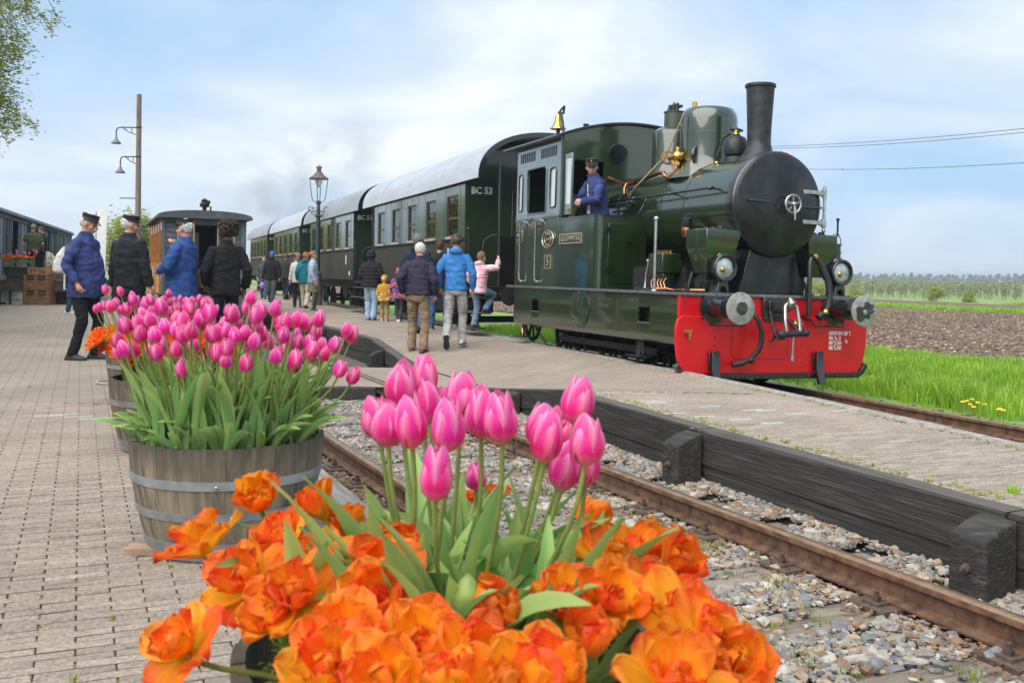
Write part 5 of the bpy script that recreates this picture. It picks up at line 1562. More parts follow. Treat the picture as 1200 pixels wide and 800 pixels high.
for cx, cz, n_, sg in ((1.62, 4.5, 1500, .22), (1.5, 4.0, 1100, .26), (1.75, 3.75, 500, .18), (1.85, 4.75, 500, .2), (1.4, 5.2, 600, .25)):
    P += [tuple(q) for q in (np.array([cx, 0, cz]) + rb.normal(0, sg, (n_, 3)) * np.array([.8, 1, 1]))]
Vs, Fs, I = leaf_cloud(len(P), np.array(P), .050, 5, 1.3)
link('crown', np_mesh('crown', Vs, Fs, m_leafY), bt)

# bushes at the far side of the field
for (u, v, w, lab) in [(1098, 349, .95, 'bright yellow green round bush at the far edge of the ploughed field'), (1135, 351, .72, 'smaller dull green bush to the right of the brightest bush at the field edge'), (1003, 346, .85, 'yellow green bush at the field edge just beside the right buffer'), (946, 345, 1.4, 'broad green bush seen between the smokebox and the standing brake hose'), (962, 345, 1.2, 'green bush seen behind the right front lamp of the engine')]:
    D = 104
    p = atD(u, v, D); p.z = -1.38
    tree('bush', lab, 'bush', p, 1.75 * w, 1.15 * w, 1500, .15, int(u), m_leafY, .05, low=.06, clumps=18)
# orchard: rows of small trees on posts
m_orch = mat('orchard_leaf', (.33, .36, .16), .7, var=.3, scale=.5, trans=.3)
om = []
for k in range(5):
    t, (Vs, Fs) = tree_mesh(2.45, .75, 300, .15, 30 + k, .03, clumps=12, low=.2)
    v0 = np.array(t.v); quads = []
    mb = MB(); mb.v = list(t.v); mb.f = list(t.f); mb.mi = [0] * len(t.f)
    o_ = len(mb.v); mb.v += [tuple(p) for p in Vs]; mb.f += [tuple(int(i) + o_ for i in f) for f in Fs]; mb.mi += [1] * len(Fs)
    mb.cur = 0; mb.cyl((.5, .1, 0), (.5, .1, 2.5), .03, 5)
    om.append(mb.mesh('orchard_tree', [mat('orchard_post', (.24, .19, .15), .9, var=.2), m_orch], 180))
k = 0
for row in range(9):
    D = 122 + row * 5.5
    um = 930
    n_ = int((1215 - um) / 1150 * D / 1.75)
    for i in range(n_):
        u = um + (1215 - um) * (i + .5) / n_ + random.uniform(-2, 2)
        if 965 < u < 978 and False: continue
        p = atD(u, 330, D); p.z = -1.12
        o = link('orchard_tree', random.choice(om), None, p, (0, 0, random.uniform(0, 6.28)), random.uniform(.70, .95))
        tag(o, 'small leafing fruit tree with its post in the orchard rows beyond the field', 'fruit tree', 'orchard rows beyond the ploughed field')
        k += 1
# far woods that read as one mass
P = []; Fw = []
rg = np.random.default_rng(3); Vall = []; Fall = []; o_ = 0
prot8 = [blob(k + 200, 1., 2) for k in range(6)]
pts = []; sz = []
for u in np.arange(-150, 1400, 2.2):
    if u < 880 and u > 330: continue
    D = rg.uniform(720, 980); hgt = 4.4 + 5. * max(0, mnoise.noise(Vector((u * .012, 0, 0))) + .35) + rg.uniform(0, 3.2)
    if u < 880: hgt *= .7
    x = (u - 600) / FPX * D
    for q in range(3):
        pts.append((x + rg.uniform(-3, 3), D + rg.uniform(-6, 6), -1.1 + hgt * (.25 + .28 * q))); s_ = hgt * (.42 - .08 * q); sz.append((s_ * rg.uniform(.7, 1.1), s_, s_ * rg.uniform(.9, 1.3)))
Vs, Fs, I = scatter(prot8, np.array(pts), np.array(sz) * .6, rg.uniform(0, 6.28, len(pts)))
o = link('far_woods', np_mesh('far_woods', Vs, Fs, mat('far_leaf', (.07, .12, .05), .9, var=.3, scale=.05))); tag(o, kind='stuff')
# power wires on the right: three spans, each a thing
m_wire = mat('wire', (.06, .07, .08), .5)
for (a, b, D0, D1, sag, lab) in [((880, 172.5), (1330, 137), 70, 42, .25, 'upper of the two close power wires crossing the sky on the right'), ((880, 174.5), (1330, 141.5), 70, 42, .3, 'lower of the two close power wires crossing the sky on the right'), ((900, 197.5), (1330, 182), 74, 44, .3, 'lowest single wire crossing the sky right of the smokebox')]:
    A, B = atD(*a, D0), atD(*b, D1)
    pts = [A.lerp(B, i / 20) - Vector((0, 0, sag * math.sin(PI * i / 20))) for i in range(21)]
    w = MB().tube(pts, .016, 5)
    if sag == .3 and a[1] > 190: w.ball(pts[6], .05, n=6, m=4)
    tag(w.obj('overhead_wire', m_wire, smooth=60), lab, 'wire')

# ================================================================== STREET LAMP AND LAMP POLE
m_lampgreen = mat('lamp_post_green', (.025, .050, .048), .45, var=.2, scale=6)
m_lamphood = mat('lamp_hood_copper', (.16, .12, .12), .5, var=.25, scale=8, metal=.3)
p = at(371.5, 357.5, 0)
sl_ = thing('street_lamp', 'green lamp post with a pointed lantern and scrolled arms on the middle platform', 'street lamp', p)
MB().lathe([(.20, 0), (.20, .05), (.165, .10), (.155, 1.0), (.13, 1.15), (.16, 1.17), (.16, 1.21), (.10, 1.26)], n=12).obj('base', mat('lamp_base_brown', (.10, .075, .06), .7, var=.3, scale=6), sl_, smooth=35)
MB().lathe([(.085, 1.26), (.078, 2.4), (.072, 3.05), (.10, 3.07), (.10, 3.10), (.072, 3.12), (.066, 3.28), (.13, 3.31), (.13, 3.35), (.066, 3.39), (.06, 3.62), (.05, 3.75), (.085, 3.78), (.09, 3.84), (.06, 3.90), (0, 3.92)], n=16).obj('post', m_lampgreen, sl_, smooth=40)
x_ = MB()
for s in (-1, 1):
    pts = [(s * .06, 0, 3.52)] + [(s * (.24 + .09 * math.cos(R(a)) * (1 - a / 700)), 0, 3.60 + .09 * math.sin(R(a)) * (1 - a / 700)) for a in range(-90, 240, 30)]
    x_.tube(pts, .016, 6)
    pts = [(s * .10, 0, 3.5)] + [(s * (.17 + .055 * math.cos(R(a))), 0, 3.44 + .055 * math.sin(R(a))) for a in range(90, -200, -30)]
    x_.tube(pts, .013, 6)
x_.obj('scroll_arm', m_lampgreen, sl_, smooth=60)
for k in range(4):
    a = PI / 2 * k
    c, s = math.cos(a), math.sin(a)
    MB().tube([(0, 0, 3.86), (.16 * c, .16 * s, 3.87), (.20 * c, .20 * s, 3.92), (.235 * c, .235 * s, 4.1), (.30 * c, .30 * s, 4.72)], .013, 6).obj('lantern_bar', m_lampgreen, sl_, smooth=60)
MB().lathe([(.31, 4.70), (.325, 4.73), (.25, 4.80), (.17, 4.86), (.12, 4.95), (.075, 4.98), (.075, 5.12), (.11, 5.14), (.09, 5.17), (.03, 5.22), (0, 5.26)], n=20).obj('lantern_hood', m_lamphood, sl_, smooth=40)
MB().lathe([(0, 4.38), (.05, 4.43), (.11, 4.55), (.13, 4.66), (.13, 4.70)], n=16).obj('glass_bulb', mat('frosted_bulb', (.72, .72, .64), .25, var=.08, coat=.5), sl_, smooth=60)
sl_.scale = (1, 1, .885)

D = 43.
p = atD(161.5, 345, D); p.z = 0
m_pole = mat('pole_wood', (.22, .18, .14), .9, var=.25, scale=3, stretch=(4, 4, .4))
lp = thing('lamp_pole', 'tall weathered pole carrying two bracketed lamps behind the three uniformed men', 'lamp pole', p)
MB().tube([(0, 0, 0), (-.05, 0, 4.5), (-.07, 0, 8.75)], [.135, .12, .10], 10).obj('pole', m_pole, lp, smooth=60)
for z, L in ((7.30, 1.05), (6.02, .85)):
    x_ = MB().tube([(-.1, 0, z), (-L * .82, 0, z), (-L * .95, 0, z - .04), (-L, 0, z - .16), (-L, 0, z - .45)], .026, 6)
    x_.tube([(-.1, 0, z - .34), (-L * .45, 0, z - .22), (-L * .75, 0, z - .02)], .018, 6); x_.bar((-L * .35, 0, z), (-L * .35, 0, z - .26), .025, .025); x_.bar((-L * .6, 0, z), (-L * .6, 0, z - .14), .02, .02)
    x_.lathe([(.12, z - .03), (.125, z - .01), (.125, z + .01), (.12, z + .03)], (-.06, 0, 0), n=10)
    b_ = x_.obj('lamp_bracket', m_under, lp, smooth=60)
    MB().lathe([(.03, -.42), (.06, -.46), (.09, -.56), (.20, -.66), (.205, -.72), (.19, -.70)], (-L, 0, z), n=18).obj('lamp_shade', mat('enamel_grey', (.16, .17, .19), .5, var=.15), b_, smooth=40)
MB().box(-.85, -.05, -.03, .03, 4.18, 4.22).obj('cross_arm', m_under, lp)

# ================================================================== GOODS WAGONS ON THE LEFT
WROT = math.atan2(.947, -.32)
W0 = Vector((-15.6, 29.8, -.27))
def WP(s, y, z=0.):
    return W0 + Vector((-.32 * s - .947 * y, .947 * s - .32 * y, z))
m_wag = [mat('wagon_slate_boards', (.085, .105, .115), .7, var=.3, scale=3, stretch=(1, 1, .4)), mat('wagon_black_boards', (.030, .030, .030), .75, var=.3, scale=3), mat('wagon_brown_boards', (.07, .045, .035), .75, var=.3, scale=3)]
m_wlight = mat('wagon_grey_panel', (.22, .27, .30), .6, var=.2, scale=3)
m_wroof = mat('wagon_roof_felt', (.10, .105, .11), .8, var=.25, scale=2)
def wagon(s0, L, k, label, door=None):
    t = thing('goods_wagon', label, 'goods wagon', WP(s0, 0), WROT, 'goods wagons standing on the left')
    b = m_wag[k]
    nb = int(L / .42)
    for i in range(nb):
        a, c = L * i / nb, L * (i + 1) / nb
        if door and a < door[1] and c > door[0]: continue
        j = .012 * (i % 2)
        MB().box(a + .006, c - .006, j, .05 + j, .95, 3.05).obj('plank', m_wlight if (i * 7 + k * 3) % 5 < (2 if k != 1 else 1) else b, t)
    if door:
        MB().box(door[0] - .06, door[0], -.02, .06, .95, 3.0).obj('door_post', m_gblack, t)
        MB().box(door[1], door[1] + .06, -.02, .06, .95, 3.0).obj('door_post', m_gblack, t)
    for q in np.linspace(.04, L - .04, 5): MB().box(q - .04, q + .04, -.045, -.003, .9, 3.05).obj('frame_post', b, t)
    for z in (.95, 1.75, 2.95): MB().box(-.01, L + .01, -.06, -.046, z - .05, z + .05).obj('frame_rail', b, t)
    MB().box(.05, L - .05, 2.3, 2.36, .95, 3.05).obj('far_side', b, t)
    for q in (0, L - .05):
        for i in range(14):
            MB().box(q, q + .05, .09, 2.29, .95 + i * .152, 1.095 + i * .152).obj('end_plank', b, t)
    rp_ = [(-.14, 3.02)] + [(1.18 - 1.34 * math.cos(PI * i / 10), 3.06 + .30 * math.sin(PI * i / 10)) for i in range(11)] + [(2.5, 3.02)]
    MB().prism(rp_, 0, -.12, L + .12).obj('roof', m_wroof, t, smooth=50)
    MB().box(.0, L, .1, 2.26, .80, .95).obj('underframe', m_under, t)
    for q in (L * .22, L * .78):
        for y in (.43, 1.93):
            MB().lathe([(.45, -.03), (.45, .03), (.36, .04), (.1, .05)], (q, y, .45), (0, -1, 0), 20).obj('wheel', m_under, t)
        MB().prism([(q - .35, .8), (q - .1, .35), (q + .1, .35), (q + .35, .8)], 1, .18, .24).obj('axle_guard', m_under, t)
    return t
wagon(-3.2, 9.0, 0, 'slate grey goods wagon with an open dark doorway behind the wooden loading deck', (5.6, 6.75))
wagon(6.4, 7.2, 1, 'black goods wagon with a few pale and brown planks, second from the left edge')
wagon(14.2, 6.4, 0, 'farthest grey goods wagon of the row, behind the man with the white moustache')
wagon(-22.0, 8.8, 1, 'black goods wagon added unseen beyond the left edge to darken the paint reflections')  # out of view; added so the engine's side mirrors something dark
wagon(-31.4, 8.8, 0, 'unseen grey goods wagon added well beyond the left edge as a dark reflection')  # also unseen, lengthens the row to darken reflections in the paint
wagon(-12.6, 8.8, 2, 'brown goods wagon at the near end of the row beyond the left edge')
# loading deck
m_deck = mat('deck_timber', (.055, .048, .040), .85, var=.4, scale=4, bump=.5, bscale=14, col2=(.11, .095, .075), thr=(.5, .75))
dk = thing('loading_deck', 'dark timber loading deck in front of the goods wagons carrying a flower box', 'loading deck', WP(0, 0, .27), WROT)
for i in range(9):
    MB().box(-1.0, 9, -.32 - i * .27, -.07 - i * .27, .66, .73).obj('deck_plank', m_deck, dk, bevel=.008, seg=1)
MB().box(-1.03, -1.002, -2.55, -.05, .40, .655).obj('deck_beam', m_deck, dk)
MB().box(-1.0, 9, -2.55, -2.45, .42, .655).obj('deck_beam', m_deck, dk)
for q in (-.9, 1.5, 4, 6.5, 8.8):
    for y in (-2.4, -1.3, -.2): MB().box(q, q + .15, y, y + .15, 0, .419).obj('leg', m_deck, dk)
MB().box(-.98, 8.9, -.5, -.45, .02, .40).obj('back_board', m_dark, dk)
MB().box(-.99, -.6, -2.3, -.3, .731, .74).obj('grass_mat', m_moss, dk)
# crates and chests
m_chest = mat('chest_wood', (.28, .145, .055), .6, var=.35, scale=6, stretch=(1, 1, 5), bump=.3, bscale=20)
m_whitew = mat('whitewashed_wood', (.62, .60, .53), .75, var=.12, scale=9, stretch=(1, 1, 4))
m_oldw = mat('old_crate_wood', (.20, .14, .10), .8, var=.3, scale=8)
def crate(name, label, cat, loc, w, d, h, m, rz=0., slats=3, group=None, handles=False, lid=False):
    t = thing(name, label, cat, loc, rz, group)
    g = h / slats
    for i in range(slats):
        for s in (-1, 1):
            MB().box(-w / 2, w / 2, min(s * d / 2, s * (d / 2 - .02)), max(s * d / 2, s * (d / 2 - .02)), i * g + .004, (i + 1) * g - .004).obj('slat', m, t, bevel=.003, seg=1)
            MB().box(min(s * w / 2, s * (w / 2 - .02)), max(s * w / 2, s * (w / 2 - .02)), -d / 2 + .021, d / 2 - .021, i * g + .004, (i + 1) * g - .004).obj('slat', m, t, bevel=.003, seg=1)
    MB().box(-w / 2 + .02, w / 2 - .02, -d / 2 + .02, d / 2 - .02, .0, h - .03).obj('bottom', m_dark if not lid else m, t)
    if lid:
        MB().box(-w / 2 - .01, w / 2 + .01, -d / 2 - .01, d / 2 + .01, h, h + .02).obj('lid', m, t, bevel=.004, seg=1)
    if handles:
        for x in (-w * .22, w * .22):
            MB().tube([(x - .09, -d / 2 - .004, h - .02), (x - .085, -d / 2 - .02, h - .10), (x + .085, -d / 2 - .02, h - .10), (x + .09, -d / 2 - .004, h - .02)], .014, 6).obj('handle', m_under, t, smooth=60)
            MB().box(x - .11, x + .11, -d / 2 - .006, -d / 2 - .001, h - .05, h - .01).obj('hinge', m_under, t)
    return t
Dc = 29.3
def GP(u, D, z=0): q = atD(u, 330, D); q.z = z; return q
crate('wooden_chest', 'lower brown wooden chest with black fittings in the stack beside the loading deck', 'chest', GP(47, Dc, 0), .74, .5, .43, m_chest, .05, 3, handles=True, lid=True)
crate('wooden_chest', 'upper brown wooden chest with black fittings resting on another chest', 'chest', GP(46.5, Dc, .455), .73, .5, .42, m_chest, .02, 3, handles=True, lid=True)
sb = crate('soap_box', 'orange brown soap box with dark lettering on top of the two chests', 'box', GP(48.5, Dc, .90), .66, .34, .20, mat('soap_box_wood', (.42, .20, .08), .7, var=.2, scale=9), .03, 1)
m_ink = mat('black_ink', (.02, .018, .016), .8)
text('S', .17, m_ink, sb, (-.24, -.175, .10), SIDE, ext=.001, bold=.004); text('UNLICHT', .085, m_ink, sb, (-.01, -.175, .135), SIDE, ext=.001, sx=.95); text('ZEEP', .085, m_ink, sb, (.10, -.175, .055), SIDE, ext=.001, sx=1.1)
hc = crate('white_crate', 'white wooden crate lettered HOORN on the pavement beside the chests', 'crate', GP(20.5, Dc, 0), .50, .36, .42, m_whitew, .0, 1)
text('HOORN', .13, m_ink, hc, (.0, -.183, .13), SIDE, ext=.001, sx=.9); text('BLIK', .06, mat('faint_ink', (.35, .33, .28), .8), hc, (.0, -.183, .27), SIDE, ext=.001)
wc = crate('white_crate', 'white slatted crate at the left edge beside the crate lettered HOORN', 'crate', GP(0, Dc, .05), .50, .36, .37, m_whitew, .0, 2)
MB().prism([(-.07, .06), (.0, .30), (.07, .06)], 1, -.186, -.181).obj('printed_mark', mat('faded_print', (.30, .27, .24), .8), wc)
crate('old_crate', 'grey brown old crate behind the chests, lower one', 'crate', GP(66, Dc + .9, 0), .36, .4, .40, m_oldw, 0, 2)
crate('old_crate', 'grey brown old crate behind the chests, middle one', 'crate', GP(65, Dc + .9, .41), .38, .4, .34, m_oldw, .1, 2)
crate('old_crate', 'brown old crate behind the chests, topmost under the bag', 'crate', GP(60, Dc + .9, .76), .42, .4, .36, m_oldw, -.1, 2)
bg_ = MB().loft([((0, 0, 0), .16, .12), ((.01, 0, .12), .18, .13), ((.0, .01, .28), .15, .11), ((-.05, 0, .40), .10, .09), ((-.12, 0, .47), .04, .04)]).obj('patterned_bag', mat('patterned_cloth', (.50, .46, .38), .9, var=.3, scale=14, col2=(.12, .10, .07), thr=(.5, .56)), smooth=60)
bg_.location = GP(59, Dc + .9, 1.135); tag(bg_, 'beige patterned bag lying on the topmost old crate beside the soap box', 'bag')
m_jute = mat('basket_wicker', (.34, .22, .12), .85, var=.3, scale=20, bump=.4)
bk = MB().lathe([(.22, 0), (.26, .20), (.27, .42), (.25, .43), (.2, .25), (0, .2)], n=18).obj('wicker_basket', m_jute, smooth=40)
bk.location = GP(-4, Dc - .2, .42); tag(bk, 'wicker basket on the white slatted crate at the left edge', 'basket')

# ================================================================== TRAM CAR ON THE NEAR TRACK
tp = near_pt(24.3, .7525)
TD = Vector((.396, -.918, 0)).normalized()
tr = thing('tram_car', 'orange tram carriage with a grey boarded end, yellow hand rods and a dark roof', 'tram car', (tp.x, tp.y, RAIL_Z), math.atan2(TD.y, TD.x))
m_tgrey = mat('tram_grey_boards', (.115, .145, .165), .55, var=.2, scale=5, rnd=.12)
m_tor = mat('tram_orange_varnish', (.52, .20, .03), .35, var=.2, scale=4, coat=.5)
m_tcream = mat('tram_cream_panel', (.60, .48, .28), .5, var=.15, scale=4)
m_yellow = mat('yellow_hand_rod', (.55, .38, .12), .4, var=.1)
HW = .97
for i in range(15):
    z0 = .75 + i * .125
    for a, b in ((-HW, -.24), (.30, HW)):
        MB().box(-.03, .0, a, b, z0 + .004, z0 + .121).obj('board', m_tgrey, tr, bevel=.004, seg=1)
MB().box(-.04, .0, -.235, .295, 2.45, 2.63).obj('door_head', m_tgrey, tr)
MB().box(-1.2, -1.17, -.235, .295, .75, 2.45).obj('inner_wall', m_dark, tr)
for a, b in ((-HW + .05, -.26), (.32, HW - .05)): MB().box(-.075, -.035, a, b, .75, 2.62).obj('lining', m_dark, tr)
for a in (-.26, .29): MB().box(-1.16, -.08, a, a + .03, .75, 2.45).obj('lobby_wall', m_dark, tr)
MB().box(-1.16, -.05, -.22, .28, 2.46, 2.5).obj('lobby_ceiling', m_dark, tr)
MB().box(-1.165, -1.13, -.19, -.02, 1.5, 2.3).obj('inner_panel', m_tor, tr)
MB().box(-1.165, -1.13, -.19, .2, .9, 1.4).obj('inner_panel', m_tor, tr)
x_ = MB().tube([(.02, -.20, .75), (.02, -.20, 1.55), (.02, .27, 1.55), (.02, .27, .75)], .012, 6)
for k in range(4): x_.tube([(.02, -.10 + k * .1, .75), (.02, -.10 + k * .1, 1.55)], .008, 5)
x_.obj('gate', m_gblack, tr)
for y in (-.62, -.25, .31, .70):
    MB().tube([(.03, y, 1.75), (.05, y, 1.85), (.05, y, 2.55), (.03, y, 2.6)], .016, 6).obj('hand_rod', m_yellow, tr, smooth=60)
MB().box(-.02, .05, -HW, HW, .45, .74).obj('end_sill', m_tgrey, tr)
x_ = MB().lathe([(.15, 0), (.15, .03)], (.05, 0, .55), (1, 0, 0), 16); x_.cyl((0, 0, .55), (.3, 0, .55), .06, 10); x_.cyl((.28, 0, .55), (.33, 0, .55), .17, 16); x_.obj('buffer', m_gblack, tr)
MB().box(-.035, .03, HW - .10, HW + .02, .75, 2.63).obj('corner_post', m_tgrey, tr); MB().box(-.035, .03, -HW - .02, -HW + .05, .75, 2.63).obj('corner_post', m_tgrey, tr)
for s in (-1, 1):
    y0, y1 = sorted((s * HW, s * (HW - .04)))
    for i in range(5):
        x1 = -.05 - i * 1.0
        MB().box(x1 - .93, x1, y0, y1, .75, 1.45).obj('side_panel', m_tcream if i % 2 else m_tor, tr)
        MB().box(x1 - .93, x1, y0, y1, 2.38, 2.60).obj('side_panel', m_tor, tr)
        w_ = MB(); w_.box(x1 - .93, x1 - .86, y0, y1, 1.453, 2.377); w_.box(x1 - .07, x1, y0, y1, 1.453, 2.377); w_.box(x1 - .857, x1 - .073, y0, y1, 1.453, 1.52); w_.box(x1 - .857, x1 - .073, y0, y1, 2.31, 2.377)
        wo_ = w_.obj('window', m_tor, tr)
        MB().box(x1 - .857, x1 - .073, s * (HW - .025) - .003, s * (HW - .025) + .003, 1.52, 2.31).obj('pane', m_glass, wo_)
        MB().box(x1 - .99, x1 - .94, min(s * HW * 1.02, s * .93), max(s * HW * 1.02, s * .93), .72, 2.62).obj('side_post', m_tor, tr)
MB().box(-5.1, -.05, -.9, .9, .68, .745).obj('floor', m_dark, tr)
rp_ = [(-1.12, 2.60)] + [(-1.12 * math.cos(PI * i / 14), 2.63 + .17 * math.sin(PI * i / 14) ** .8) for i in range(15)] + [(1.12, 2.60)]
MB().prism(rp_, 0, -5.25, .22).obj('roof', m_wroof, tr, smooth=50)
x_ = MB().lathe([(.05, 2.76), (.05, 2.92), (.11, 2.93), (.12, 3.0), (.07, 3.06), (.09, 3.09), (.03, 3.14), (0, 3.14)], (-.6, .05, 0), n=14); x_.cyl((-.6, .2, 2.77), (-.6, .2, 2.95), .02, 8); x_.ball((-.55, .14, 3.05), .05)
x_.obj('roof_ventilator', m_under, tr, smooth=40)
x_ = MB(); x_.box(-4.8, -.4, -.75, .75, .45, .68)
for q in (-1.1, -2.1, -3.3, -4.3): 
    for y in (-.72, .72): x_.lathe([(.33, -.03), (.33, .03)], (q, y, .33), (0, 1, 0), 18)
x_.obj('running_gear', m_under, tr)
t_ = MB().torus((.036, HW - .18, 1.15), (1, 0, 0), .05, .02, 14, 6).obj('tail_lamp', m_red, tr)
# banner behind the first man
bn = thing('white_banner', 'tall white banner on a pole behind the man with the white moustache', 'banner', GP(113, 26, 0))
MB().prism([(-.02, .72), (.0, 2.55), (.03, 2.72), (.26, 2.66), (.22, .72)], 1, -.006, .006).obj('cloth', mat('white_cloth', (.78, .78, .78), .8, var=.04), bn)
MB().tube([(-.03, 0, 0), (-.03, 0, 2.60)], .014, 6).obj('pole', m_steel, bn)
MB().box(-.25, .2, -.15, .15, 0, .05).obj('foot', m_under, bn)
# ================================================================== BARRELS AND TULIPS
m_stave = mat('barrel_oak', (.29, .228, .150), .9, var=.35, scale=4.5, stretch=(4, 4, .8), bump=.5, bscale=16, rnd=.14, col2=(.085, .075, .06), thr=(.36, .66), dist=.006, detail=9)
m_hoop = mat('galvanised_hoop', (.34, .355, .365), .5, var=.22, scale=7, metal=.35, bump=.08, bscale=40)
m_pot = mat('potting_soil', (.045, .032, .022), 1., var=.4, scale=20, bump=.8, bscale=40)
NS = 26
def brad(z):                       # radius of the half barrel at height z
    t = z / .44
    return .295 + .085 * (1 - max(0., 1 - t) ** 1.8)
def weather(m):
    """rain-dark dirt along the upper end of the staves"""
    t = m.node_tree; b = t.nodes['Principled BSDF']; src = b.inputs['Base Color'].links[0].from_socket
    co = t.nodes.new('ShaderNodeTexCoord'); sp = t.nodes.new('ShaderNodeSeparateXYZ'); t.links.new(co.outputs['Object'], sp.inputs[0])
    nz = t.nodes.new('ShaderNodeTexNoise'); nz.inputs['Scale'].default_value = 9; nz.inputs['Detail'].default_value = 6
    mp = t.nodes.new('ShaderNodeMapping'); mp.inputs['Scale'].default_value = (4, 4, .7); t.links.new(co.outputs['Object'], mp.inputs['Vector']); t.links.new(mp.outputs[0], nz.inputs['Vector'])
    ma = t.nodes.new('ShaderNodeMath'); ma.operation = 'MULTIPLY_ADD'; ma.inputs[1].default_value = .26; t.links.new(nz.outputs['Fac'], ma.inputs[0]); t.links.new(sp.outputs['Z'], ma.inputs[2])
    mr = t.nodes.new('ShaderNodeMapRange'); mr.inputs['From Min'].default_value = .42; mr.inputs['From Max'].default_value = .60; mr.inputs['To Max'].default_value = .85; t.links.new(ma.outputs[0], mr.inputs['Value'])
    mx_ = t.nodes.new('ShaderNodeMix'); mx_.data_type = 'RGBA'; mx_.inputs['B'].default_value = (.075, .063, .045, 1); t.links.new(mr.outputs['Result'], mx_.inputs['Factor']); t.links.new(src, mx_.inputs['A']); t.links.new(mx_.outputs['Result'], b.inputs['Base Color'])
weather(m_stave)
def stave_mesh(seed):
    r = random.Random(seed); mb = MB(); w = PI / NS - .0009
    rings = []
    for z in (0, .1, .2, .3, .4, .438 + r.uniform(-.0018, .0018)):
        ro, ri = brad(z) + r.uniform(-.001, .001), brad(z) - .024
        rings.append([(ro * math.cos(a), ro * math.sin(a), z) for a in (-w, -w / 2, 0, w / 2, w)] + [(ri * math.cos(a), ri * math.sin(a), z) for a in (w, 0, -w)])
    return mb.loft(rings).mesh('stave', m_stave, 30)
STAVES = [stave_mesh(k) for k in range(5)]
def hoop_mesh(z0, z1):
    r0, r1 = brad(z0) + .0025, brad(z1) + .0025
    return MB().lathe([(r0 - .002, z0), (r0 + .002, z0), (r1 + .002, z1), (r1 - .002, z1)], n=72).mesh('hoop', m_hoop, 30)
HOOPS = [(hoop_mesh(.286, .320), .30), (hoop_mesh(.163, .195), .179), (hoop_mesh(.008, .075), .04)]
rivet_me = MB().lathe([(.007, 0), (.006, .004), (0, .006)], n=10).mesh('hoop_rivet', m_steel, 60)
def barrel(label, x, y, rz):
    t = thing('barrel_planter', label, 'barrel planter', (x, y, 0), rz, 'half barrels planted with tulips along the pavement')
    for k in range(NS):
        link('stave', STAVES[k % 5], t, (0, 0, random.uniform(-.002, .003)), (0, 0, 2 * PI * (k + .5) / NS))
    for k, (h, z) in enumerate(HOOPS):
        ho = link('hoop', h, t)
        for a in (-2.5, -.9, 1.2):
            rr_ = brad(z) + .0055
            link('hoop_rivet', rivet_me, ho, (rr_ * math.cos(a + k * .15), rr_ * math.sin(a + k * .15), z), (0, R(90), a + k * .15))
    MB().lathe([(.35, .36), (.355, .385), (.2, .40), (0, .405)], n=30).obj('soil', m_pot, t, smooth=60)
    return t
BAR = [(-.10, 1.76), (-1.14, 3.98), (-2.09, 6.1), (-3.0, 8.25)]
barrel('nearest half barrel, almost hidden under the orange and pink tulips at the front', *BAR[0], .3)
barrel('weathered half barrel with grey hoops full of pink tulips, in the middle of the row', *BAR[1], 1.1)
barrel('half barrel with orange double tulips partly hidden behind the pink tulip barrel', *BAR[2], 2.0)
barrel('farthest half barrel, hidden behind the flowers at the feet of the men in caps', *BAR[3], 2.7)
# wedge under the barrel
tag(MB().box(-.07, .07, -.04, .04, 0, .03).obj('wooden_wedge', mat('raw_wood', (.42, .27, .18), .8, var=.2), bevel=.003), 'small raw wood wedge under the left side of the pink tulip barrel', 'wedge').location = at(170, 648, 0)
hp_ = MB().torus((0, 0, .015), (0, 0, 1), .16, .012, 24, 6, 1.2, 5.0).obj('hose_loop', mat('hose_pale', (.50, .40, .28), .6), smooth=60)
hp_.location = at(134, 449, 0); tag(hp_, 'pale loop of hose lying on the paving beside the second barrel', 'hose')

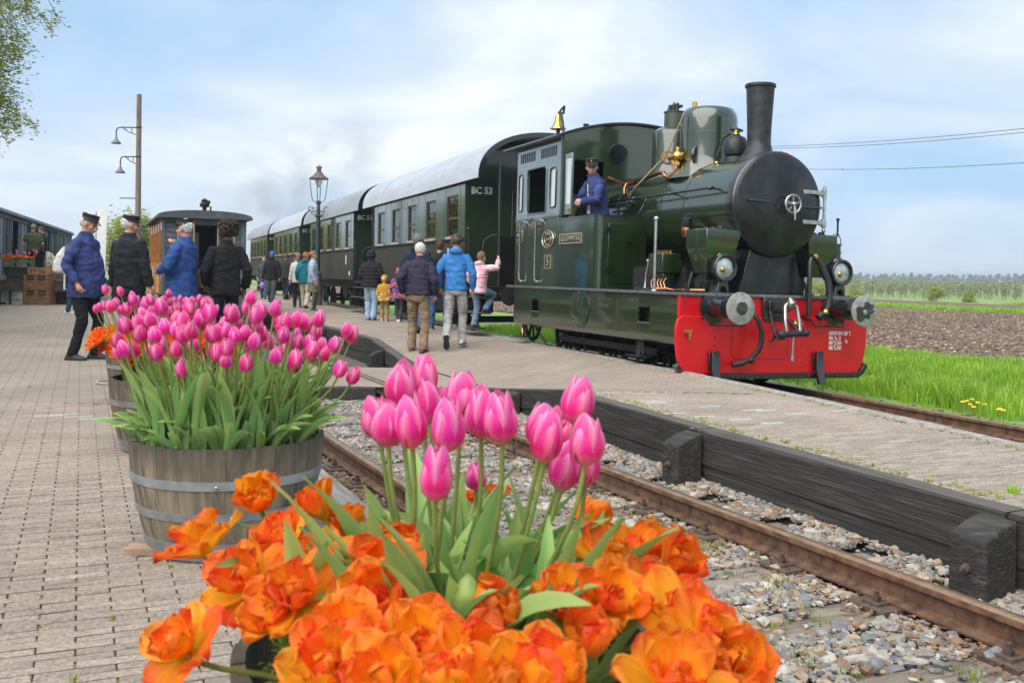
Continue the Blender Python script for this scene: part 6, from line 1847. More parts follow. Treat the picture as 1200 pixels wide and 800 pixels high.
def uv_mat(name, ramp, edge=None, streak=.12, rough=.45, trans=.35, rnd=.1, hue=.012, sheen=0.):
    """colour along the petal (v) with a paler or redder edge (|u|), fine streaks and a change per flower"""
    m = bpy.data.materials.new(name); m.use_nodes = True
    t = m.node_tree; L = t.links.new; b = t.nodes['Principled BSDF']; b.inputs['Roughness'].default_value = rough
    b.inputs['Specular IOR Level'].default_value = .35
    uv = t.nodes.new('ShaderNodeUVMap'); uv.uv_map = 'uv'
    sp = t.nodes.new('ShaderNodeSeparateXYZ'); L(uv.outputs[0], sp.inputs[0])
    cr = t.nodes.new('ShaderNodeValToRGB')
    cr.color_ramp.elements[0].position = ramp[0][0]; cr.color_ramp.elements[0].color = (*ramp[0][1], 1)
    cr.color_ramp.elements[1].position = ramp[-1][0]; cr.color_ramp.elements[1].color = (*ramp[-1][1], 1)
    for p, c in ramp[1:-1]:
        e = cr.color_ramp.elements.new(p); e.color = (*c, 1)
    oi = t.nodes.new('ShaderNodeObjectInfo')
    mp = t.nodes.new('ShaderNodeMapping'); mp.inputs['Scale'].default_value = (9, .9, 1); L(uv.outputs[0], mp.inputs['Vector'])
    av = t.nodes.new('ShaderNodeVectorMath'); av.operation = 'ADD'; L(mp.outputs[0], av.inputs[0])
    sx = t.nodes.new('ShaderNodeMath'); sx.operation = 'MULTIPLY'; sx.inputs[1].default_value = 51.; L(oi.outputs['Random'], sx.inputs[0]); L(sx.outputs[0], av.inputs[1])
    nz = t.nodes.new('ShaderNodeTexNoise'); nz.inputs['Scale'].default_value = 1.6; nz.inputs['Detail'].default_value = 4; L(av.outputs[0], nz.inputs['Vector'])
    ma = t.nodes.new('ShaderNodeMath'); ma.operation = 'MULTIPLY_ADD'; ma.inputs[1].default_value = streak * 2.5; L(nz.outputs['Fac'], ma.inputs[0])
    sb = t.nodes.new('ShaderNodeMath'); sb.operation = 'SUBTRACT'; sb.inputs[1].default_value = streak * 1.25; L(sp.outputs['Y'], sb.inputs[0]); L(sb.outputs[0], ma.inputs[2])
    L(ma.outputs[0], cr.inputs['Fac'])
    out = cr.outputs['Color']
    if edge:
        a1 = t.nodes.new('ShaderNodeMath'); a1.operation = 'SUBTRACT'; a1.inputs[1].default_value = .5; L(sp.outputs['X'], a1.inputs[0])
        a2 = t.nodes.new('ShaderNodeMath'); a2.operation = 'ABSOLUTE'; L(a1.outputs[0], a2.inputs[0])
        mr = t.nodes.new('ShaderNodeMapRange'); mr.inputs['From Min'].default_value = edge[1]; mr.inputs['From Max'].default_value = edge[2]; mr.inputs['To Max'].default_value = edge[3]
        L(a2.outputs[0], mr.inputs['Value'])
        m2 = t.nodes.new('ShaderNodeMix'); m2.data_type = 'RGBA'; m2.inputs['B'].default_value = (*edge[0], 1)
        mm = t.nodes.new('ShaderNodeMath'); mm.operation = 'MULTIPLY'; L(mr.outputs['Result'], mm.inputs[0]); L(sp.outputs['Y'], mm.inputs[1])
        L(mm.outputs[0], m2.inputs['Factor']); L(out, m2.inputs['A']); out = m2.outputs['Result']
    hs = t.nodes.new('ShaderNodeHueSaturation'); L(out, hs.inputs['Color'])
    r1 = t.nodes.new('ShaderNodeMapRange'); r1.inputs['To Min'].default_value = 1 - rnd; r1.inputs['To Max'].default_value = 1 + rnd; L(oi.outputs['Random'], r1.inputs['Value']); L(r1.outputs['Result'], hs.inputs['Value'])
    fr = t.nodes.new('ShaderNodeMath'); fr.operation = 'MULTIPLY'; fr.inputs[1].default_value = 7.31; L(oi.outputs['Random'], fr.inputs[0])
    f2 = t.nodes.new('ShaderNodeMath'); f2.operation = 'FRACT'; L(fr.outputs[0], f2.inputs[0])
    r3 = t.nodes.new('ShaderNodeMapRange'); r3.inputs['To Min'].default_value = .5 - hue; r3.inputs['To Max'].default_value = .5 + hue; L(f2.outputs[0], r3.inputs['Value']); L(r3.outputs['Result'], hs.inputs['Hue'])
    L(hs.outputs['Color'], b.inputs['Base Color'])
    n2 = t.nodes.new('ShaderNodeTexNoise'); n2.inputs['Scale'].default_value = 2.4; n2.inputs['Detail'].default_value = 4; L(av.outputs[0], n2.inputs['Vector'])
    bp = t.nodes.new('ShaderNodeBump'); bp.inputs['Strength'].default_value = .25; bp.inputs['Distance'].default_value = .002; L(n2.outputs['Fac'], bp.inputs['Height']); L(bp.outputs['Normal'], b.inputs['Normal'])
    tr = t.nodes.new('ShaderNodeBsdfTranslucent'); L(hs.outputs['Color'], tr.inputs['Color'])
    ms = t.nodes.new('ShaderNodeMixShader'); ms.inputs['Fac'].default_value = trans; L(b.outputs[0], ms.inputs[1]); L(tr.outputs[0], ms.inputs[2])
    L(ms.outputs[0], t.nodes['Material Output'].inputs['Surface'])
    return m
m_pink = uv_mat('tulip_pink', [(0, (.85, .55, .32)), (.10, (.90, .22, .40)), (.28, (.84, .022, .29)), (.65, (.88, .045, .35)), (1, (.95, .20, .48))], edge=((.98, .60, .78), .26, .5, .9), rnd=.10, streak=.12)
m_orange = uv_mat('tulip_orange', [(0, (.98, .72, .05)), (.25, (.98, .58, .03)), (.62, (.98, .36, .018)), (1, (.97, .21, .016))], edge=((.97, .24, .08), .32, .5, .5), rnd=.06, hue=.026, streak=.38, trans=.52)
m_stem = mat('tulip_stem', (.27, .33, .09), .5, var=.2, scale=12, trans=.15)
m_leaf = uv_mat('tulip_leaf', [(0, (.36, .52, .17)), (.4, (.25, .43, .15)), (1, (.33, .50, .13))], edge=((.42, .58, .27), .36, .5, .6), rnd=.22, hue=.02, streak=.25, rough=.5, trans=.28)

def grid_patch(fn, nu, nv):
    V = []; UV = []; F = []
    for j in range(nv + 1):
        for i in range(nu + 1):
            u, v = i / nu * 2 - 1, j / nv
            V.append(fn(u, v)); UV.append((i / nu, v))
    for j in range(nv):
        for i in range(nu):
            p = j * (nu + 1) + i
            F.append((p, p + 1, p + nu + 2, p + nu + 1))
    return np.array(V), np.array(F), np.array(UV)
ip = lambda x, xs, ys: float(np.interp(x, xs, ys))
def pink_petal(seed, inner=False, open_=0., nu=6, nv=10):
    r = random.Random(seed); Rm, Hh = (.0255, .074) if not inner else (.0225, .076)
    k1, k2, tw = r.uniform(-.004, .006), r.uniform(-.1, .1), r.uniform(-.06, .06)
    Hh *= r.uniform(.95, 1.06)
    def fn(u, v):
        rr = Rm * ip(v, [0, .08, .2, .38, .55, .75, .9, 1], [.15, .58, .88, 1.03, 1.0, .80, .52, .30 + open_ * 1.6])
        w = ip(v, [0, .1, .25, .5, .7, .85, .95, 1], [.4, .75, 1.0, 1.12, 1.08, .92, .66, .22])
        a = u * w + tw * v
        rr += .0022 * abs(u) ** 3 * math.sin(v * PI) - .0030 * (1 - u * u) * (abs(u) < .2) * 0 + k1 * v ** 3 - .0018 * math.exp(-(u / .16) ** 2) * math.sin(PI * v)
        z = Hh * (v - .06 * (1 - u * u) * 0) + .0012 * math.sin(9 * u + seed) * v
        return (rr * math.cos(a), rr * math.sin(a), z)
    return grid_patch(fn, nu, nv)
def open_petal(seed, L, W, f0, f1, nu=6, nv=8, ruffle=.006, cup=.25):
    """a petal that leaves the axis at angle f0 and ends at angle f1 from it"""
    r = random.Random(seed); ph = r.uniform(0, 6); tw = r.uniform(-.25, .25)
    px = [0.]; pz = [0.]
    for i in range(nv):
        a = f0 + (f1 - f0) * (i + .5) / nv
        px.append(px[-1] + L / nv * math.sin(a)); pz.append(pz[-1] + L / nv * math.cos(a))
    def fn(u, v):
        i = v * nv; i0 = min(int(i), nv - 1); f = i - i0
        x, z = px[i0] + (px[i0 + 1] - px[i0]) * f, pz[i0] + (pz[i0 + 1] - pz[i0]) * f
        a = f0 + (f1 - f0) * v
        w = W * ip(v, [0, .12, .35, .6, .8, .93, 1], [.22, .5, .88, 1.0, .95, .70, .42 - .25 * abs(u)]) * .5
        c = cup * W * (u * u) * (1 - .35 * v)
        n = -math.cos(a), math.sin(a)
        q = ruffle * v * (.35 + abs(u)) * math.sin(5.2 * u + ph + 3 * v) + ruffle * .8 * v ** 3 * math.sin(11 * u + ph)
        off = c + q
        y = u * w * (1 - .15 * v * abs(u)) + tw * .01 * v
        return (x + n[0] * off + .004, y, z + n[1] * off * 1.0)
    return grid_patch(fn, nu, nv)
def leaf_patch(seed, L, W, f0, f1, nu=4, nv=10):
    r = random.Random(seed); tw = r.uniform(-.9, .9); ph = r.uniform(0, 6)
    px = [0.]; pz = [0.]
    for i in range(nv):
        a = f0 + (f1 - f0) * ((i + .5) / nv) ** 1.6
        px.append(px[-1] + L / nv * math.sin(a)); pz.append(pz[-1] + L / nv * math.cos(a))
    def fn(u, v):
        j = int(round(v * nv)); x, z = px[j], pz[j]
        a = f0 + (f1 - f0) * v ** 1.6
        w = W * ip(v, [0, .1, .3, .5, .7, .88, 1], [.45, .66, .95, 1.0, .82, .42, .02]) * .5
        fold = (.55 - .35 * v)
        t_ = tw * v
        y0 = u * w * math.cos(fold * abs(u)); o0 = abs(u) * w * math.sin(fold + .2) + .003 * math.sin(7 * v + ph) * u
        y = y0 * math.cos(t_) - o0 * math.sin(t_); o = y0 * math.sin(t_) + o0 * math.cos(t_)
        return (x - math.cos(a) * o, y, z + math.sin(a) * o)
    return grid_patch(fn, nu, nv)
def pm_(name, d, m): return np_mesh(name, d[0], d[1], m, True, uv=d[2])
PP_OUT = [pm_('petal', pink_petal(k, False, .05 * (k % 3)), m_pink) for k in range(5)]
PP_IN = [pm_('petal', pink_petal(k + 20, True), m_pink) for k in range(3)]
LEAF = [pm_('leaf', leaf_patch(k, .30 + .03 * (k % 3), .050 + .008 * (k % 4), .06 + .05 * (k % 3), [.55, .95, 1.5, .35, 1.15, .8][k % 6]), m_leaf) for k in range(12)]
OP = {}
for kind, (Lr, Wr, f0, f1, cup) in {'out': (.074, .062, .95, 1.35, .10), 'out2': (.073, .064, .75, .95, .16), 'mid': (.064, .054, .50, .55, .22), 'in': (.048, .038, .25, -.15, .35)}.items():
    OP[kind] = [pm_('petal', open_petal(k * 7 + len(kind), Lr * random.uniform(.92, 1.08), Wr * random.uniform(.9, 1.1), f0 + random.uniform(-.1, .1), f1 + random.uniform(-.25, .25), cup=cup, ruffle=.0065), m_orange) for k in range(5)]
OPC = [pm_('petal', open_petal(k + 90, .064, .052, .62, .05, cup=.22, ruffle=.005), m_orange) for k in range(4)]
def join_bloom(name, plist, m):
    """one bloom mesh from (patch, turn, scale, lift) petals, for flowers whose petals are too small to show singly"""
    Vs = []; Fs = []; U = []; o = 0
    for (V, F, uv), a, s, dz in plist:
        c, sn = math.cos(a), math.sin(a)
        q = V * s
        Vs.append(np.stack([q[:, 0] * c - q[:, 1] * sn, q[:, 0] * sn + q[:, 1] * c, q[:, 2] + dz], 1)); Fs.append(F + o); U.append(uv); o += len(V)
    return np_mesh(name, np.concatenate(Vs), np.concatenate(Fs), m, True, uv=np.concatenate(U))
PBLOOM = [join_bloom('bloom', [(pink_petal(s * 9 + k, k % 2 == 1, .06 * (s % 3), 4, 7), k * PI / 3 + random.uniform(-.12, .12), 1 if k % 2 == 0 else .95, 0) for k in range(6)], m_pink) for s in range(6)]
OBLOOM = []
for s in range(5):
    L = []
    for k in range(6): L.append((open_petal(s * 50 + k, .066, .052, .9, 1.2, 4, 5, .007, .12), k * 1.05 + random.uniform(-.2, .2), 1, 0))
    for k in range(6): L.append((open_petal(s * 50 + k + 10, .060, .050, .6, .65, 4, 5, .007, .2), k * 1.05 + .5 + random.uniform(-.2, .2), 1, .003))
    for k in range(5): L.append((open_petal(s * 50 + k + 20, .046, .036, .25, -.1, 3, 4, .006, .3), k * 1.26 + random.uniform(-.2, .2), 1, .006))
    OBLOOM.append(join_bloom('bloom', L, m_orange))

def stem_obj(parent, base, top, axis, r0=.0042):
    """a stem from the soil to the bloom, arriving along the bloom's axis"""
    base, top, axis = Vector(base), Vector(top), Vector(axis).normalized()
    h = (top - base).length
    b1 = base + Vector((0, 0, h * .42)); b2 = top - axis * h * .35
    pts = []
    for i in range(9):
        t = i / 8
        pts.append(base * (1 - t) ** 3 + b1 * 3 * t * (1 - t) ** 2 + b2 * 3 * t * t * (1 - t) + top * t ** 3)
    return MB().tube(pts, [r0 * 1.15] * 4 + [r0] * 5, 7).obj('stem', m_stem, parent, smooth=60)
def bloom_rot(axis, spin):
    return (Vector((0, 0, 1)).rotation_difference(Vector(axis).normalized()).to_matrix() @ Matrix.Rotation(spin, 3, 'Z')).to_euler()
def tulip(kind, bar, pos, axis, scale, label, group, detail=True, nleaf=3, base=None, closed=False):
    bx, by = BAR[bar]
    P = Vector(pos)
    if base is None:
        d = Vector((P.x - bx, P.y - by)); k = .55 if kind == 'pink' else .62
        d = d * k + Vector((random.gauss(0, .02), random.gauss(0, .02)))
        if d.length > .31: d = d.normalized() * .31
        base = Vector((bx + d.x, by + d.y, .395))
    t = thing('tulip' if kind == 'pink' else 'double_tulip', label, 'tulip', base, 0, group)
    top = P - base
    stem_obj(t, (0, 0, 0), top, axis, .0042 if kind == 'pink' else .0046)
    if detail:
        if kind == 'pink':
            sp = random.uniform(0, 6.28); fat = random.uniform(.90, 1.10)
            for k in range(6):
                me = random.choice(PP_OUT if k % 2 == 0 else PP_IN)
                link('petal', me, t, top, bloom_rot(axis, sp + k * PI / 3 + random.uniform(-.1, .1)), (scale * fat, scale * fat, scale * (1.6 - .6 * fat) * random.uniform(.97, 1.04)))
        else:
            sp = random.uniform(0, 6.28)
            rows = (('out', 6, 0), ('mid', 6, .004), ('in', 4, .008)) if not closed else (('c', 6, 0), ('mid', 2, .002), ('in', 2, .006))
            if not closed and random.random() < .5: rows = (('out2', 6, 0), ('mid', 6, .004), ('in', 5, .008))
            ax = Vector(axis).normalized()
            for kd, n_, dz in rows:
                for k in range(n_):
                    me = random.choice(OPC if kd == 'c' else OP[kd])
                    link('petal', me, t, top + ax * dz, bloom_rot(axis, sp + dz * 100 + k * 2 * PI / n_ + random.uniform(-.22, .22)), scale * random.uniform(.92, 1.06))
    else:
        link('bloom', random.choice(PBLOOM if kind == 'pink' else OBLOOM), t, top, bloom_rot(axis, random.uniform(0, 6.28)), scale)
    out = math.atan2(base.y - by, base.x - bx)
    for k in range(nleaf):
        a = out + random.gauss(0, 1.3)
        s = random.uniform(.75, 1.15) * (1. if kind == 'pink' else 1.0) * (1.12 if bar == 1 else 1)
        w_ = .74 if bar == 1 else .86
        link('leaf', random.choice(LEAF), t, (random.gauss(0, .012), random.gauss(0, .012), -.02), (0, random.uniform(-.08, .10), a), (s * (.75 if bar == 1 else 1), s * w_, s * random.uniform(.92, 1.14)))
    if bar == 1 and Vector((base.x - bx, base.y - by)).length > .25:
        for q in range(2):
            link('leaf', LEAF[(2, 8, 4, 10)[random.randrange(4)]], t, (0, 0, -.02), (0, random.uniform(.1, .35), out + random.gauss(0, .35)), random.uniform(.6, .8))
    return t
# ---- nearest barrel: pink flowers standing up
PK = [(470, 452, 1.78), (498, 442, 1.92), (499, 474, 1.80), (442, 489, 1.76), (455, 497, 1.66), (481, 498, 1.60), (518, 478, 1.95), (541, 464, 1.74), (525, 501, 1.58), (563, 487, 1.68), (587, 491, 1.55),
      (511, 558, 1.46), (558, 558, 1.98), (636, 499, 1.72), (641, 513, 1.58), (678, 471, 1.66), (688, 518, 1.54), (686, 543, 1.72), (662, 548, 1.66), (670, 514, 1.80)]
PKD = ['in the left cluster over the rail', 'tallest one in the rear of the left cluster', 'just below the tallest one', 'leftmost of the nearest barrel', 'second from the left in the nearest barrel', 'beside the second one, facing the camera', 'half hidden behind its neighbours', 'standing behind the middle pair', 'in the middle, with closed striped petals', 'left of the close pair', 'right of the close pair, broad and round', 'lowest, with one petal bent out to the right', 'small and low, left of the centre leaves', 'behind its twin on the right side', 'in front of its twin on the right side', 'highest on the right, leaning right', 'large one at the right end of the bunch', 'low behind the large right one', 'leaning left under the right bunch', 'partly hidden behind the large right one']
for k, (u, v, D) in enumerate(PK):
    c = atD(u, v, D)
    ax = Vector(((c.x - BAR[0][0]) * .55 + random.gauss(0, .06), (c.y - BAR[0][1]) * .3 + random.gauss(0, .06), 1)).normalized()
    s = 1.06 * random.uniform(.96, 1.06) if k != 12 else .78
    pos = c - ax * .037 * s
    tulip('pink', 0, pos, ax, s, 'pink tulip of the nearest barrel, ' + PKD[k], 'pink tulips in the nearest barrel', nleaf=4)
# bent petal of the lowest pink flower
# ---- nearest barrel: orange double flowers spilling over its rim
OG = [(302, 583, 1.72, .2), (372, 590, 1.78, .5), (412, 615, 1.80, .5), (232, 633, 1.70, .6), (330, 628, 1.66, .4), (284, 676, 1.55, .5), (322, 714, 1.46, .6), (368, 650, 1.62, .4), (348, 693, 1.45, .5), (210, 754, 1.44, .9), (402, 742, 1.32, .4),
      (440, 700, 1.40, .3), (384, 780, 1.26, .5), (470, 640, 1.60, .2), (448, 668, 1.52, .2), (492, 752, 1.30, .2), (446, 796, 1.20, .3), (560, 772, 1.26, .3), (580, 716, 1.42, .2), (528, 800, 1.18, .3), (640, 786, 1.24, .4),
      (664, 700, 1.46, .4), (692, 748, 1.34, .4), (724, 648, 1.60, .5), (758, 640, 1.66, .6), (794, 656, 1.58, .7), (768, 692, 1.48, .6), (832, 748, 1.34, .8), (800, 722, 1.40, .7), (862, 775, 1.32, .9), (792, 795, 1.22, .6), (700, 640, 1.86, .4), (566, 590, 2.06, .2), (690, 606, 2.02, .5), (596, 800, 1.18, .3), (715, 700, 1.42, .4)]
OGD = ['cupped, highest at the upper left, with pale yellow streaks', 'cupped, at the upper left beside the highest one', 'cupped, at the right end of the upper left group', 'far left one leaning over the paving towards the pink tulip barrel', 'open, tucked under the highest one at the upper left', 'half open, in the middle of the left edge', 'open, lower left, just right of the lone one', 'open, behind the left group below the cupped pair', 'wide open, in the left half below the upper group', 'lone wide open one at the lower left over the paving',
       'large open one low in the left half', 'open, between the left half and the green bud', 'large, near the bottom edge in the left half', 'cupped, pale, pointing up at the foot of the pink stems', 'small open one under the pale cupped one', 'open, left of centre just below the green bud', 'large, cut by the bottom edge left of centre', 'open, at the bottom centre below the green bud', 'small, right beside the green bud', 'large, at the bottom edge right of centre', 'open, at the bottom edge in the right half',
       'cupped, pointing left at the inner edge of the right group', 'cupped, large, in the middle of the right group', 'cupped, at the top of the right group', 'cupped, top of the right group seen from its side', 'open, at the upper right end facing the rail', 'open, in the middle of the right group below the top ones', 'wide open, large and red orange at the right edge', 'open, right of the middle of the right group', 'red orange, lowest at the far right end', 'at the bottom edge in the right group', 'cupped, behind the right group near the pink stems', 'behind the pink stems, glimpsed between leaves left', 'behind the pink stems at the right', 'at the bottom edge just right of centre', 'between the top and middle of the right group']
for k, (u, v, D, tilt) in enumerate(OG):
    c = atD(u, v, D)
    d = Vector((c.x - BAR[0][0], c.y - BAR[0][1], 0)); d = d.normalized() if d.length > .01 else Vector((0, -1, 0))
    toward = Vector((-c.x, -c.y, CAM_H - c.z)).normalized()
    ax = (Vector((0, 0, 1)) * .8 + d * tilt + toward * random.uniform(.0, .55) + Vector((random.gauss(0, .2), random.gauss(0, .2), 0))).normalized()
    closed = k in (1, 2, 13, 22, 24, 25, 0, 18, 33)
    s = random.uniform(.94, 1.08) * (1.22 if closed else 1.04)
    tulip('orange', 0, c - ax * .03 * s, ax, s, 'orange double tulip, ' + OGD[k % len(OGD)], 'orange double tulips in the nearest barrel', nleaf=2, closed=closed)
# loose leaves, ferny weeds and one green bud in the nearest barrel
bd_c = atD(548, 702, 1.42)
bd = tulip('pink', 0, bd_c - Vector((0, 0, .03)), Vector((.05, -.1, 1)), .01, 'green unopened tulip bud among the orange flowers of the nearest barrel', None, nleaf=1)
for ch in list(bd.children):
    if ch.name.startswith('petal'): bpy.data.objects.remove(ch)
MB().lathe([(.004, 0), (.018, .012), (.023, .028), (.019, .046), (.010, .060), (0, .068)], n=14).obj('bud', mat('bud_green', (.20, .28, .06), .45, var=.2, scale=30), bd, smooth=80).location = bd_c - Vector((0, 0, .03)) - bd.location
# ---- second in the row: only pink flowers
bx, by = BAR[1]
for k in range(88):
    a = 2.399963 * k; rr = .335 * math.sqrt((k + .5) / 88)
    b = Vector((bx + rr * math.cos(a), by + rr * math.sin(a), .39))
    h = .345 + .14 * (1 - (rr / .335) ** 2) + random.gauss(0, .04)
    lean = rr * (.55 + random.gauss(0, .15))
    top = b + Vector((math.cos(a) * lean * .75 + random.gauss(0, .02), math.sin(a) * lean * .6 + random.gauss(0, .02), h))
    ax = Vector((math.cos(a) * rr * .9 + random.gauss(0, .1), math.sin(a) * rr * .7 + random.gauss(0, .1), 1))
    tulip('pink', 1, top, ax, random.uniform(.86, 1.08), 'pink tulip in the bunch filling the middle barrel', 'pink tulips in the middle barrel', detail=False, nleaf=3 if k % 3 else 4, base=b)
for (u, v, D) in [(178, 375, 3.75), (215, 392, 3.7), (395, 432, 3.72), (410, 440, 3.78), (288, 425, 3.55), (266, 407, 3.58)]:
    c = atD(u, v, D); d = Vector((c.x - bx, c.y - by, 0)) * .8
    tulip('pink', 1, c - Vector((0, 0, .035)), d + Vector((0, 0, 1)), .98, 'pink tulip in the bunch filling the middle barrel', 'pink tulips in the middle barrel', detail=False, nleaf=3)
# ---- third: orange flowers round its front, pink behind
bx, by = BAR[2]
for k in range(40):
    a = random.uniform(PI * .75, 2.25 * PI); rr = random.uniform(.15, .40)
    top = Vector((bx + rr * math.cos(a) * 1.15, by + rr * math.sin(a), .60 + random.gauss(0, .045) - .15 * max(0, rr - .3)))
    ax = Vector((math.cos(a) * .8, math.sin(a) * .9 - .3, .8))
    tulip('orange', 2, top, ax, random.uniform(1.0, 1.2), 'orange double tulip round the front of the second farthest barrel', 'orange double tulips in the second farthest barrel', detail=False, nleaf=2)
for k in range(14):
    a = random.uniform(PI * .78, PI * 1.3); rr = random.uniform(.28, .47)
    tulip('orange', 2, Vector((bx + rr * math.cos(a), by + rr * math.sin(a), random.uniform(.56, .70))), Vector((math.cos(a), math.sin(a) - .3, .7)), random.uniform(1.05, 1.25), 'orange double tulip round the front of the second farthest barrel', 'orange double tulips in the second farthest barrel', detail=False, nleaf=1)
for k in range(26):
    a = 2.399963 * k; rr = .30 * math.sqrt((k + .5) / 26)
    b = Vector((bx + .02 + rr * math.cos(a), by + .08 + rr * math.sin(a), .39))
    top = b + Vector((math.cos(a) * rr * .4, math.sin(a) * rr * .4, .40 + random.gauss(0, .04)))
    tulip('pink', 2, top, Vector((math.cos(a) * .2, math.sin(a) * .2, 1)), random.uniform(1, 1.15), 'pink tulip standing behind the orange ones in the second farthest barrel', 'pink tulips in the second farthest barrel', detail=False, nleaf=2, base=b)
bx, by = BAR[3]
for k in range(46):
    a = 2.399963 * k; rr = .38 * math.sqrt((k + .5) / 46)
    b = Vector((bx + rr * .85 * math.cos(a), by + rr * .85 * math.sin(a), .39))
    top = b + Vector((math.cos(a) * rr * .5, math.sin(a) * rr * .4, .37 + random.gauss(0, .05)))
    tulip('pink', 3, top, Vector((math.cos(a) * .25, math.sin(a) * .25, 1)), random.uniform(1, 1.2), 'pink tulip in the farthest barrel before the men in caps', 'pink tulips in the farthest barrel', detail=False, nleaf=2, base=b)
# low ferny weeds in the soil of two barrels
wd = []
for (bx, by), n_ in ((BAR[0], 60), (BAR[1], 60), (BAR[3], 40)):
    for k in range(n_):
        a = random.uniform(0, 6.28); rr = random.uniform(.20, .315)
        wd.append((bx + rr * math.cos(a), by + rr * math.sin(a), .40))
wd = np.array(wd)
P = np.repeat(wd, 16, 0) + RNG.normal(0, .018, (len(wd) * 16, 3)) + np.array([0, 0, .045])
Vs, Fs, I = leaf_cloud(len(P), P, .014, 77)
tag(link('barrel_weeds', np_mesh('barrel_weeds', Vs, Fs, mat('bright_weed', (.25, .40, .06), .6, var=.3, scale=20, trans=.3))), kind='stuff')

# ---- flower box on the loading deck
fb = thing('flower_box', 'dark grey trough of pink and orange tulips on the loading deck', 'flower box', WP(-.55, -.67, 1.01), WROT - PI / 2)
MB().loft([[(-.36, -.14, 0), (.36, -.14, 0), (.36, .14, 0), (-.36, .14, 0)], [(-.42, -.18, .34), (.42, -.18, .34), (.42, .18, .34), (-.42, .18, .34)]]).obj('trough', mat('trough_plastic', (.035, .04, .042), .5), fb, bevel=.015)
MB().box(-.45, .45, -.21, .21, .341, .375).obj('rim', mat('trough_plastic', (.035, .04, .042)), fb, bevel=.01)
for k in range(30):
    x, y = random.uniform(-.38, .38), random.uniform(-.15, .15)
    pink = random.random() < .55
    h = random.uniform(.30, .46) if pink else random.uniform(.20, .30)
    st = MB().tube([(0, 0, 0), (random.gauss(0, .02), 0, h * .6), (x * .25, random.gauss(0, .02), h)], .006, 5)
    t = thing('tulip' if pink else 'double_tulip', ('pink' if pink else 'orange') + ' tulip in the dark trough on the loading deck', 'tulip', fb.matrix_basis @ Vector((x, y, .37)), 0, ('pink' if pink else 'orange') + ' tulips in the trough')
    st.obj('stem', m_stem, t)
    link('bloom', random.choice(PBLOOM if pink else OBLOOM), t, (x * .25, 0, h), (random.gauss(0, .3), random.gauss(0, .3), 0), 1.3)
    for q in range(2): link('leaf', random.choice(LEAF), t, (0, 0, 0), (0, 0, random.uniform(0, 6.28)), .75)
# ================================================================== PEOPLE
def skin(name, c): return mat(name, c, .5, var=.10, scale=14, bump=.08, bscale=60)
SK = {'pale': skin('skin_pale', (.58, .33, .24)), 'ruddy': skin('skin_ruddy', (.56, .27, .18)), 'brown': skin('skin_brown', (.19, .095, .055)), 'tan': skin('skin_tan', (.42, .23, .14))}
def cloth(name, c, var=.22, sc=7, **k): return mat('cloth_' + name, c, .88, var=var, scale=sc, bump=.55, bscale=11, dist=.025, spec=.25, **k)
m_eye = mat('eye_dark', (.02, .015, .012), .2)
def two_bone(a, c, l1, l2, hint):
    a, c = Vector(a), Vector(c); d = c - a; L = d.length
    m = (l1 + l2) * .999
    if L > m: c = a + d * (m / L); d = c - a; L = m
    u = d / L; x = (l1 * l1 - l2 * l2 + L * L) / (2 * L); h = math.sqrt(max(0, l1 * l1 - x * x))
    p = Vector(hint) - u * u.dot(Vector(hint)); p = p.normalized() if p.length > 1e-4 else u.orthogonal().normalized()
    return a + u * x + p * h, c
def fuse(mb, voxel, it=5, name='part', m=None, ripple=0., rs=9., quilt=0., seed=0):
    me = mb.mesh('tmp', [], 180)
    o = bpy.data.objects.new('tmp', me)
    r = o.modifiers.new('r', 'REMESH'); r.mode = 'VOXEL'; r.voxel_size = voxel; r.use_smooth_shade = True
    s = o.modifiers.new('s', 'SMOOTH'); s.factor = .5; s.iterations = it
    out = evaluated(o, name)
    out.materials.clear(); out.materials.append(m)
    n = len(out.vertices)
    if (ripple or quilt) and n:
        co = np.empty(n * 3, np.float32); out.vertices.foreach_get('co', co); co = co.reshape(-1, 3)
        no = np.empty(n * 3, np.float32); out.vertices.foreach_get('normal', no); no = no.reshape(-1, 3)
        d = np.zeros(n)
        if ripple:
            for i in range(n):
                x, y, z = co[i]
                a = mnoise.noise(Vector((x * rs * .7 + z * 4 + seed, y * rs * .7, z * rs * 1.5)))
                b = mnoise.noise(Vector((x * rs * 2, y * rs * 2 + seed, z * rs * 2.2 + x * 9)))
                d[i] = (1 - abs(a) * 2.2) * .6 * ripple + b * ripple * .5
        if quilt: d += quilt * np.abs(np.sin(co[:, 2] * PI / .085)) ** .6
        co += no * d[:, None]
        out.vertices.foreach_set('co', co.ravel()); out.update()
    out.polygons.foreach_set('use_smooth', [True] * len(out.polygons))
    return out
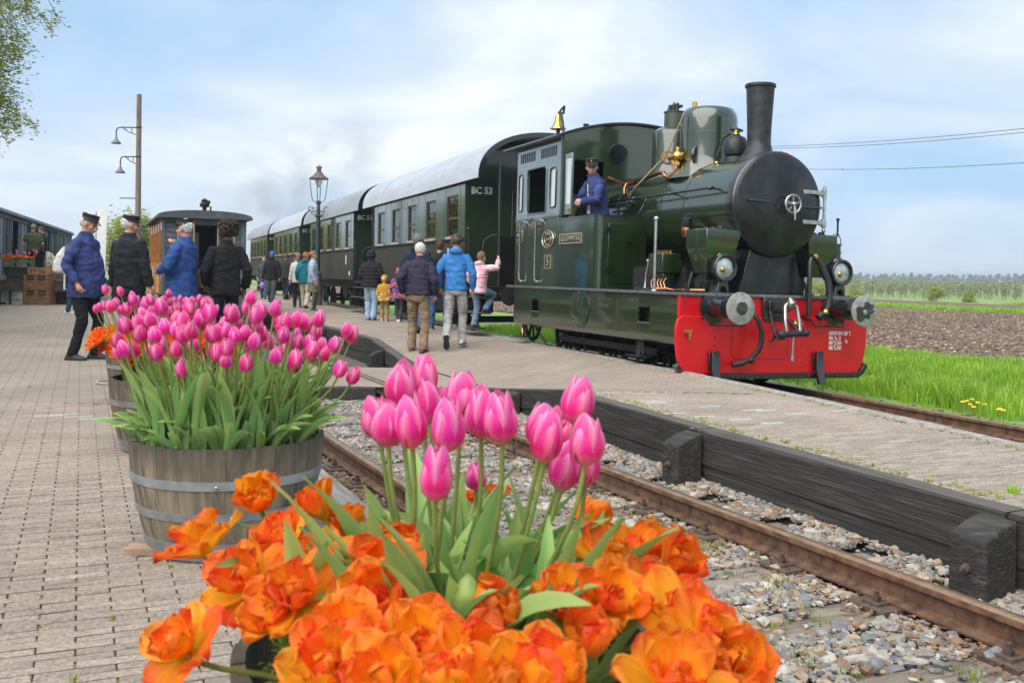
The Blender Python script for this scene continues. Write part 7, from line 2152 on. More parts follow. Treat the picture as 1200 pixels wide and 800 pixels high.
def hand(mb, wrist, elbow, palm_dir, s=1., curl=.5, side=1):
    """a palm with four unequal curled fingers and a thumb from its side"""
    w, e = Vector(wrist), Vector(elbow)
    f = (w - e).normalized(); n = Vector(palm_dir) - f * f.dot(Vector(palm_dir)); n = n.normalized() if n.length > .01 else f.orthogonal().normalized()
    sd = f.cross(n) * side
    M = Matrix((sd, n, f)).transposed()
    mb.tube([w - f * .02 * s, w + f * .01 * s, w + f * .05 * s, w + f * .085 * s], [.026 * s, .027 * s, .036 * s, .034 * s], 8)
    for i, (off, L) in enumerate(((-.030, .062), (-.010, .074), (.010, .078), (.029, .070))):
        p = w + f * .082 * s + sd * off * s; pts = [p]; a = curl * .35
        for q in (.42, .33, .25):
            d = f * math.cos(a) + n * math.sin(a); p = p + d * L * q * s; pts.append(p); a += curl * .75
        mb.tube(pts, [.0105 * s, .010 * s, .0092 * s, .0075 * s], 6)
    t0 = w + f * .030 * s + sd * .028 * s
    t1 = t0 + (sd * .75 + f * .55 + n * .3) * .032 * s; t2 = t1 + (sd * .25 + f * .8 + n * .5) * .032 * s
    mb.tube([w + f * .012 * s + sd * .01 * s, t0, t1, t2], [.014 * s, .014 * s, .011 * s, .009 * s], 6)
def person(label, loc, face, Ht=1.75, near=False, coat=None, coat_hem=.80, trousers=None, shoes=None, skn='pale', hair=None, hair_kind='short', hat=None, hat_m=None, band_m=None,
           lean=0., twist=0., feet=None, wrists=(None, None), hints=(None, None), head=(0, 0, 0), belly=0., bulk=1., quilt=0., sleeve=1., hood=None, hood_up=False, leg_w=1., skirt=None, tights=None,
           moustache=None, beard=None, group=None, extra=None, pelvis_z=0., width=1., curl=(.7, .7), cat='person', collar=None, hs=1.0):
    k = Ht / 1.75
    t = thing('person', label, cat, loc, R(-face), group)
    vx = .010 if near else .016
    hipc = Vector((0, 0, .90 + pelvis_z))
    U = Matrix.Translation(hipc) @ Matrix.Rotation(R(-lean), 4, 'X') @ Matrix.Rotation(R(twist), 4, 'Z') @ Matrix.Translation(-hipc)
    Dn = Matrix.Translation((0, 0, pelvis_z))
    up = lambda p: U @ Vector(p) + Vector((0, 0, pelvis_z)) if False else U @ (Vector(p) + Vector((0, 0, pelvis_z)))
    ft = feet or ((-.10, .02, 0, -8, 0), (.10, -.02, 0, 8, 0))
    # ---- joints
    sh = [up((-.170 * width, 0, 1.378)), up((.170 * width, 0, 1.378))]
    wr = [Vector(wrists[0]) if wrists[0] else up((-.25 * width, .04, .87)), Vector(wrists[1]) if wrists[1] else up((.25 * width, .04, .87))]
    el = []
    for i, s in ((0, -1), (1, 1)):
        e, w = two_bone(sh[i], wr[i], .285, .26, hints[i] or (s * .45, -1, -.1)); el.append(e); wr[i] = w
    hips = [Vector((-.088, 0, .88 + pelvis_z)), Vector((.088, 0, .88 + pelvis_z))]
    kn = []; an = []
    for i in (0, 1):
        x, y, z, yaw, pitch = ft[i]
        a = Vector((x, y, z + .085)); q, a = two_bone(hips[i], a, .42, .40, (.12 * (-1, 1)[i], 1, 0)); kn.append(q); an.append(a)
    # ---- head
    hp = up((0, .012, 1.52))
    HM = Matrix.Translation(hp) @ Matrix.Rotation(R(-lean * .35), 4, 'X') @ Matrix.Rotation(R(-head[0]), 4, 'Z') @ Matrix.Rotation(R(head[1]), 4, 'X') @ Matrix.Rotation(R(head[2]), 4, 'Y') @ Matrix.Scale(hs, 4)
    hb = MB()
    hb.ball((0, -.012, .115), .074, .092, .102, 16, 10); hb.ball((0, .024, .062), .057, .060, .076, 14, 9); hb.ball((0, .060, .010), .030, .026, .022)
    hb.ball((0, .070, .113), .052, .020, .013); hb.tube([(0, .082, .105), (0, .098, .078), (0, .108, .060), (0, .094, .048)], [.009, .012, .0165, .012], 8)
    for s in (-1, 1):
        hb.ball((s * .077, -.006, .083), .011, .021, .033); hb.ball((s * .036, .056, .062), .027, .026, .030)
    hb.ball((0, .080, .030), .025, .012, .012); hb.ball((0, .080, .022), .020, .012, .009)
    hb.xf(HM)
    hb.tube([up((0, -.02, 1.40)), up((0, -.012, 1.47)), HM @ Vector((0, -.012, .05))], [.075, .056, .054], 12)
    hb.tube([Vector((0, 0, .95 + pelvis_z)), up((0, 0, 1.2)), up((0, 0, 1.42))], [.09, .10, .09], 12)
    for i, s in ((0, -1), (1, 1)):
        ar = .040 if sleeve < .8 else .033
        hb.tube([up((s * .02, 0, 1.41)), sh[i], el[i], wr[i]], [.06, ar + .008, ar, .027], 10)
        hand(hb, wr[i], el[i], up((0, .2, .9)) - up((s * .5, -.0, .9)), 1.0, curl[i], -s)
        hb.tube([Vector((0, 0, .95 + pelvis_z)), hips[i], kn[i], an[i]], [.06, .06, .042 if not tights else .05, .034], 10)
    hb.v = [tuple(Vector(p) * k) for p in hb.v]
    body = link('body', fuse(hb, .0075 * k if near else .011 * k, 3, 'body', SK[skn]), t)
    for s in (-1, 1):
        e_ = MB().ball((s * .031, .0795, .094), .0105, .0085, .0075, 10, 6); e_.xf(HM); e_.v = [tuple(Vector(p) * k) for p in e_.v]; e_.obj('eye', m_eye, t, smooth=80)
        e_ = MB().tube([(s * .016, .0895, .109), (s * .034, .0865, .114), (s * .050, .076, .109)], [.004, .005, .003], 6); e_.xf(HM); e_.v = [tuple(Vector(p) * k) for p in e_.v]; e_.obj('eyebrow', hair or m_eye, t, smooth=80)
    if near:
        e_ = MB().ball((0, .0895, .026), .021, .006, .005, 10, 6); e_.xf(HM); e_.v = [tuple(Vector(p) * k) for p in e_.v]; e_.obj('lips', mat('lips', (.42, .14, .11), .5, var=.1), t, smooth=80)
    def put(mb, name, m, M=HM, sm=60, parent=t):
        mb.xf(M); mb.v = [tuple(Vector(p) * k) for p in mb.v]; return mb.obj(name, m, parent, smooth=sm)
    if moustache: put(MB().tube([(-.036, .080, .034), (-.015, .096, .046), (0, .100, .048), (.015, .096, .046), (.036, .080, .034)], [.006, .011, .010, .011, .006], 8), 'moustache', moustache)
    if beard:
        b = MB().ball((0, .036, .020), .058, .056, .046, 14, 9); put(b, 'beard', beard)
    # ---- hair
    if hair:
        h = MB()
        if hair_kind == 'short':
            h.ball((0, -.022, .126), .080, .093, .098, 18, 11); r = random.Random(face * 3 + Ht)
            for q in range(120 if not hat else 60):
                a, b = r.uniform(0, 6.28), r.uniform(-.9, 1.5) if not hat else r.uniform(-.9, .25)
                p = Vector((math.cos(a) * math.cos(b) * .079, math.sin(a) * math.cos(b) * .092 - .022, math.sin(b) * .097 + .126))
                if p.y > .03 and p.z < .17: continue
                h.ball(p, r.uniform(.006, .013), r.uniform(.006, .013), r.uniform(.010, .018), 6, 4)
        elif hair_kind == 'curly':
            h.ball((0, -.02, .13), .086, .096, .10, 16, 10); r = random.Random(Ht * 100)
            for q in range(70):
                a, b = r.uniform(0, 6.28), r.uniform(-.5, 1.5); p = Vector((math.cos(a) * math.cos(b) * .084, math.sin(a) * math.cos(b) * .094 - .02, math.sin(b) * .098 + .13))
                if p.y > .045 and p.z < .16: continue
                h.ball(p, r.uniform(.014, .024), n=7, m=5)
        elif hair_kind == 'afro':
            r = random.Random(4); h.ball((0, -.03, .145), .115, .115, .115, 18, 11)
            for q in range(330):
                a, b = r.uniform(0, 6.28), r.uniform(-.75, 1.55); rr = .115 * r.uniform(.98, 1.16); p = Vector((math.cos(a) * math.cos(b) * rr, math.sin(a) * math.cos(b) * rr - .03, math.sin(b) * rr + .145))
                if p.y > .055 and p.z < .15: continue
                h.ball(p, r.uniform(.012, .026), n=6, m=4)
        elif hair_kind == 'pony':
            h.ball((0, -.022, .128), .083, .094, .100, 18, 11); h.ball((0, -.115, .165), .035); h.tube([(0, -.12, .165), (0, -.17, .12), (0, -.175, .02), (0, -.16, -.10)], [.03, .045, .042, .012], 10)
        elif hair_kind == 'long':
            h.ball((0, -.022, .126), .083, .096, .099, 18, 11); h.tube([(0, -.05, .10), (0, -.075, 0), (0, -.08, -.10)], [.08, .075, .04], 12)
        put(h, 'hair', hair, sm=70)
    # ---- hats
    if hat == 'kepi':
        c = MB().lathe([(.083, .128), (.086, .155), (.088, .200), (.086, .210), (.06, .213), (0, .214)], (0, -.012, 0), (-0.0, .06, 1), 28, 1, 1.16); ho = put(c, 'cap', hat_m, sm=40)
        b = MB().lathe([(.0858, .1395), (.0868, .140), (.0872, .1455), (.0862, .146)], (0, -.012, 0), (0, .06, 1), 28, 1, 1.16); put(b, 'cap_band', band_m, parent=ho)
        b = MB().lathe([(.0872, .164), (.0880, .1645), (.0880, .167), (.0872, .1675)], (0, -.012, 0), (0, .06, 1), 28, 1, 1.16)
        if band_m is not m_redband: put(b, 'cap_piping', band_m, parent=ho)
        pts = [(.088 * math.sin(R(a)), .100 * math.cos(R(a)) - .008) for a in range(-72, 73, 12)] + [(.094 * math.sin(R(a)), .100 * math.cos(R(a)) - .008 + .052 * math.cos(R(a * 1.2))) for a in range(72, -73, -12)]
        n_ = len(pts); V = [(x, y, .142 - max(0, y - .05) * .38) for x, y in pts] + [(x, y, .136 - max(0, y - .05) * .38) for x, y in pts]
        F = [tuple(range(n_)), tuple(reversed(range(n_, 2 * n_)))] + [(i, i + n_, (i + 1) % n_ + n_, (i + 1) % n_) for i in range(n_)]
        put(MB().add(V, F), 'cap_peak', m_gblack, parent=ho)
        put(MB().ball((0, .100, .180), .011, .006, .012), 'cap_badge', m_brass, parent=ho)
    elif hat == 'ball_cap':
        c = MB().ball((0, -.015, .135), .086, .100, .088, 18, 11); ho = put(c, 'cap', hat_m)
        put(MB().loft([((0, .09, .135), .065, .06), ((0, .10, .142), .06, .06)]), 'cap_peak', hat_m, parent=ho)
    elif hat == 'beanie':
        put(MB().ball((0, -.018, .135), .087, .102, .100, 18, 11), 'beanie', hat_m)
        put(MB().torus((0, -.016, .125), (0, .12, 1), .088, .013, 26, 8), 'beanie_cuff', hat_m)
    # ---- jacket
    sc_ = lambda mb: setattr(mb, 'v', [tuple(Vector(p) * k) for p in mb.v]) or mb
    if coat:
        j = MB(); w = width * bulk
        prof = [(coat_hem, .192 * w, .138 * bulk + belly * .5, belly * .3)] + ([(.80, .185 * w, .134 * bulk + belly * .7, belly * .5)] if coat_hem < .76 else [])
        prof += [(.93, .176 * w, .128 * bulk + belly, belly * .8), (1.05, .170 * w, .122 * bulk + belly, belly * .9), (1.18, .178 * w, .124 * bulk + belly * .6, belly * .5), (1.29, .186 * w, .122 * bulk, .0), (1.37, .170 * w, .110 * bulk, -.005), (1.42, .128 * w, .094 * bulk, -.008), (1.455, .092, .080, -.006), (1.49, .074, .072, -.002), (1.515, .066, .068, .004)]
        rings = []
        for z, rx, ry, yo in prof:
            M = U if z > .9 else Matrix.Identity(4)
            bl = 1. if z > .95 else max(0., (z - .75) / .2)
            pts = []
            for q in range(24):
                a = 2 * PI * q / 24; ca, sa = math.cos(a), math.sin(a); e = 2.4
                p = Vector((rx * math.copysign(abs(ca) ** (2 / e), ca), yo + ry * math.copysign(abs(sa) ** (2 / e), sa), z + pelvis_z))
                pts.append(p.lerp(U @ p, bl))
            rings.append([tuple(p) for p in pts])
        j.loft(rings)
        for i, s in ((0, -1), (1, 1)):
            if sleeve < .8:
                m_ = sh[i].lerp(el[i], .75); j.tube([up((s * .08, 0, 1.365)), sh[i], m_], [.07, .078 * bulk, .062 * bulk], 12)
            else:
                cuff = wr[i].lerp(el[i], .06); midu = sh[i].lerp(el[i], .5); midf = el[i].lerp(wr[i], .5)
                j.tube([up((s * .08, 0, 1.365)), sh[i] + Vector((0, 0, -.004)), midu, el[i], midf, cuff], [.066 * bulk, .071 * bulk, .069 * bulk, .060 * bulk, .054 * bulk, .047 * bulk], 14)
        if hood and not hood_up: j.ball(up((0, -.085, 1.475)), .105, .075, .06, 16, 9); j.ball(up((0, -.03, 1.49)), .095, .08, .035)
        if hood_up: 
            q = MB().ball((0, -.025, .115), .105, .108, .125, 18, 11); q.xf(HM); j.v_off = 0; o_ = len(j.v); j.v += q.v; j.f += [tuple(i + o_ for i in f) for f in q.f]; j.mi += [0] * len(q.f)
        sc_(j)
        jo = link('jacket' if sleeve >= .8 else 'shirt', fuse(j, vx * k, 4, 'jacket', coat, ripple=.016 * k if not quilt else .003, rs=8 / k, quilt=quilt, seed=Ht * 10 + face), t)
        if collar:
            c = MB().lathe([(.070, 1.475), (.074, 1.50), (.066, 1.53), (.060, 1.525)], (0, -.004, 0), (0, 0, 1), 20); c.xf(U); sc_(c).obj('collar', collar, t, smooth=60)
    # ---- trousers or skirt
    tr_ = trousers
    if tr_:
        j = MB()
        j.loft([((0, 0, .99 + pelvis_z), .158, .112), ((0, 0, .92 + pelvis_z), .165, .120), ((0, -.005, .84 + pelvis_z), .166, .120), ((0, 0, .79 + pelvis_z), .14, .095)])
        for i in (0, 1):
            q = leg_w; mid = hips[i].lerp(kn[i], .5); calf = kn[i].lerp(an[i], .4); low = an[i] + Vector((0, 0, -.035))
            j.tube([hips[i] + Vector((0, 0, .02)), mid, kn[i], calf, low], [.088, .082 * (1 + (q - 1) * .4), .064 * q, .060 * q, .057 * q], 14)
        sc_(j); link('trousers', fuse(j, vx * k, 4, 'trousers', tr_, ripple=.013 * k, rs=9 / k, seed=Ht * 7), t)
    if skirt:
        j = MB().loft([((0, 0, 1.0), .15, .11), ((0, 0, .88), .175, .13), ((0, 0.01, .70), .20, .15), ((0, .015, .56), .21, .16)]); sc_(j)
        link('skirt', fuse(j, vx * k, 3, 'skirt', skirt, ripple=.008 * k, rs=9, seed=3), t)
    if tights:
        for i in (0, 1):
            j = MB().tube([hips[i], kn[i], kn[i].lerp(an[i], .35), an[i]], [.075, .052, .053, .036], 12); sc_(j).obj('tights', tights, t, smooth=80)
    # ---- shoes
    for i in (0, 1):
        x, y, z, yaw, pitch = ft[i]
        S = Matrix.Translation(an[i] - Vector((0, 0, .085))) @ Matrix.Rotation(R(-yaw), 4, 'Z') @ Matrix.Translation((0, 0, .06)) @ Matrix.Rotation(R(pitch), 4, 'X') @ Matrix.Translation((0, 0, -.06))
        rings = []
        for yy, wx, hz in ((-.085, .022, .045), (-.07, .034, .075), (-.03, .040, .105), (.02, .040, .100), (.07, .044, .072), (.12, .047, .052), (.165, .040, .042), (.19, .018, .030)):
            rings.append([(wx * math.cos(a), yy, .022 + max(0, math.sin(a)) * (hz - .022) - .0 + (min(0, math.sin(a)) * .006)) for a in [2 * PI * q / 12 for q in range(12)]])
        q = MB().loft(rings); q.xf(S); so = sc_(q).obj('shoe', shoes[0], t, smooth=60)
        rings = []
        for yy, wx in ((-.09, .026), (-.07, .037), (-.02, .040), (.05, .042), (.12, .050), (.17, .043), (.197, .02)):
            rings.append([(-wx, yy, 0), (wx, yy, 0), (wx, yy, .022), (-wx, yy, .022)])
        q = MB().loft(rings); q.xf(S); sc_(q).obj('sole', shoes[1] if len(shoes) > 1 else m_rubber, so, smooth=50)
    if extra: extra(t, k, dict(up=up, el=el, wr=wr, sh=sh, hp=hp, kn=kn, an=an, U=U, HM=HM))
    return t
wh_hair = mat('white_hair', (.62, .61, .59), .7, var=.15, scale=40, bump=.4, bscale=90)
gr_hair = mat('grey_hair', (.22, .20, .18), .7, var=.25, scale=40, bump=.4, bscale=90)
br_hair = mat('brown_hair', (.075, .045, .028), .6, var=.25, scale=40, bump=.5, bscale=80)
bk_hair = mat('dark_curly_hair', (.030, .019, .013), .75, var=.35, scale=40, bump=.6, bscale=80)
rd_hair = mat('red_brown_hair', (.36, .14, .05), .55, var=.25, scale=30, bump=.4, bscale=80)
bl_hair = mat('sandy_hair', (.22, .14, .075), .6, var=.25, scale=40, bump=.4, bscale=80)
m_capcloth = cloth('cap_black', (.020, .021, .026), .15)
m_gold = mat('gold_braid', (.38, .28, .12), .5, var=.15); m_redband = mat('red_braid', (.45, .06, .04), .6, var=.15)
blk_shoe = mat('black_leather', (.022, .021, .021), .45, var=.2); brn_shoe = mat('brown_leather', (.085, .04, .025), .45, var=.2)
wht_shoe = mat('white_trainer', (.70, .70, .68), .6, var=.1); gum = mat('pale_sole', (.60, .58, .54), .7, var=.1); navy_shoe = mat('navy_trainer', (.04, .05, .10), .6, var=.2)
WOOL = cloth('work_blue', (.044, .062, .185)); COAT = cloth('bright_work_blue', (.034, .085, .270)); BLK = cloth('black', (.016, .016, .018)); SUIT = cloth('charcoal', (.022, .023, .027), .15)
JEAN = cloth('jeans', (.055, .11, .23)); LJEAN = cloth('light_jeans', (.33, .45, .58)); NAVY = cloth('navy', (.018, .026, .055)); TAN = cloth('tan', (.27, .19, .12)); GREYJ = cloth('pale_grey_jeans', (.42, .41, .40), .3, 5)

# ---- the four men standing on the left
def cuff_pocket(t, k, J):
    MB().loft([((.105, .02, .60), .05, .075), ((.115, .02, .68), .05, .08), ((.10, .02, .76), .05, .075)]).obj('cargo_pocket', BLK, t, smooth=60)
p = at(96, 421, 0)
person('man with white moustache in blue work jacket and black cap, hand in pocket', p, 97, 1.78, True, WOOL, .74, BLK, (mat('worn_boot', (.045, .045, .05), .6, var=.3), m_rubber), 'ruddy', wh_hair, 'short', 'kepi', m_capcloth, m_gold, lean=3,
       feet=((-.11, .10, 0, -12, 0), (.11, -.06, 0, 10, 0)), wrists=((-.23, .13, .90), (.235, .06, .90)), hints=((-.5, -1, 0), (.5, -1.2, .1)), head=(-4, -13, 0), belly=.055, moustache=wh_hair, bulk=1.04, extra=cuff_pocket, curl=(1.2, 1.2))
p = GP(151, 12.5)
person('man in a long charcoal coat and black cap with a red band, seen from behind', p, 22, 1.80, True, SUIT, .60, SUIT, (blk_shoe,), 'ruddy', wh_hair, 'short', 'kepi', m_capcloth, m_redband, head=(38, -3, 0), bulk=1.04, width=1.05, belly=.02, wrists=((-.29, .02, .80), (.29, .05, .82)))
def letter(t, k, J):
    c = J['up']((-.125, .085, 1.25))
    MB().obox(c, (.008, .05, .045), J['U'].to_3x3()).obj('pocket_square', m_white, t)
    q = J['wr'][0].lerp(J['el'][0], .12); MB().tube([q, J['wr'][0].lerp(J['el'][0], .02)], [.042, .040], 12).obj('shirt_cuff', m_white, t, smooth=60)
    q = J['wr'][1].lerp(J['el'][1], .25); MB().tube([q, J['wr'][1].lerp(J['el'][1], .02)], [.044, .040], 12).obj('shirt_cuff', m_white, t, smooth=60)
p = GP(216, 12.45)
person('smiling white haired man in bright blue coat and black cap, hand raised', p, -76, 1.76, True, COAT, .66, NAVY, (blk_shoe,), 'ruddy', wh_hair, 'short', 'kepi', m_capcloth, m_gold, head=(0, 0, 0), belly=.05, bulk=1.03, extra=letter,
       wrists=((-.17, .25, 1.08), (.02, .17, 1.40)), hints=((-.9, -.8, -.3), (.9, .2, -.8)), curl=(1.0, 1.5))
def watch(t, k, J):
    q = J['wr'][0].lerp(J['el'][0], .16); d = (J['wr'][0] - J['el'][0])
    MB().torus(q, d, .036, .008, 16, 6).obj('wrist_watch', m_gblack, t, smooth=60)
p = GP(265, 12.6)
person('man with big dark curly hair in a black fleece, hand in his front pocket', p, -38, 1.72, True, BLK, .80, cloth('dark_navy', (.016, .018, .028)), (blk_shoe,), 'brown', bk_hair, 'afro', head=(-18, 2, 0), beard=bk_hair, bulk=1.03, extra=watch, wrists=((-.20, .19, .92), (.26, .02, .88)), hints=((-1, -.9, 0), None), sleeve=1.)
# ---- two men on the loading deck, and the visitor with the white bag
GRT = cloth('olive_shirt', (.075, .085, .040)); SHN = cloth('dark_shirt', (.025, .028, .036))
p = GP(38.5, 31.2, .735)
person('man in an olive T-shirt with his back turned on the loading deck', p, -14, 1.76, False, GRT, .88, BLK, (blk_shoe,), 'pale', gr_hair, 'short', sleeve=.5, width=1.1, bulk=1.05, wrists=((-.30, .06, .86), (.24, .18, .95)))
p = GP(49.5, 31.6, .735)
person('man in a dark T-shirt looking down at his hands beside the olive T-shirt man', p, -120, 1.70, False, SHN, .88, BLK, (blk_shoe,), 'pale', br_hair, 'short', sleeve=.5, head=(0, -22, 0), wrists=((-.1, .30, 1.08), (.12, .30, 1.10)))
p = at(79, 367.5, 0)
person('visitor in dark leggings and white shoes mostly hidden behind the blue work jacket man', p, 55, 1.68, False, cloth('dark_teal', (.03, .05, .06)), .86, cloth('blue_leggings', (.03, .075, .13)), (wht_shoe, gum), 'pale', br_hair, 'long')
c = atD(70.5, 304, 23.35)
b_ = MB().loft([((0, 0, -.32), .10, .07), ((0, 0, -.28), .17, .11), ((.0, 0, -.10), .165, .11), ((.03, 0, .10), .12, .085), ((.07, 0, .24), .05, .045), ((.09, 0, .30), .03, .03)])
bo = link('backpack', fuse(b_, .014, 3, 'backpack', mat('white_canvas', (.74, .72, .68), .85, var=.08, bump=.5, bscale=14), ripple=.012, rs=10), None, c)
tag(bo, 'white canvas drawstring backpack behind the man in the blue work jacket', 'backpack')
MB().tube([(.10, 0, -.2), (.115, -.01, -.45), (.12, -.02, -.72)], [.028, .026, .024], 6, flat=.5).obj('strap', mat('white_canvas', (.74, .72, .68)), bo, smooth=60)
# ---- people by the lamp post
WALK = ((-.09, .20, 0, -5, 8), (.10, -.22, .03, 5, -22))
p = at(318, 357, 0)
person('man in a black jacket and bright blue beanie walking towards the camera', p, 184, 1.76, False, BLK, .82, cloth('grey_green', (.085, .10, .10)), (mat('pale_trainer', (.45, .5, .55), .6),), 'brown', None, 'short', 'beanie', cloth('beanie_blue', (.04, .13, .50)), beard=bk_hair, feet=WALK, leg_w=1.15, collar=cloth('sky_scarf', (.16, .38, .55)), wrists=((-.28, .10, .86), (.30, .04, .84)))
pq = atD(307.5, 334, 31.9)
b_ = MB().loft([((0, 0, -.11), .05, .05), ((0, 0, -.06), .085, .075), ((0, 0, .03), .075, .07), ((0, 0, .10), .025, .025)]).obj('purple_pouch', mat('purple_fabric', (.36, .20, .62), .7, var=.12), smooth=70)
b_.location = pq; tag(b_, 'small purple pouch hanging from the hand of the man in the blue beanie', 'pouch')
p = at(335, 351, 0)
person('person in a dark olive jacket with brown hair behind the blue beanie man', p, 20, 1.80, False, cloth('dark_olive', (.03, .034, .024)), .80, NAVY, (brn_shoe,), 'tan', mat('ginger_brown_hair', (.16, .08, .035), .6, var=.2), 'curly', feet=WALK)
p = at(309, 350, 0)
person('person in jeans walking behind the blue beanie man, closest to the tram', p, 175, 1.70, False, cloth('grey_coat', (.07, .075, .08)), .80, JEAN, (brn_shoe,), 'pale', br_hair, 'short', feet=WALK)
p = at(349, 360, 0)
person('woman in a white jacket and pink cap seen from behind', p, -8, 1.68, False, cloth('white_jacket', (.66, .63, .58), .1), .80, NAVY, (blk_shoe,), 'pale', bl_hair, 'long', 'ball_cap', cloth('pink_cap', (.62, .16, .20), .1), wrists=((-.26, .02, .84), None), collar=cloth('beige_scarf', (.5, .42, .33)))
p = at(357, 361, 0)
person('person in a teal jacket and cream trousers beside the ponytail woman', p, 4, 1.70, False, cloth('teal', (.015, .19, .25), .15), .78, cloth('cream', (.62, .57, .44), .12), (mat('beige_shoe', (.35, .30, .24), .7),), 'pale', rd_hair, 'short', hood=True, feet=WALK, bulk=1.05, leg_w=1.2)
m_tight = mat('dark_tights', (.045, .035, .035), .6, var=.2)
p = at(366, 365, 0)
person('woman with a red brown ponytail in a pale denim jacket and khaki skirt, in profile', p, 84, 1.68, False, cloth('pale_denim', (.40, .50, .60), .15), .82, None, (navy_shoe, gum), 'pale', rd_hair, 'pony', skirt=cloth('khaki', (.27, .24, .16)), tights=m_tight, head=(0, 4, 0), bulk=1.08, width=.95, wrists=((-.24, .06, .88), (.25, .08, .86)), feet=((-.08, .02, 0, -5, 0), (.08, .06, 0, 8, 0)))
p = at(376, 354, 0)
person('man in a navy jacket half hidden behind the lamp post', p, 12, 1.76, False, NAVY, .82, JEAN, (mat('yellow_shoe', (.6, .45, .05), .7),), 'pale', br_hair, 'short', wrists=(None, (.30, .04, .82)))
# ---- families walking along the train
PUFF = cloth('dark_puffer', (.026, .022, .027), .2)
p = at(434, 375, 0)
person('woman in a quilted dark puffer coat and pale wide jeans, seen from behind', p, 8, 1.62, False, PUFF, .84, LJEAN, (mat('blue_grey_shoe', (.25, .34, .42), .7),), 'pale', bk_hair, 'short', quilt=.016, bulk=1.16, hood=True, hood_up=True, leg_w=1.35, wrists=((-.20, .20, 1.0), (.22, .22, .98)), feet=((-.09, .12, 0, -4, 0), (.09, -.06, 0, 4, 0)))
MUST = mat('cloth_mustard_spotted', (.50, .27, .025), .88, var=.2, scale=11, bump=.5, bscale=12, dist=.02, col2=(.72, .68, .60), thr=(.60, .63), detail=1.)
p = at(450, 376, 0)
person('small child in a mustard hooded coat with white spots', p, 5, 1.02, False, MUST, .78, cloth('camel', (.38, .24, .11)), (wht_shoe, gum), 'pale', br_hair, 'short', bulk=1.28, hood=True, hood_up=True, leg_w=1.2, hs=1.25, feet=((-.10, .05, 0, -5, 0), (.11, -.03, 0, 5, 0)))
MULTI = mat('cloth_multicolour', (.035, .06, .26), .88, var=.3, scale=16, bump=.5, bscale=12, dist=.02, col2=(.58, .10, .05), thr=(.50, .56), detail=1.)
p = at(467, 377, 0)
person('child in a red and blue patterned hooded coat and dark leggings', p, 12, 1.20, False, MULTI, .76, cloth('slate', (.05, .055, .07)), (wht_shoe, gum), 'pale', br_hair, 'short', bulk=1.2, hood=True, hood_up=True, hs=1.15, feet=((-.07, .16, 0, -5, 0), (.08, -.12, 0, 5, 0)))
def strap(t, k, J):
    pts = [J['up'](q) for q in ((.10, .10, 1.40), (.10, -.02, 1.475), (.03, -.125, 1.33), (-.10, -.15, 1.12), (-.17, -.12, .98))]
    MB().tube(pts, .014, 6, flat=1.8).obj('bag_strap', BLK, t, smooth=60)
p = GP(489, 18.2)
person('tall grey haired man in a navy jacket with a bag strap across his back', p, 10, 1.84, False, NAVY, .80, JEAN, (blk_shoe,), 'pale', gr_hair, 'short', hood=True, feet=WALK, extra=strap, bulk=1.08)
p = at(514, 386, 0)
person('person in a black jacket and jeans walking beside the tall grey haired man', p, 14, 1.76, False, BLK, .84, JEAN, (mat('grey_trainer', (.12, .14, .15), .6), gum), 'pale', br_hair, 'short', feet=((-.09, -.2, .0, -5, 0), (.10, .22, .0, 6, 10)), bulk=1.12, width=1.06)
p = at(489, 413, -.12)
person('old man in a dark purple jacket, tan trousers and white cap walking away, leaning forward', p, 6, 1.72, True, cloth('dark_purple', (.036, .030, .055)), .90, TAN, (brn_shoe, brn_shoe), 'ruddy', wh_hair, 'short', 'ball_cap', cloth('off_white_cap', (.62, .58, .50), .08), lean=9, bulk=1.08, belly=.02, leg_w=1.15,
       feet=((-.11, .08, 0.01, -8, 0), (.12, -.13, 0, 12, 0)), wrists=((-.25, .05, .93), (.25, .09, .90)), hints=((-.55, -1, 0), (.45, -1, 0)), head=(14, -8, 0))
p = at(533, 404, 0)
person('teenager in a bright blue hooded jacket and pale grey jeans walking away', p, 4, 1.72, True, cloth('bright_blue', (.045, .20, .52), .15), .86, GREYJ, (mat('cream_trainer', (.62, .58, .50), .6), mat('dark_sole', (.03, .032, .036), .7)), 'pale', br_hair, 'curly', hood=True, lean=3, bulk=.98, width=.96, leg_w=1.05,
       feet=((-.10, -.26, .07, -4, -52), (.10, .10, 0, 6, 0)), wrists=((-.26, .10, .90), (.26, .10, .88)), hints=((-.9, -1, 0), (.9, -1, 0)), collar=cloth('orange_lining', (.80, .24, .03), .1))
g0 = CP(-.78, -1.40, .44)
PAST = mat('cloth_pastel', (.72, .36, .46), .85, var=.2, scale=5, bump=.4, bscale=10, dist=.02, col2=(.72, .62, .58), thr=(.42, .62), detail=1.)
person('girl in a pink pastel jacket and jeans climbing the coach steps holding the rail', (g0.x, g0.y, g0.z + .002), 40, 1.34, True, PAST, .80, cloth('mid_jeans', (.16, .26, .38)), (brn_shoe,), 'pale', bl_hair, 'short', hood=True, hs=1.12, lean=8, bulk=1.12,
       feet=((-.10, -.02, 0, -5, 0), (.08, .16, .36, 6, 0)), wrists=((-.28, .12, 1.0), (.34, .30, 1.58)), hints=((-.8, -1, 0), (1, -.3, -.6)), leg_w=1.2)
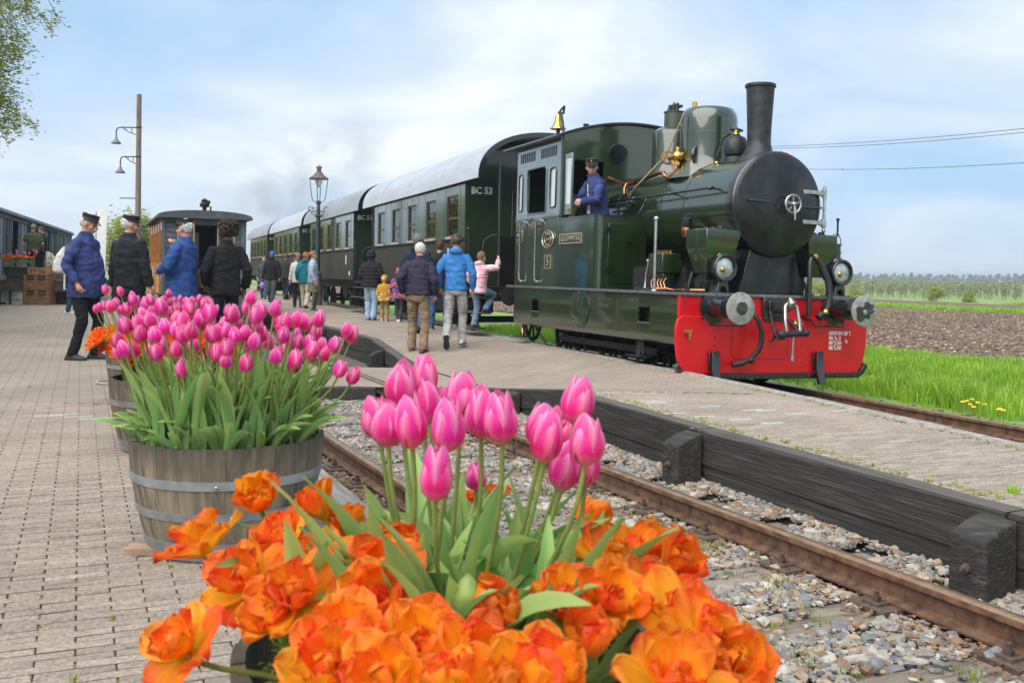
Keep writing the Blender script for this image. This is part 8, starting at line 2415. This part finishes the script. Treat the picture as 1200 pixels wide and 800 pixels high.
# ---- engine crew
p = LP(-2.97, -.88, 1.28)
def tie(t, k, J):
    MB().loft([tuple([J['up']((0, 0.143, 1.44)), .03, .012]), ]) if False else None
    a = [J['up'](q) for q in ((-.028, 0.121, 1.44), (.028, 0.121, 1.44), (.045, 0.156, 1.20), (.03, 0.160, 1.02), (-.03, 0.160, 1.02), (-.045, 0.156, 1.20))]
    MB().add([tuple(q) for q in a] + [tuple(q - Vector((0, .02, 0))) for q in a], [(0, 1, 2, 3, 4, 5), (11, 10, 9, 8, 7, 6)] + [(i, i + 6, (i + 1) % 6 + 6, (i + 1) % 6) for i in range(6)]).obj('shirt_front', m_white, t)
    a = [J['up'](q) for q in ((-.018, 0.130, 1.44), (.018, 0.130, 1.44), (.026, 0.167, 1.18), (0, 0.171, 1.06), (-.026, 0.167, 1.18))]
    MB().add([tuple(q) for q in a] + [tuple(q - Vector((0, .02, 0))) for q in a], [(0, 1, 2, 3, 4), (9, 8, 7, 6, 5)] + [(i, i + 5, (i + 1) % 5 + 5, (i + 1) % 5) for i in range(5)]).obj('tie', BLK, t)
    MB().ball(J['up']((-.11, 0.136, 1.10)), .012).obj('red_badge', m_red, t)
dr = person('engine driver in a blue jacket and black cap leaning out of the cab', p, -112, 1.82, True, WOOL, .80, BLK, (blk_shoe,), 'pale', br_hair, 'short', 'kepi', m_capcloth, m_gold, lean=10, head=(-62, -8, 0), beard=mat('short_beard', (.30, .15, .08), .7, var=.2), bulk=1.03,
       wrists=((-.05, .30, 1.12), (.06, .31, 1.10)), hints=((-1, -.2, -.5), (1, -.2, -.5)), extra=tie, curl=(1.2, 1.2))
p = LP(-4.0, -.55, 1.25)
person('fireman in dark clothes and cap in the shade of the cab behind the driver', p, 62, 1.62, False, BLK, .80, BLK, (blk_shoe,), 'tan', br_hair, 'short', 'ball_cap', BLK)
# ================================================================== AIR AND SMOKE
def vol_mat(name, d, col, noise=None):
    m = bpy.data.materials.new(name); m.use_nodes = True
    t = m.node_tree; t.nodes.remove(t.nodes['Principled BSDF'])
    v = t.nodes.new('ShaderNodeVolumePrincipled')
    v.inputs['Color'].default_value = (*col, 1); v.inputs['Density'].default_value = d; v.inputs['Anisotropy'].default_value = .2
    if noise:
        co = t.nodes.new('ShaderNodeTexCoord'); nz = t.nodes.new('ShaderNodeTexNoise'); nz.inputs['Scale'].default_value = noise; nz.inputs['Detail'].default_value = 4; nz.inputs['Distortion'].default_value = .8
        t.links.new(co.outputs['Object'], nz.inputs['Vector'])
        mr = t.nodes.new('ShaderNodeMapRange'); mr.inputs['From Min'].default_value = .45; mr.inputs['From Max'].default_value = .75; mr.inputs['To Max'].default_value = d
        gr = t.nodes.new('ShaderNodeVectorMath'); gr.operation = 'LENGTH'
        mp = t.nodes.new('ShaderNodeMapping'); t.links.new(co.outputs['Generated'], mp.inputs['Vector']); mp.inputs['Location'].default_value = (-1, -1, -1); mp.inputs['Scale'].default_value = (2, 2, 2)
        t.links.new(mp.outputs['Vector'], gr.inputs[0])
        fo = t.nodes.new('ShaderNodeMapRange'); fo.inputs['From Min'].default_value = 1.; fo.inputs['From Max'].default_value = .3
        t.links.new(gr.outputs['Value'], fo.inputs['Value']); t.links.new(nz.outputs['Fac'], mr.inputs['Value'])
        mu = t.nodes.new('ShaderNodeMath'); mu.operation = 'MULTIPLY'; t.links.new(mr.outputs['Result'], mu.inputs[0]); t.links.new(fo.outputs['Result'], mu.inputs[1]); t.links.new(mu.outputs[0], v.inputs['Density'])
    t.links.new(v.outputs[0], t.nodes['Material Output'].inputs['Volume'])
    return m
hz = MB().box(-5800, 5800, -5800, 5800, -2.2, 19.0)
ho_ = hz.obj('haze', vol_mat('haze_air', .0007, (.80, .89, 1.0)), smooth=None); tag(ho_, kind='stuff')
c = atD(345, 212, 62)
sm_ = MB().ball((0, 0, 0), 8.0, 3.0, 3.6, 20, 12).obj('smoke', vol_mat('smoke_air', .30, (.36, .41, .50), .32), smooth=None)
sm_.location = c; sm_.rotation_euler = (0, R(-24), 0); tag(sm_, kind='stuff')
bpy.data.scenes.remove(TMP)
